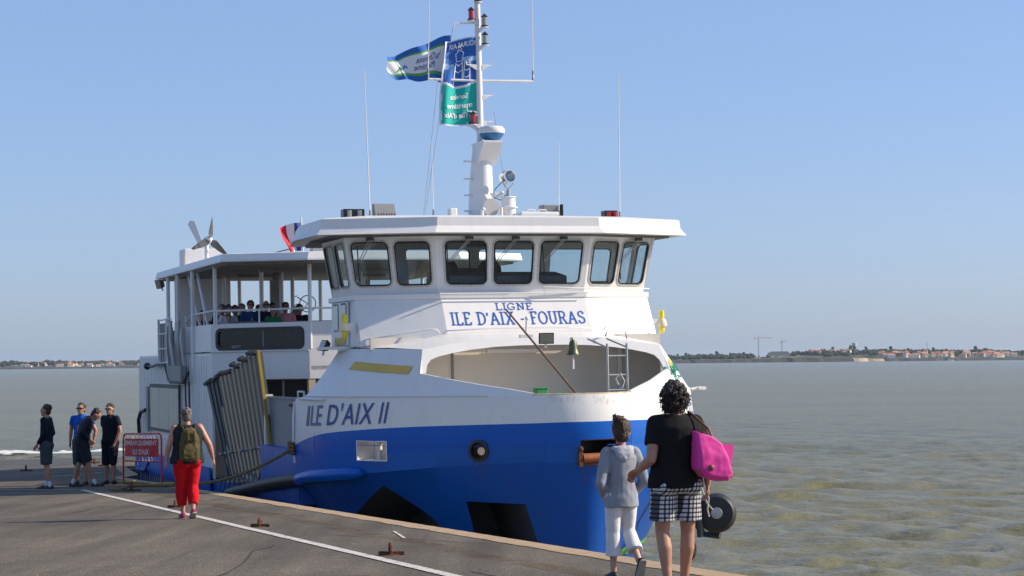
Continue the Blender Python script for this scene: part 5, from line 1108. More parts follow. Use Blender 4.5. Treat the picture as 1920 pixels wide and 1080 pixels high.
# ------------------------------------------------------------------ side ramp: grey ribbed planks standing in their bay
TLc, TRc, BLc, BRc = Vector((-10.7, -3.2, 3.96)), Vector((-5.45, -3.2, 4.5)), Vector((-9.5, -3.02, 1.98)), Vector((-5.0, -3.02, 2.25))
mb = MB(); mb.tube([BLc, BRc], .06, 8); rp_ = part(mb, 'side_ramp', 'grey_ramp', smooth=True)
K = 13; rnd = random.Random(4)
for i in range(K):
    s0, s1 = i / K + .006, (i + 1) / K - .006; dz = (0, .02, -.01, .03, .05, .02, .0, .1, .02, .12, .06, .14, .1)[i]
    a, b, c, d = BLc.lerp(BRc, s0), BLc.lerp(BRc, s1), TLc.lerp(TRc, s1), TLc.lerp(TRc, s0); upd = (d - a).normalized(); c, d = c + upd * dz, d + upd * dz
    nrm = Vector((0, -1, .08)).normalized(); mb = MB()
    mb.add([a, b, c, d] + [p - nrm * .09 for p in (a, b, c, d)], [(0, 1, 2, 3), (7, 6, 5, 4), (0, 4, 5, 1), (1, 5, 6, 2), (2, 6, 7, 3), (3, 7, 4, 0)])
    mb.add([a.lerp(b, .82) + nrm * .001, b + nrm * .001, c + nrm * .001, d.lerp(c, .82) + nrm * .001] + [p + nrm * .022 for p in (a.lerp(b, .82), b, c, d.lerp(c, .82))], [(4, 5, 6, 7), (0, 4, 7, 3), (1, 2, 6, 5), (2, 3, 7, 6), (0, 1, 5, 4)])
    pl_ = part(mb, 'ramp_plank', 'grey_ramp' if i < K - 1 else 'grey_ramp', rp_)
    mb = MB(); mb.tube([d + nrm * .03, c + nrm * .03], .045, 6); part(mb, 'plank_cap', 'darkgrey', pl_, smooth=True)
mb = MB(); e0, e1 = BRc + Vector((.05, 0, 0)), TRc + Vector((.06, 0, .12)); mb.prism([e0, e0 + Vector((.05, 0, 0)), e1 + Vector((.05, 0, 0)), e1], (0, -.05, 0)); part(mb, 'yellow_edge', mat('ramp_yellow', (.36, .24, .02), .5, var=.1), rp_)
for i in range(9):
    p = TLc.lerp(BLc, .72).lerp(TRc.lerp(BRc, .72), .05 + i * .11); mb = MB(); mb.ball(p + Vector((0, -.06, 0)), (.12, .035, .035), 8); part(mb, 'ramp_hinge', 'grey', rp_, smooth=True)
for i in range(10):
    p = BLc.lerp(BRc, .05 + i * .1); mb = MB(); mb.tube([p + Vector((.12, -.16, .18)), p + Vector((-.1, -.2, -.15))], .022, 6); part(mb, 'ramp_strut', 'galv', rp_)
# bent hose and handles at the stern
rail('stern_hose', [(-20.0, -3.2, 2.66), (-19.95, -3.22, 3.0), (-19.6, -3.22, 3.2), (-18.9, -3.2, 3.27)], .05, 'black')
rail('stern_handle', [(-20.3, -3.2, 2.25), (-20.3, -3.25, 1.85), (-20.0, -3.25, 1.75), (-18.8, -3.25, 1.8), (-18.6, -3.2, 2.0)], .03, 'blue')
# round bow fender with white hub on the port bow, its arm and a dark shoe below
fc = Vector((2.15, 2.36, 1.92)); ax = Vector((.75, -.35, .05)).normalized()
mb = MB(); mb.lathe([(.12, -.24), (.22, -.24), (.29, -.17), (.31, -.05), (.30, .06), (.25, .13), (.12, .15)], fc, ax, 26); fd = part(mb, 'bow_fender', 'black', smooth=True)
mb = MB(); mb.lathe([(.095, .14), (.085, .165), (.05, .17), (.005, .172)], fc, ax, 20); part(mb, 'fender_hub', 'galv', fd, smooth=True)
mb = MB(); mb.tube([fc + Vector((-.3, -.5, .3)), fc + Vector((-.3, -.1, -.34)), fc + Vector((-.1, .1, -.36))], .06, 8); mb.tube([fc + Vector((-.05, -.3, .34)), fc + Vector((.06, -.34, .1)), fc + Vector((.02, -.3, -.35))], .05, 8); mb.tube([fc + Vector((-.3, -.5, .3)), Vector((1.3, 1.4, 2.2))], .06, 8); part(mb, 'fender_bracket', 'darkgrey', fd, smooth=True)
mb = MB(); mb.ball(fc + Vector((-.1, -.42, -.55)), (.12, .1, .17), 12); part(mb, 'fender_shoe', 'black', fd, smooth=True)
mb = MB(); mb.tube([fc + ax * .17 + Vector((0, -.06, .05)), fc + ax * .2 + Vector((0, -.16, .16)), fc + Vector((0, -.3, .55))], .014, 5); part(mb, 'fender_lanyard', 'rope_pale', fd, smooth=True)
rail('port_cleat', [(-.1, 3.0, 3.80), (-.1, 3.14, 3.82), (.1, 3.16, 3.82)], .03)
# ------------------------------------------------------------------ things aboard that are not the ferry: spar, rope tangle, flags
def SW(x, y, z): return SHIP @ Vector((x, y, z))
mb = MB(); mb.tube([SW(1.5, -.81, 5.14), SW(1.92, -.41, 4.49), SW(2.35, 0, 3.82)], [.018, .022, .024], 8); tag(mb.build('wooden_spar', 'wood', smooth=True), 'long brown wooden pole leaning across the bow opening', 'pole')
mb = MB(); rnd = random.Random(8)
for i in range(34):
    c = Vector((1.0 + rnd.gauss(0, .06) + .04, 2.06 + rnd.gauss(0, .06) + .07 * (i % 2), 4.16 - abs(rnd.gauss(0, .13)))); pts = [c + Vector((rnd.gauss(0, .03), rnd.gauss(0, .05), rnd.gauss(0, .05))) for _ in range(5)]
    mb.tube([SW(*p) for p in cr(pts, 3)], .011, 5)
o = mb.build('green_rope', 'rope_green', smooth=True); tag(o, 'tangle of turquoise rope hung over the bow bulwark', 'rope')
M['flag_blue'] = mat('flag_blue', (.015, .12, .45), .75, var=.08); M['flag_teal'] = mat('flag_teal', (.0, .42, .36), .75, var=.06); M['flag_white'] = mat('flag_white', (.74, .74, .78), .75, var=.04)
M['flag_navy'] = mat('flag_navy', (.01, .045, .22), .75, var=.08); M['flag_red'] = mat('flag_red', (.62, .012, .03), .75, var=.06); M['flag_green'] = mat('flag_green', (.10, .36, .05), .75, var=.06); M['flag_pale'] = mat('flag_pale', (.30, .48, .72), .75, var=.06)
def flag(name, label, x0, corners, wave, region, mats, nu=56, nv=72, group=None):
    """corners (y, z): top near hoist, top fly, bottom hoist, bottom fly; region(u, v) -> material index, u from hoist, v from top"""
    th_, tf, bh, bf = [Vector((0, *c)) for c in corners]
    def S_(u, v, off=0):
        p = th_.lerp(tf, u).lerp(bh.lerp(bf, u), v); dx, dy, dz = wave(u, v); return SW(x0 + dx + off, p.y + dy, p.z + dz)
    mb = MB(); vs = [S_(i / nu, j / nv) for j in range(nv + 1) for i in range(nu + 1)]; mb.v = [tuple(p) for p in vs]
    for j in range(nv):
        for i in range(nu):
            a = j * (nu + 1) + i; mb.f.append((a, a + 1, a + nu + 2, a + nu + 1)); mb.m.append(region((i + .5) / nu, (j + .5) / nv))
    e = empty(name, Matrix.Translation(S_(0, 0))); o = mb.build('cloth', mats, None, smooth=True, sharp=170, recalc=False); o.parent = e; o.matrix_parent_inverse = e.matrix_world.inverted()
    tag(e, label, 'flag', group); return e, S_
def flag_text(e, S_, s, u0, u1, v0, v1, m, mirror=True, name='lettering', **k):
    vs, fs = text_fit(s, 1, 1, **k); mb = MB(); mb.add([S_(lerp(u0, u1, (x if mirror else 1 - x)), lerp(v1, v0, y), .012) for x, y in vs], fs)
    o = mb.build(name, m, recalc=False); o.parent = e; o.matrix_parent_inverse = e.matrix_world.inverted(); return o
def flag_line(e, S_, pts, w, m, name='emblem'):
    mb = MB(); L = []; Rr = []
    P = [Vector(p) for p in pts]
    for i, p in enumerate(P):
        d = P[min(i + 1, len(P) - 1)] - P[max(i - 1, 0)]; d = Vector((d.x, d.y * 2.3)).normalized(); nn = Vector((-d.y, d.x / 2.3)) * w; L.append(S_(p.x + nn.x, p.y + nn.y, .011)); Rr.append(S_(p.x - nn.x, p.y - nn.y, .011))
    k = len(P); mb.add(L + Rr, [(i, i + 1, k + i + 1, k + i) for i in range(k - 1)]); o = mb.build(name, m, recalc=False); o.parent = e; o.matrix_parent_inverse = e.matrix_world.inverted()
# tall blue and teal service flag, seen from its back so that it reads mirrored
def wv1(u, v): return (.05 * math.sin(7 * u + 2.5 * v) * u + .03 * math.sin(13 * u - 4 * v) * u, .02 * math.sin(6 * v + 1) * u, .015 * math.sin(5 * u + 2 * v))
def rg1(u, v):
    if u > .955 - .01 * math.sin(30 * v) or v > .985 or v < .012: return 2
    c = .525 + .035 * math.sin(5.2 * u - .6)
    if abs(v - c) < .013: return 2
    if v > c: return 1
    if .2 < v < .30 and u < .42 and abs(v - .245) < .05 * (u + .55) * .9 * (1 - u): return 3
    if .24 < v < .36 and u > .62 and abs(v - .30) < .10 * (u - .55): return 3
    return 0
e, S_ = flag('service_flag', 'tall blue and teal flag with mirrored writing flying at the mast', -1.9, [(-.055, 9.92), (-.66, 9.82), (-.10, 8.39), (-.78, 8.37)], wv1, rg1, ['flag_blue', 'flag_teal', 'flag_white', 'flag_pale'])
flag_text(e, S_, "FOURAS AIX", .06, .86, .045, .105, 'letter', bold=.02); flag_text(e, S_, "Service", .24, .72, .635, .695, 'letter', bold=.02); flag_text(e, S_, "maritime", .12, .82, .745, .80, 'letter', bold=.02); flag_text(e, S_, "de l'île d'Aix", .02, .90, .845, .91, 'letter', bold=.02)
for pts in ([(.40, .17), (.52, .13), (.64, .17), (.60, .26), (.44, .26), (.40, .17)], [(.46, .13), (.52, .08), (.60, .14)], [(.42, .27), (.40, .5)], [(.62, .27), (.64, .52)], [(.42, .28), (.52, .31), (.62, .28)], [(.41, .36), (.52, .39), (.63, .36)], [(.22, .26), (.20, .5)], [(.36, .28), (.38, .5)], [(.22, .28), (.30, .30), (.36, .28)], [(.21, .36), (.30, .38), (.37, .36)], [(.21, .44), (.30, .46), (.37, .44)]): flag_line(e, S_, pts, .012, 'letter')
# white departmental flag blowing behind it
def wv2(u, v): return (.10 * math.sin(6 * u + 1.5 * v) * u + .04 * math.sin(14 * u + v * 5), .015 * math.sin(8 * v), .05 * math.sin(5.5 * u + .8) * u + .02 * math.sin(12 * u))
def rg2(u, v):
    if v < .16 + .03 * u or v > .84: return 0
    if v < .215 + .03 * u or v > .785: return 2
    return 1
e, S_ = flag('striped_flag', 'white flag with blue and green bands flying leftwards behind the teal one', -2.0, [(-.50, 9.94), (-1.66, 9.55), (-.70, 9.12), (-1.63, 9.20)], wv2, rg2, ['flag_blue', 'flag_white', 'flag_green'], 64, 40)
flag_text(e, S_, "la Charente", .12, .50, .32, .50, 'flag_navy'); flag_text(e, S_, "Maritime", .16, .50, .54, .70, 'flag_navy')
flag_line(e, S_, [(.62, .62), (.66, .5), (.70, .64)], .02, 'flag_blue'); flag_line(e, S_, [(.72, .66), (.76, .52), (.80, .68)], .025, 'flag_green')
def wv3(u, v): return (.06 * math.sin(6 * u + 3 * v), .02 * math.sin(7 * v + 2) * u, .03 * math.sin(5 * u) * u)
e, S_ = flag('tricolour_flag', 'small blue white and red flag on the staff behind the wheelhouse roof', -9.0, [(-1.545, 7.21), (-2.0, 7.14), (-1.54, 6.64), (-1.78, 6.60)], wv3, lambda u, v: 0 if u < .34 else (1 if u < .66 else 2), ['flag_navy', 'flag_white', 'flag_red'], 30, 30)

# ------------------------------------------------------------------ on the pier: barrier with banner, mooring eyes, mooring line, litter
bu, bv = 47.1, 6.72
base = G(bu, bv); bX = (UU * -2.45 + VV * .50 + Vector((0, 0, .07))).normalized(); bz = Vector((0, 0, 1)); bN = Vector((bX.y, -bX.x, 0)).normalized()
bar = empty('barrier', Matrix.Translation(base)); tag(bar, 'red tubular barrier with boarding banner beside the woman in red trousers', 'barrier')
def bp(x, z, n=0): return bX * x + bz * z + bN * n
Wd = 2.5
mb = MB(); mb.tube([bp(0, 0), bp(0, 1.0), bp(.03, 1.10), bp(.12, 1.15), bp(Wd - .12, 1.15), bp(Wd - .03, 1.10), bp(Wd, 1.0), bp(Wd, 0)], .022, 8); mb.build('frame', 'red', bar, smooth=True)
mb = MB(); mb.tube([bp(0, .52), bp(Wd, .52)], .018, 8); mb.build('lower_rail', 'red', bar, smooth=True)
for x in (0, Wd): mb = MB(); mb.tube([bp(x, .03, -.3), bp(x, .03, .3)], .02, 8); mb.build('foot', mat('barrier_foot_yellow', (.6, .5, .05), .5), bar, smooth=True)
mb = MB(); k = 24; mb.add([bp(lerp(.12, Wd - .12, i / k), z, .01 + .012 * math.sin(i * 1.1) * (1 if z > .8 else .6)) for z in (.62, .83, 1.04) for i in range(k + 1)], [(r * (k + 1) + i, r * (k + 1) + i + 1, (r + 1) * (k + 1) + i + 1, (r + 1) * (k + 1) + i) for r in range(2) for i in range(k)]); bn = mb.build('banner', 'red_banner', bar, smooth=True, recalc=False)
for s, x0, w, z0, h in (("EMBARQUEMENT", .22, 2.06, .865, .13), ("ILE D'AIX", .72, 1.06, .67, .13)):
    vs, fs = text_fit(s, w, h, bold=.018); mb = MB(); mb.add([bp(x0 + x, z0 + y, .03) for x, y in vs], fs); mb.build('lettering', 'letter', bn, recalc=False)
lac = [((.12 + .2 * i, 1.03), (.04 + .2 * i, 1.15)) for i in range(12)] + [((.12 + .2 * i, .63), (.2 + .2 * i, .52)) for i in range(11)] + [((.12, .66 + .12 * i), (0, .62 + .13 * i)) for i in range(4)]
for a, b in lac: mb = MB(); mb.tube([bp(a[0], a[1], .02), bp(b[0], b[1], .03)], .007, 5); mb.build('lacing', 'rope_pale', bar)
def eye(u, v, rot, s, label, grp):
    e = empty('mooring_eye', Matrix.Translation(G(u, v)) @ Matrix.Rotation(rot, 4, 'Z')); tag(e, label, 'mooring ring', grp)
    mb = MB(); mb.tube([(0, .0, -.02), (.01, -.055 * s, .05 * s), (.01, -.05 * s, .11 * s), (.01, 0, .145 * s), (.01, .05 * s, .11 * s), (.01, .055 * s, .05 * s), (0, 0, -.02)], .028 * s, 8); mb.build('eye', 'rust', e, smooth=True)
    mb = MB(); mb.box((.02, 0, .022), (.34 * s, .06 * s, .04)); mb.build('bar', 'rust', e, bevel=.008)
    mb = MB(); mb.lathe([(.13 * s, 0.0), (.13 * s, .008), (.02, .012)], (0, 0, 0), n=16); mb.build('base_plate', 'rust', e)
eye(19.43, 5.45, .1, 0.78, 'rusty mooring eye nearest the camera, just right of the white line', 'mooring eyes along the pier')
eye(25.65, 5.42, -.1, 0.76, 'rusty mooring eye right of the red trousers woman, second from camera', 'mooring eyes along the pier')
eye(32.4, 5.45, .05, 0.8, "rusty mooring eye at the left of the red trousers woman's feet", 'mooring eyes along the pier')
eye(41.0, 6.0, .2, 1.1, 'rusty mooring eye in the shade holding the ferry line', 'mooring eyes along the pier')
eye(62.2, 5.9, .3, 1.1, 'far rusty mooring eye behind the man facing left', 'mooring eyes along the pier')
eye(72.5, 9.3, -.1, 1.15, 'far rusty mooring eye left of the barrier', 'mooring eyes along the pier')
eye(66.5, 8.8, .4, 1.0, 'small far mooring eye just below the other one by the barrier', 'mooring eyes along the pier')
# mooring line from the ferry to the shaded eye
A = SW(-2.42, -3.32, 2.92); B = G(41.0, 6.0, .12); pts = []
for i in range(25):
    t = i / 24; p = A.lerp(B, t); p.z -= .38 * math.sin(math.pi * t) * (1 - t * .4); pts.append(p)
pts += [G(41.1, 5.8, .05), G(41.8, 5.7, .03), G(43, 6.1, .03), G(44.5, 6.9, .03), G(46, 6.6, .03)]
mb = MB(); mb.tube(cr(pts, 2), .034, 8); tag(mb.build('mooring_line', 'rope', smooth=True), 'thick tan mooring line running from the ferry side to the pier', 'rope')
mb = MB()
for k in range(4): mb.tube([SW(-2.46 + .12 * math.cos(t * .7), -3.29 - .05 * math.sin(t * .7), 2.86 + .055 * k + .02 * math.sin(t * .7)) for t in range(10)], .032, 6)
tag(mb.build('rope_turns', 'rope', smooth=True), 'turns of tan rope wound on the ferry side beside the boarding recess', 'rope')
M['dryleaf'] = mat('dry_leaf', (.30, .14, .08), .8, var=.3, vscale=30); M['greenleaf'] = mat('green_leaf', (.08, .2, .05), .7, var=.2)
le = empty('leaf_scrap', Matrix.Translation(G(18.3, 1.83))); tag(le, 'dead brown and green leaf scrap lying on the near asphalt', 'leaf')
for dx, m_, w in ((0, 'dryleaf', .085), (.10, 'greenleaf', .06)):
    mb = MB(); n_ = 8; up_ = [(dx + lerp(-w, w, i / n_), .03 * math.sin(math.pi * i / n_), .008 + .02 * math.sin(math.pi * i / n_) + .006 * math.sin(i * 2.1)) for i in range(n_ + 1)]; lo_ = [(dx + lerp(-w, w, i / n_), -.025 * math.sin(math.pi * i / n_) - .002, .006 + .008 * math.sin(i * 1.7)) for i in range(n_ + 1)]
    mb.add(up_ + lo_, [(i, i + 1, n_ + 2 + i, n_ + 1 + i) for i in range(n_)]); mb.build('leaf_blade', m_, le, recalc=False)
# ------------------------------------------------------------------ people
def skin_mat(name, c): return mat(name, c, .55, var=.10, vscale=9, sss=.08, bump=.05, bscale=80)
M['skin'] = skin_mat('skin_tanned', (.40, .20, .125)); M['skin_pale'] = skin_mat('skin_fair', (.50, .29, .21)); M['skin_red'] = skin_mat('skin_ruddy', (.46, .22, .15))
def cloth(name, c, rough=.9, var=.10, vs=7.0, bump=.10, bs=90.0): return mat(name, c, rough, var=var, vscale=vs, bump=bump, bscale=bs, spec=.2)
M['black_tee'] = cloth('black_cotton', (.010, .010, .011)); M['hoodie'] = cloth('grey_fleece', (.27, .29, .33)); M['white_cotton'] = cloth('white_cotton', (.66, .65, .66)); M['hood_red'] = cloth('raspberry_lining', (.42, .02, .06))
M['red_cotton'] = cloth('red_cotton', (.52, .006, .012)); M['charcoal'] = cloth('charcoal_cotton', (.022, .023, .027)); M['navy'] = cloth('navy_cotton', (.010, .012, .022)); M['navy_jacket'] = cloth('navy_jacket', (.016, .019, .030), .7); M['blue_shirt'] = cloth('blue_cotton', (.012, .09, .40))
M['slate'] = cloth('slate_cotton', (.045, .058, .068)); M['darkslate'] = cloth('dark_slate_cotton', (.020, .026, .032)); M['olive'] = cloth('olive_canvas', (.105, .085, .035)); M['olive_dark'] = cloth('olive_webbing', (.05, .04, .018)); M['magenta'] = cloth('magenta_nylon', (.66, .05, .30), .55, .06)
M['brown_leather'] = mat('brown_leather', (.16, .06, .022), .5, var=.2, vscale=20); M['sole'] = cloth('shoe_sole', (.36, .34, .30)); M['shoe_black'] = mat('black_shoe', (.012, .012, .013), .6, var=.1); M['shoe_pink'] = cloth('sandal_strap', (.30, .04, .09)); M['sock'] = cloth('white_sock', (.6, .6, .62))
def hair_mat(name, c): return mat(name, c, .5, var=.45, vscale=26, bump=.9, bscale=70, detail=7)
M['hair_dark'] = hair_mat('hair_dark_brown', (.022, .013, .009)); M['hair_brown'] = hair_mat('hair_brown', (.055, .026, .011)); M['hair_grey'] = hair_mat('hair_grey', (.13, .105, .09)); M['hair_short'] = hair_mat('hair_short_brown', (.035, .020, .012))
def plaid():
    mt, n, l, b = principled('black_white_plaid'); tc = n.new('ShaderNodeTexCoord'); sx = n.new('ShaderNodeSeparateXYZ'); l.new(tc.outputs['Object'], sx.inputs[0])
    def band(sock, k, ph, thr):
        a = n.new('ShaderNodeMath'); a.operation = 'MULTIPLY_ADD'; a.inputs[1].default_value = k; a.inputs[2].default_value = ph; l.new(sock, a.inputs[0])
        f = n.new('ShaderNodeMath'); f.operation = 'FRACT'; l.new(a.outputs[0], f.inputs[0]); c = n.new('ShaderNodeMath'); c.operation = 'LESS_THAN'; c.inputs[1].default_value = thr; l.new(f.outputs[0], c.inputs[0]); return c.outputs[0]
    def add(a, c, w):
        m_ = n.new('ShaderNodeMath'); m_.operation = 'MULTIPLY_ADD'; m_.inputs[1].default_value = w; l.new(a, m_.inputs[0]); l.new(c, m_.inputs[2]) if c else None
        if not c: m_.inputs[2].default_value = 0
        return m_.outputs[0]
    sw = n.new('ShaderNodeMath'); sw.operation = 'ADD'; l.new(sx.outputs[0], sw.inputs[0]); yy = n.new('ShaderNodeMath'); yy.operation = 'MULTIPLY'; yy.inputs[1].default_value = .55; l.new(sx.outputs[1], yy.inputs[0]); l.new(yy.outputs[0], sw.inputs[1])
    v = add(band(sw.outputs[0], 28, .2, .40), None, .5); v = add(band(sx.outputs[2], 28, .1, .40), v, .5); v = add(band(sw.outputs[0], 28, .64, .10), v, .2); v = add(band(sx.outputs[2], 28, .54, .10), v, .2)
    rp = n.new('ShaderNodeValToRGB'); e = rp.color_ramp.elements; e[0].position = .12; e[0].color = (.62, .61, .62, 1); e[1].position = .95; e[1].color = (.006, .006, .008, 1); m_ = e.new(.5); m_.color = (.085, .085, .10, 1)
    l.new(v, rp.inputs[0]); l.new(rp.outputs[0], b.inputs['Base Color']); b.inputs['Roughness'].default_value = .9; return mt
M['plaid'] = plaid()
def capsule(mb, a, b, ra, rb=None, n=12):
    rb = ra if rb is None else rb; a = Vector(a); b = Vector(b); d = b - a
    if d.length < 1e-5: return mb.ball(a, ra, n)
    d.normalize(); pts = []; rs = []
    for k in range(4): t = R(90 * k / 4); pts.append(a - d * ra * math.cos(t)); rs.append(max(ra * math.sin(t), ra * .12))
    pts += [a, b]; rs += [ra, rb]
    for k in range(3, -1, -1): t = R(90 * k / 4); pts.append(b + d * rb * math.cos(t)); rs.append(max(rb * math.sin(t), rb * .12))
    return mb.tube(pts, rs, n)
def chain(mb, pts, rs):
    for (p, q), (r, s) in zip(zip(pts, pts[1:]), zip(rs, rs[1:])): capsule(mb, p, q, r, s)
def fchain(mb, pts, rs):
    """like chain, but the last piece ends in a flat cut: a sleeve or trouser end"""
    chain(mb, pts[:-1], rs[:-1]) if len(pts) > 2 else mb.ball(pts[0], rs[0], 12)
    a, b = Vector(pts[-2]), Vector(pts[-1]); mb.tube([a, a.lerp(b, .5), a.lerp(b, .93), b], [rs[-2], (rs[-2] + rs[-1]) / 2, rs[-1], rs[-1] * 1.04], 14)
def ering(c, rx, ry, n=18, tilt=0.0, yaw=0.0):
    c = Vector(c); out = []
    for j in range(n):
        a = 2 * math.pi * j / n; p = Vector((rx * math.cos(a), ry * math.sin(a), 0)); p.rotate(Matrix.Rotation(tilt, 3, 'X')); p.rotate(Matrix.Rotation(yaw, 3, 'Z')); out.append(c + p)
    return out
def remesh(mb, name, mt, parent, voxel, smooth=4, wrinkle=0.0, wfreq=9.0, wstretch=(1, 1, 1), seed=0):
    me = bpy.data.meshes.new('raw'); me.from_pydata([tuple(p) for p in mb.v], [], mb.f); bm = bmesh.new(); bm.from_mesh(me); bmesh.ops.recalc_face_normals(bm, faces=bm.faces); bm.to_mesh(me); bm.free()
    o = bpy.data.objects.new('raw', me); COL.objects.link(o); md = o.modifiers.new('r', 'REMESH'); md.mode = 'VOXEL'; md.voxel_size = voxel; sm = o.modifiers.new('s', 'SMOOTH'); sm.factor = .5; sm.iterations = smooth
    dg = bpy.context.evaluated_depsgraph_get(); dg.update(); m2 = bpy.data.meshes.new_from_object(o.evaluated_get(dg)); bpy.data.objects.remove(o); bpy.data.meshes.remove(me)
    m2.name = name
    if wrinkle:
        st = Vector(wstretch); off = Vector((seed * 3.1, seed * 1.7, seed)); nr = [v.normal.copy() for v in m2.vertices]
        for v, nn in zip(m2.vertices, nr):
            q = Vector((v.co.x * st.x, v.co.y * st.y, v.co.z * st.z)) * wfreq + off
            v.co += nn * (wrinkle * (noise.noise(q) + .55 * noise.noise(q * 2.3)))
    m2.materials.clear(); m2.materials.append(M[mt] if isinstance(mt, str) else mt); m2.polygons.foreach_set('use_smooth', [True] * len(m2.polygons)); m2.polygons.foreach_set('material_index', [0] * len(m2.polygons)); m2.update()
    ob = bpy.data.objects.new(name, m2); COL.objects.link(ob); ob.parent = parent; return ob
def hand(mb, wr, dr, side, palm, s=1.0, curl=.5):
    """palm and five bent fingers; dr forearm direction, palm = direction the palm faces"""
    d = Vector(dr).normalized(); pn = Vector(palm); pn = (pn - d * pn.dot(d)).normalized(); sd = d.cross(pn)      # across the knuckles
    w = Vector(wr); c = w + d * .045 * s
    for k in (-1.2, -.4, .4, 1.2): capsule(mb, w + d * .01 * s + sd * k * .012 * s, c + d * .045 * s + sd * k * .02 * s, .016 * s, .013 * s, 8)
    for k, L in ((-1.5, .062), (-.5, .075), (.5, .07), (1.5, .055)):
        b = c + d * .05 * s + sd * k * .0195 * s; a1 = R(28 * curl * 2); a2 = R(60 * curl * 2)
        m1 = b + (d * math.cos(a1) + pn * math.sin(a1)) * L * .5 * s; m2 = m1 + (d * math.cos(a2) + pn * math.sin(a2)) * L * .5 * s
        capsule(mb, b, m1, .0098 * s, .009 * s, 8); capsule(mb, m1, m2, .009 * s, .0078 * s, 8)
    t = w + d * .02 * s - sd * side * .028 * s; t1 = t + (d * .7 - sd * side * .6 + pn * .3).normalized() * .042 * s; capsule(mb, t, t1, .013 * s, .011 * s, 8); capsule(mb, t1, t1 + (d * .9 + pn * .4).normalized() * .03 * s, .0105 * s, .0085 * s, 8)
def make_person(label, u, v, h, psi, P, top, bottom, shoes, hairf, skin='skin', g=1.0, voxel=.014, group=None, sunglasses=None, base=None, seated=False):
    """P: joints in a 1.7 m figure; x right, y forward, z up"""
    s = h / 1.7; loc = base if base is not None else G(u, v)
    root = empty('person', Matrix.Translation(loc) @ Matrix.Rotation(psi, 4, 'Z') @ Matrix.Scale(s, 4)); tag(root, label, 'person', group)
    D = dict(pel=(0, 0, .93), che=(0, 0, 1.24), neck=(0, -.005, 1.43), head=(0, .015, 1.585), hipR=(.09, 0, .90), hipL=(-.09, 0, .90), knR=(.095, .02, .49), knL=(-.095, .02, .49), anR=(.10, 0, .085), anL=(-.10, 0, .085), ftR=None, ftL=None,
             shR=(.175, 0, 1.385), shL=(-.175, 0, 1.385), elR=(.23, -.03, 1.11), elL=(-.23, -.03, 1.11), wrR=(.25, .06, .87), wrL=(-.25, .06, .87), look=0.0, nod=0.0, palmR=(-1, 0, 0), palmL=(1, 0, 0), tilt=0.0, curl=.45, hs=1.0)
    D.update(P); J = {k: (Vector(x) if isinstance(x, tuple) else x) for k, x in D.items()}
    HM = Matrix.Translation(J['head']) @ Matrix.Rotation(J['look'], 4, 'Z') @ Matrix.Rotation(J['nod'], 4, 'X') @ Matrix.Scale(J['hs'], 4)
    mb = MB()
    # head: skull, jaw, nose, ears, brow, lips
    mb.ball((0, 0, 0), 1, 16, T=HM @ Matrix.Diagonal((.074, .092, .105, 1))); mb.ball((0, 0, 0), 1, 14, T=HM @ Matrix.Translation((0, .028, -.055)) @ Matrix.Diagonal((.056, .060, .066, 1)))
    capsule(mb, HM @ Vector((0, .092, .012)), HM @ Vector((0, .108, -.022)), .009, .015, 8); mb.ball((0, 0, 0), 1, 8, T=HM @ Matrix.Translation((0, .088, -.058)) @ Matrix.Diagonal((.024, .010, .010, 1))); mb.ball((0, 0, 0), 1, 8, T=HM @ Matrix.Translation((0, .082, .028)) @ Matrix.Diagonal((.05, .014, .011, 1))); mb.ball((0, 0, 0), 1, 8, T=HM @ Matrix.Translation((0, .078, -.1)) @ Matrix.Diagonal((.024, .02, .018, 1)))
    for sx in (-1, 1): mb.ball((0, 0, 0), 1, 8, T=HM @ Matrix.Translation((sx * .078, -.008, -.012)) @ Matrix.Diagonal((.013, .024, .034, 1)))
    capsule(mb, J['neck'] - Vector((0, 0, .05)), J['head'] + (J['neck'] - J['head']) * .35, .058 * (.6 + .4 * g), .052)
    # torso core
    up = (J['neck'] - J['pel']).normalized()
    capsule(mb, J['pel'], J['che'], .11 * g, .115 * g); capsule(mb, J['shL'] * .8 + J['che'] * .2, J['shR'] * .8 + J['che'] * .2, .06, .06)
    for q, sx in (('R', 1), ('L', -1)):
        ag = .62 + .38 * g
        chain(mb, [J['sh' + q], J['sh' + q].lerp(J['el' + q], .45), J['el' + q]], [.054 * ag, .049 * ag, .040 * ag]); chain(mb, [J['el' + q], J['el' + q].lerp(J['wr' + q], .35), J['wr' + q]], [.040 * ag, .041 * ag, .027]); 
        hand(mb, J['wr' + q], J['wr' + q] - J['el' + q], sx, J['palm' + q], 1.0, J['curl'])
        if not seated:
            lg = .66 + .34 * g; kn, an, hp = J['kn' + q], J['an' + q], J['hip' + q]; back = Vector((0, -.018, 0))
            chain(mb, [hp, hp.lerp(kn, .5), kn], [.085 * lg, .072 * lg, .054 * lg]); chain(mb, [kn, kn.lerp(an, .32) + back, kn.lerp(an, .7), an], [.053 * lg, .056 * lg, .040 * lg, .034])
    vx = min(voxel, .0095) if voxel < .012 else voxel
    body = remesh(mb, 'body', skin, root, vx, 3)
    # eyes
    for sx in (-1, 1): mb = MB(); mb.ball(HM @ Vector((sx * .031, .083, .005)), (.011, .007, .007), 8); mb.build('eye', 'blackgloss', root, smooth=True)
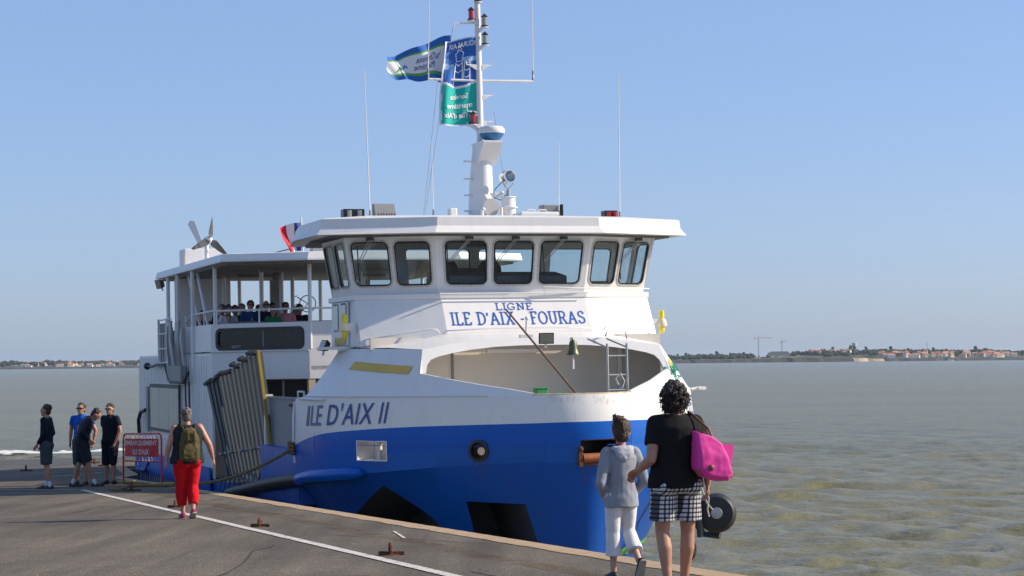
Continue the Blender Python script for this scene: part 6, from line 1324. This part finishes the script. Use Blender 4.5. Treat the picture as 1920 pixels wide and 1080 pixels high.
    if sunglasses:
        mb = MB()
        for sx in (-1, 1): mb.ball((0, 0, 0), 1, 10, T=HM @ Matrix.Translation((sx * .034, .095, .006)) @ Matrix.Diagonal((.030, .012, .019, 1)))
        mb.build('sunglass_lens', 'blackgloss', root, smooth=True); mb = MB(); mb.tube([HM @ Vector(p) for p in ((-.082, 0, .012), (-.072, .075, .02), (0, .104, .02), (.072, .075, .02), (.082, 0, .012))], .0065, 6); mb.build('sunglass_frame', sunglasses, root, smooth=True)
    # top
    if top:
        t = dict(sleeve=.45, hem=.88, flare=1.0, loose=1.0, neck=.0, m='navy', wr=.006, sleeves=True); t.update(top); L = t['loose']; mb = MB(); hz = t['hem']
        tl = math.atan2((J['neck'] - J['pel']).y, (J['neck'] - J['pel']).z)
        ax = lambda f: J['pel'].lerp(J['neck'], f) + Vector((0, 0, 0))
        fh = (hz - .93) / .50
        bot = J['pel'] + (J['neck'] - J['pel']) * fh
        prof = [(fh, .165 * t['flare'], .125 * t['flare']), (fh * .5 + .06, .165 * (1 + (t['flare'] - 1) * .85), .125 * (1 + (t['flare'] - 1) * 1.0)), (.18, .160 * (1 + (t['flare'] - 1) * .3), .122 * (1 + (t['flare'] - 1) * .4)), (.42, .158, .122), (.64, .172, .125), (.80, .178, .118), (.92, .15, .095), (1.0, .085, .075)]
        rings = [ering(ax(f) + Vector((0, (-.012 if .4 < f < .9 else 0), 0)), rx * g * L, ry * g * L, tilt=-tl, yaw=J['tilt']) for f, rx, ry in prof]; mb.loft(rings)
        if t['sleeves']:
            for q in 'RL':
                a, b, c = J['sh' + q], J['el' + q], J['wr' + q]; ag = .66 + .34 * g; capsule(mb, a.lerp(J['neck'], .45) + Vector((0, 0, -.012)), a, .052 * ag * L, .064 * ag * L)
                if t['sleeve'] <= 1: e = a.lerp(b, t['sleeve']); fchain(mb, [a, e], [.064 * ag * L, .066 * ag * L])
                else: chain(mb, [a, b], [.068 * ag * L, .058 * ag * L]); fchain(mb, [b, b.lerp(c, .5), b.lerp(c, t['sleeve'] - 1)], [.058 * ag * L, .053 * ag * L, .040 * ag * L])
        if t.get('collar'): mb.loft([ering(J['neck'] + Vector((0, .0, -.02)), .085, .08), ering(J['neck'] + Vector((0, -.01, .045)), .075, .075)])
        o = remesh(mb, t.get('name', 'shirt'), t['m'], root, voxel, 3, t['wr'], 7.5, (1, 1, .75), len(label))
    if bottom and not seated:
        b = dict(end=.45, loose=1.0, m='slate', wr=.006, waist=.95, hip=1.0); b.update(bottom); mb = MB(); L = b['loose']; lg = (.66 + .34 * g)
        c = J['hipL'].lerp(J['hipR'], .5); w0 = J['pel'] + Vector((0, 0, b['waist'] - .93))
        mb.loft([ering(w0, .150 * g, .112 * g), ering(w0.lerp(c, .5) + Vector((0, -.01, 0)), .168 * g * b['hip'], .13 * g * b['hip']), ering(c + Vector((0, -.018, -.02)), .172 * g * b['hip'], .135 * g * b['hip']), ering(c + Vector((0, -.01, -.09)), .150 * g, .11 * g)])
        for q, sx in (('R', 1), ('L', -1)):
            hp, kn, an = J['hip' + q], J['kn' + q], J['an' + q]
            mb.ball(hp + Vector((sx * .0, -.05 * g, -.03)), (.085 * g, .085 * g, .095), 12)
            # length along the leg: end is a height for a straight leg
            Lt = (hp - kn).length + (kn - an).length; want = .90 - b['end']; l1 = (hp - kn).length
            if want <= l1: e = hp.lerp(kn, want / l1); fchain(mb, [hp, hp.lerp(e, .5), e], [.098 * lg * L, .094 * lg * L, b.get('cuff', .090) * lg * L])
            else: e = kn.lerp(an, min(1, (want - l1) / (kn - an).length)); chain(mb, [hp, hp.lerp(kn, .5), kn], [.098 * lg * L, .086 * lg * L, .070 * lg * L]); fchain(mb, [kn, kn.lerp(e, .5), e], [.072 * lg * L, .074 * lg * L, b.get('cuff', .066) * lg * L])
        remesh(mb, b.get('name', 'shorts' if b['end'] > .3 else 'trousers'), b['m'], root, voxel, 2, b['wr'], 8.0, (1, 1, .6), len(label) + 3)
    if shoes and not seated:
        for q in 'RL':
            an = J['an' + q]; pit = J.get('ft' + q) or Vector((0, 0, 0)); T = Matrix.Translation(an) @ Matrix.Rotation(pit.x, 4, 'X') @ Matrix.Rotation(pit.z, 4, 'Z')
            mb = MB(); mb.loft([[T @ Vector((x * w + o_, y, z)) for x, z in ((-1, -.083), (1, -.083), (1.05, -.05), (.7, hz2), (-.7, hz2), (-1.05, -.05))] for y, w, hz2, o_ in ((-.075, .026, -.03, 0), (-.05, .036, -.005, 0), (.0, .036, .0, 0), (.06, .042, -.02, 0), (.12, .046, -.042, 0), (.165, .038, -.052, 0), (.19, .018, -.062, 0))]); sh = mb.build('shoe', shoes[0], root, smooth=True, sharp=70)
            mb = MB(); mb.loft([[T @ Vector((x * w, y, z)) for x, z in ((-1, -.095), (1, -.095), (1, -.078), (-1, -.078))] for y, w in ((-.085, .022), (-.06, .038), (.0, .037), (.06, .044), (.12, .049), (.17, .04), (.2, .016))]); mb.build('sole', shoes[1], sh)
            if len(shoes) > 2: mb = MB(); dd = (J['kn' + q] - an).normalized(); capsule(mb, an - dd * .02, an + dd * .06, .041, .040); mb.build('sock', shoes[2], root, smooth=True)
    if hairf: hairf(root, HM, voxel)
    return root, J, HM
def hair_cap(mt, shell=.012, fringe=.02, back=-.05, lumps=40, seed=1, rough=.010, style='short'):
    def f(root, HM, voxel):
        rnd = random.Random(seed); mb = MB()
        mb.ball((0, 0, 0), 1, 18, T=HM @ Matrix.Translation((0, -.026, .030)) @ Matrix.Diagonal((.077 + shell, .080 + shell, .086 + shell, 1)))
        mb.ball((0, 0, 0), 1, 12, T=HM @ Matrix.Translation((0, -.05, back * .6)) @ Matrix.Diagonal((.068 + shell * .6, .05 + shell, .075, 1)))
        for i in range(lumps):
            a = rnd.uniform(0, 6.28); e = rnd.uniform(.1, 1.45); d = Vector((math.cos(a) * math.cos(e), math.sin(a) * math.cos(e) * 1.1 - .12, math.sin(e))); mb.ball(HM @ (Vector((d.x * .080, d.y * .082 - .02, .032 + d.z * .082)) * (1 + shell * 4)), rnd.uniform(.012, .022), 6)
        remesh(mb, 'hair', mt, root, min(voxel, .012), 2, rough, 34, (1, 1, .6), seed)
    return f
def curly(mt, seed=3):
    def f(root, HM, voxel):
        rnd = random.Random(seed); mb = MB()
        mb.ball((0, 0, 0), 1, 16, T=HM @ Matrix.Translation((0, -.02, .02)) @ Matrix.Diagonal((.090, .102, .106, 1))); mb.ball((0, 0, 0), 1, 14, T=HM @ Matrix.Translation((0, -.04, -.06)) @ Matrix.Diagonal((.090, .078, .092, 1)))
        for i in range(150):
            a = rnd.uniform(0, 6.28); e = rnd.uniform(-.9, 1.5); d = Vector((math.cos(a) * math.cos(e), math.sin(a) * math.cos(e) - .1, math.sin(e)))
            if d.y > .45 and d.z < .5: continue
            mb.ball(HM @ Vector((d.x * .098, -.025 + d.y * .106, -.005 + d.z * .118)), rnd.uniform(.014, .026), 6)
        hr = remesh(mb, 'hair', mt, root, .008, 1, .012, 30, (1, 1, 1), seed)
        mb = MB()
        for i in range(420):                                  # loose curls standing off the mass
            a = rnd.uniform(0, 6.28); e = rnd.uniform(-1.1, 1.5); d = Vector((math.cos(a) * math.cos(e), math.sin(a) * math.cos(e) - .1, math.sin(e)))
            if d.y > .5: continue
            p = Vector((d.x * .103, -.025 + d.y * .11, -.01 + d.z * .122)); t1 = d.orthogonal().normalized(); t2 = d.cross(t1); r = rnd.uniform(.006, .014); ph = rnd.uniform(0, 6.28); L = rnd.uniform(.012, .035)
            mb.tube([HM @ (p + d * (L * k / 5) + t1 * r * math.cos(ph + k * 1.1) + t2 * r * math.sin(ph + k * 1.1) + Vector((0, 0, -.004 * k))) for k in range(6)], [.0035, .0045, .0045, .004, .003, .0015], 4)
        o = mb.build('loose_curls', mt, hr, smooth=True); o['kind'] = 'stuff'
    return f
def bun(mt, seed=5):
    base_ = hair_cap(mt, .016, rough=.010, lumps=26, seed=seed, back=-.06)
    def f(root, HM, voxel):
        base_(root, HM, voxel); rnd = random.Random(seed); mb = MB()
        c = Vector((-.03, -.078, .112)); mb.ball(HM @ c, (.050, .047, .048), 12)
        for i in range(8): mb.tube([HM @ (c + Vector((.046 * math.cos(t * .7 + i), .044 * math.sin(t * .7 + i), -.028 + .008 * t + .005 * i))) for t in range(6)], .012, 6)
        b = remesh(mb, 'hair_bun', mt, root, .008, 1, .006, 40, (1, 1, 1), seed); mb = MB()
        for i in range(70):
            a = rnd.uniform(0, 6.28); p = c + Vector((math.cos(a) * .03, math.sin(a) * .03, rnd.uniform(-.05, .03))); d = Vector((math.cos(a), math.sin(a) - .2, rnd.uniform(-.8, .6))).normalized(); L = rnd.uniform(.02, .06)
            mb.tube([HM @ p, HM @ (p + d * L * .5 + Vector((0, 0, .006))), HM @ (p + d * L + Vector((0, 0, -.012)))], [.002, .0018, .0008], 4)
        for i in range(40):
            x = rnd.uniform(-.06, .06); mb.tube([HM @ Vector((x, -.09, -.05)), HM @ Vector((x * 1.1, -.1, -.08)), HM @ Vector((x * 1.15 + rnd.gauss(0, .012), -.092, -.115))], [.0025, .002, .0008], 4)
        o = mb.build('loose_strands', mt, b, smooth=True); o['kind'] = 'stuff'
    return f
PSI = TH
# woman in black T-shirt, arm round the girl
wom, J, HM = make_person('woman in black T-shirt and checked shorts walking away, pink bag on shoulder', 14.0, 6.22, 1.63, PSI - .05,
    dict(elL=(-.235, -.07, 1.08), wrL=(-.275, .12, .985), palmL=(-.3, .2, -1), elR=(.245, -.07, 1.12), wrR=(.285, .03, .87), palmR=(-1, .2, 0), knL=(-.11, .03, .49), anL=(-.10, -.06, .10), knR=(.115, .05, .49), anR=(.10, .10, .085), head=(-.015, .03, 1.585), look=.25, nod=.12, curl=.5, shR=(.168, 0, 1.365), shL=(-.168, 0, 1.365), hipR=(.105, 0, .90), hipL=(-.105, 0, .90)),
    dict(m='black_tee', sleeve=.62, hem=.845, loose=1.05, flare=1.16, wr=.009), dict(m='plaid', end=.585, loose=1.06, cuff=.100, wr=.005, hip=.94, waist=.86), ('sole', 'sole'), curly('hair_dark'), 'skin', 1.17, .0115)
# girl in grey hoodie
girl, JG, HG = make_person('girl in grey hoodie and white cropped trousers walking beside the woman', 15.45, 6.36, 1.315, PSI - .02,
    dict(shR=(.165, 0, 1.37), shL=(-.165, 0, 1.37), elL=(-.255, -.06, 1.06), wrL=(-.17, .10, .90), elR=(.255, -.05, 1.06), wrR=(.17, .10, .90), palmL=(1, .3, 0), palmR=(-1, .3, 0), knL=(-.09, .03, .50), anL=(-.085, .03, .085), knR=(.10, .06, .52), anR=(.125, -.20, .20), ftR=(-1.05, 0, 0), head=(.02, .025, 1.60), look=-.35, nod=-.1, hs=1.13, hipR=(.085, 0, .90), hipL=(-.085, 0, .90)),
    dict(m='hoodie', sleeve=1.92, hem=.785, loose=1.07, flare=1.24, wr=.009, name='hoodie'), dict(m='white_cotton', end=.25, loose=1.12, cuff=.082, wr=.004, hip=.93, waist=.84), ('shoe_black', 'sole'), bun('hair_brown'), 'skin_pale', .90, .0105)
mb = MB()
mb.loft([ering((0, -.115, 1.27), .03, .02), ering((0, -.122, 1.32), .08, .035), ering((0, -.115, 1.37), .11, .045), ering((0, -.09, 1.42), .105, .05), ering((0, -.06, 1.45), .085, .05)])
for sx in (-1, 1): capsule(mb, (sx * .1, -.07, 1.42), (sx * .085, .06, 1.40), .032, .026)
remesh(mb, 'hood', mat('sunlit_hood', (.40, .41, .46), .9, var=.08, bump=.3), girl, .009, 3, .008, 11, (1, 1, 1), 4)  # hoodie grey made lighter: the sunlit patch is put into the colour
mb = MB(); mb.tube([(-.11, -.045, 1.43), (-.085, -.07, 1.455), (-.04, -.088, 1.465)], .014, 8); mb.build('hood_lining', 'hood_red', girl, smooth=True)
# woman in red trousers with rucksack
red, JR, HR = make_person('heavy-set woman in red trousers and black vest walking along the line', 28.63, 5.0, 1.61, PSI,
    dict(shR=(.19, 0, 1.385), shL=(-.19, 0, 1.385), elL=(-.285, -.05, 1.12), wrL=(-.315, .03, .90), elR=(.325, -.06, 1.13), wrR=(.40, .02, .91), palmR=(-1, 0, 0), palmL=(1, 0, 0), knL=(-.092, .07, .49), anL=(-.055, .06, .085), knR=(.09, .02, .50), anR=(.06, -.16, .14), ftR=(-.5, 0, 0), head=(-.015, .03, 1.575), look=.15, hipR=(.105, 0, .90), hipL=(-.105, 0, .90)),
    dict(m='charcoal', sleeves=False, hem=.84, loose=1.02, flare=1.16, wr=.006, name='vest'), dict(m='red_cotton', end=.19, loose=1.06, cuff=.060, hip=1.0, wr=.010, waist=.90), ('shoe_pink', 'sole'), hair_cap('hair_grey', .006, lumps=30, seed=6, rough=.009), 'skin_red', 1.38, .013)
# the four men
make_person('man in dark long-sleeved top and grey shorts facing left at far left', 44.06, 4.62, 1.84, R(86),
    dict(elR=(.22, -.06, 1.12), wrR=(.19, .12, .89), elL=(-.22, -.04, 1.12), wrL=(-.18, .13, .90), anL=(-.09, -.1, .085), knL=(-.09, -.02, .49), anR=(.09, .03, .085), look=.05),
    dict(m='navy', sleeve=1.92, hem=.86, loose=1.06, wr=.008, name='sweatshirt'), dict(m='slate', end=.50, loose=1.18), ('shoe_black', 'shoe_black', 'sock'), hair_cap('hair_short', .008, seed=9), 'skin', 1.0, .016)
make_person('man in navy jacket and dark shorts bending his head down', 45.0, 5.52, 1.84, R(-78),
    dict(pel=(0, -.04, .93), che=(0, .05, 1.22), neck=(0, .14, 1.41), head=(0, .27, 1.49), nod=-.75, shR=(.18, .12, 1.36), shL=(-.18, .12, 1.36), elR=(.23, -.02, 1.12), wrR=(.16, .12, .96), elL=(-.23, 0, 1.12), wrL=(-.16, .15, .97), knR=(.09, .10, .49), anR=(.10, .24, .085), knL=(-.09, -.06, .50), anL=(-.10, -.2, .085)),
    dict(m='navy_jacket', sleeve=1.95, hem=.84, loose=1.12, wr=.012, name='jacket', collar=True), dict(m='darkslate', end=.50, loose=1.2), ('shoe_black', 'shoe_black', 'sock'), hair_cap('hair_short', .006, seed=10), 'skin', 1.02, .016)
make_person('man in sunglasses and bright blue shirt half hidden behind the bending man', 46.1, 5.62, 1.88, R(168),
    dict(look=.0, elL=(-.30, -.05, 1.13), wrL=(-.27, .0, .90), elR=(.25, -.05, 1.13), wrR=(.25, .0, .90)), dict(m='blue_shirt', sleeve=.55, hem=.87, wr=.007, collar=True), dict(m='slate', end=.48, loose=1.15), ('shoe_black', 'shoe_black'), hair_cap('hair_short', .005, seed=12), 'skin', 1.04, .016, sunglasses='blackgloss')
make_person('man in navy polo shirt, dark shorts and white sunglasses beside the barrier', 46.15, 6.28, 1.86, R(150),
    dict(look=.25, elL=(-.26, -.02, 1.13), wrL=(-.20, .06, .90), elR=(.24, -.08, 1.12), wrR=(.16, -.14, .95)), dict(m='navy', sleeve=.6, hem=.86, loose=1.08, wr=.007, collar=True, name='polo_shirt'), dict(m='navy', end=.47, loose=1.22), ('shoe_black', 'shoe_black'), hair_cap('hair_short', .006, seed=14), 'skin', 1.1, .016, sunglasses='letter')

# ------------------------------------------------------------------ bags
# olive rucksack on the woman in red trousers
rk = empty('rucksack', red.matrix_world.copy()); tag(rk, 'olive green rucksack on the back of the woman in red trousers', 'backpack')
mb = MB(); mb.loft([[Vector((x * w, -.19 - y * d, z)) for x, y in ((-1, -.6), (-.6, -1), (.6, -1), (1, -.6), (1, .6), (.6, 1), (-.6, 1), (-1, .6))] for z, w, d in ((.88, .09, .05), (.90, .135, .085), (1.0, .15, .10), (1.15, .145, .095), (1.28, .125, .08), (1.36, .09, .06), (1.385, .05, .03))]); remesh(mb, 'pack_body', 'olive', rk, .012, 3, .012, 13, (1, 1, .8), 5)
mb = MB(); mb.loft([[Vector((x * w, -.29 - y * d, z)) for x, y in ((-1, -1), (1, -1), (1, 1), (-1, 1))] for z, w, d in ((.90, .07, .02), (.93, .11, .04), (1.06, .115, .045), (1.13, .09, .03), (1.15, .06, .012))]); remesh(mb, 'front_pocket', 'olive', rk, .011, 3, .010, 15, (1, 1, 1), 6)
mb = MB(); mb.loft([[Vector((x * w, -.27 - y * d, z)) for x, y in ((-1, -1), (1, -1), (1, 1), (-1, 1))] for z, w, d in ((1.17, .08, .02), (1.2, .09, .04), (1.3, .075, .035), (1.34, .05, .015))]); remesh(mb, 'upper_pocket', 'olive', rk, .011, 3, .008, 15, (1, 1, 1), 7)
for sx in (-1, 1):
    mb = MB(); mb.tube([(sx * .075, -.17, 1.33), (sx * .11, -.10, 1.435), (sx * .125, .03, 1.43), (sx * .14, .13, 1.32), (sx * .155, .12, 1.1), (sx * .17, -.05, .98), (sx * .13, -.17, .95)], [.02] * 7, 6); mb.build('shoulder_strap', 'olive_dark', rk, smooth=True)
    mb = MB(); mb.box((sx * .05, -.315, 1.13), (.02, .012, .42)); mb.build('webbing', 'olive_dark', rk)
mb = MB(); mb.tube([(-.03, -.2, 1.38), (0, -.2, 1.42), (.03, -.2, 1.38)], .008, 6); mb.build('haul_loop', 'olive_dark', rk)
# pink tote on the other woman's right shoulder
pk = empty('tote_bag', wom.matrix_world.copy()); tag(pk, 'magenta pink tote bag with brown leather trim hanging from the woman\'s shoulder', 'bag')
BT = Matrix.Translation((.235, -.20, 1.10)) @ Matrix.Rotation(.12, 4, 'Z')
out2 = [(-.165, .205), (-.17, .04), (-.165, -.10), (-.10, -.165), (.02, -.20), (.12, -.205), (.165, -.15), (.13, -.02), (.07, .10), (-.02, .155)]
mb = MB(); rings = []
for yy, sc in ((-.075, .55), (-.07, .80), (-.05, .95), (0, 1.0), (.05, .95), (.07, .8), (.075, .55)):
    rings.append([BT @ Vector((x * lerp(1, sc, .6 if z > .05 else 1), yy * (1.15 - 2.4 * max(0, z)), z * (sc if z < 0 else 1))) for x, z in out2])
mb.loft(rings); remesh(mb, 'bag_body', 'magenta', pk, .008, 2, .006, 10, (1, 1, 1), 2)
mb = MB(); mb.prism([BT @ Vector(p) for p in ((.06, .0, .10), (.20, .0, .085), (.175, .0, -.06), (.13, .0, -.04))], BT.to_3x3() @ Vector((0, .05, 0))); mb.build('bag_gusset', 'magenta', pk)
mb = MB(); mb.tube([BT @ Vector((-.0, -.02, .13)), BT @ Vector((-.03, .0, .22)), Vector((.125, -.085, 1.425)), Vector((.12, .01, 1.455)), Vector((.15, .09, 1.38)), BT @ Vector((-.02, .12, .2)), BT @ Vector((0, .03, .13))], .010, 6); mb.build('bag_handle', 'brown_leather', pk, smooth=True)
for p, r_ in (((-.055, -.085, -.085), .026), ((-.15, -.04, -.12), .022), ((.155, -.02, -.16), .018)): mb = MB(); mb.ball(BT @ Vector(p), (r_, r_ * .7, r_), 10); mb.build('leather_tab', 'brown_leather', pk, smooth=True)
mb = MB(); mb.tube([wom.matrix_world @ Vector(p) for p in ((.285, .05, .80), (.295, .03, .75), (.29, .05, .66), (.30, .04, .60))], .006, 5); tag(mb.build('hand_cord', 'rope_pale', smooth=True), "pale cord hanging from the woman's right hand", 'cord')

# ------------------------------------------------------------------ passengers seated on the upper deck
def shirt_mat(i, c): return cloth('passenger_shirt', c)
pas = [  # x, y, head height, shirt, hair, size, facing, label
 (-10.95, -2.66, 5.60, (.62, .63, .68), 'hair_short', 1.0, .1, 'dark haired passenger in white shirt at the left end of the rail'),
 (-10.75, -2.70, 5.40, (.5, .5, .52), 'hair_brown', .72, .0, 'small child in pale hood just behind the rail'),
 (-11.2, -2.75, 5.62, (.02, .02, .03), 'hair_grey', 1.0, -.3, 'dark dressed passenger beside the corner post'),
 (-11.3, -2.45, 5.60, (.015, .015, .018), 'hair_dark', 1.0, .2, 'black haired passenger in black behind the white shirt'),
 (-10.75, -2.23, 5.68, (.02, .06, .16), 'hair_short', 1.0, .0, 'passenger in sunglasses and blue jacket near the rail middle'),
 (-10.75, -1.90, 5.69, (.02, .025, .05), None, 1.05, -.2, 'bald passenger behind the child in green'),
 (-10.45, -1.82, 5.52, (.02, .20, .07), 'hair_short', .8, .0, 'child in green shirt by the rail'),
 (-11.4, -1.62, 5.65, (.14, .012, .02), 'hair_dark', 1.0, .2, 'dark haired passenger in maroon top'),
 (-10.6, -1.52, 5.63, (.60, .24, .30), 'hair_brown', 1.0, .0, 'passenger in pink hooded top and sunglasses'),
 (-10.9, -1.15, 5.60, (.02, .02, .03), 'hair_dark', 1.0, .1, 'dark dressed passenger right of the pink hooded top'),
 (-12.4, -2.08, 5.66, (.25, .25, .28), 'hair_grey', 1.0, .0, 'grey haired passenger two rows back'),
 (-12.5, -1.68, 5.64, (.03, .03, .05), 'hair_dark', 1.0, .3, 'dark haired passenger two rows back'),
 (-12.9, -.75, 5.6, (.05, .12, .05), 'hair_brown', 1.0, -.2, 'passenger in dark green at the right of the rail'),
 (-17.0, -2.5, 5.62, (.04, .04, .05), 'hair_dark', 1.0, .4, 'dark haired passenger seated furthest aft'),
 (-15.9, -2.55, 5.58, (.20, .02, .03), 'hair_short', 1.0, .2, 'passenger in red top aft by the side posts'),
 (-14.3, -2.6, 5.57, (.18, .03, .04), 'hair_dark', 1.0, .0, 'passenger in dark red top behind the front corner post')]
for i, (x, y, hz_, c, hr, sz, tw, lab) in enumerate(pas):
    sz *= 1.1; h = 1.7 * sz; s = sz; base_ = SW(x, y, hz_) - Vector((0, 0, 1.69 * s))
    make_person(lab, 0, 0, h, math.atan2(-fw.x, fw.y) + tw, dict(elR=(.24, .04, 1.12), wrR=(.12, .22, 1.04), elL=(-.24, .04, 1.12), wrL=(-.12, .22, 1.04)), dict(m=shirt_mat(i, c), sleeve=1.9 if i % 3 else .5, hem=.82, wr=.008), None, None,
                hair_cap(hr, .008 if i % 2 else .014, seed=20 + i) if hr else None, 'skin', 1.0, .02, 'passengers on the upper deck', 'blackgloss' if i in (4, 8, 5) else None, base_, seated=True)
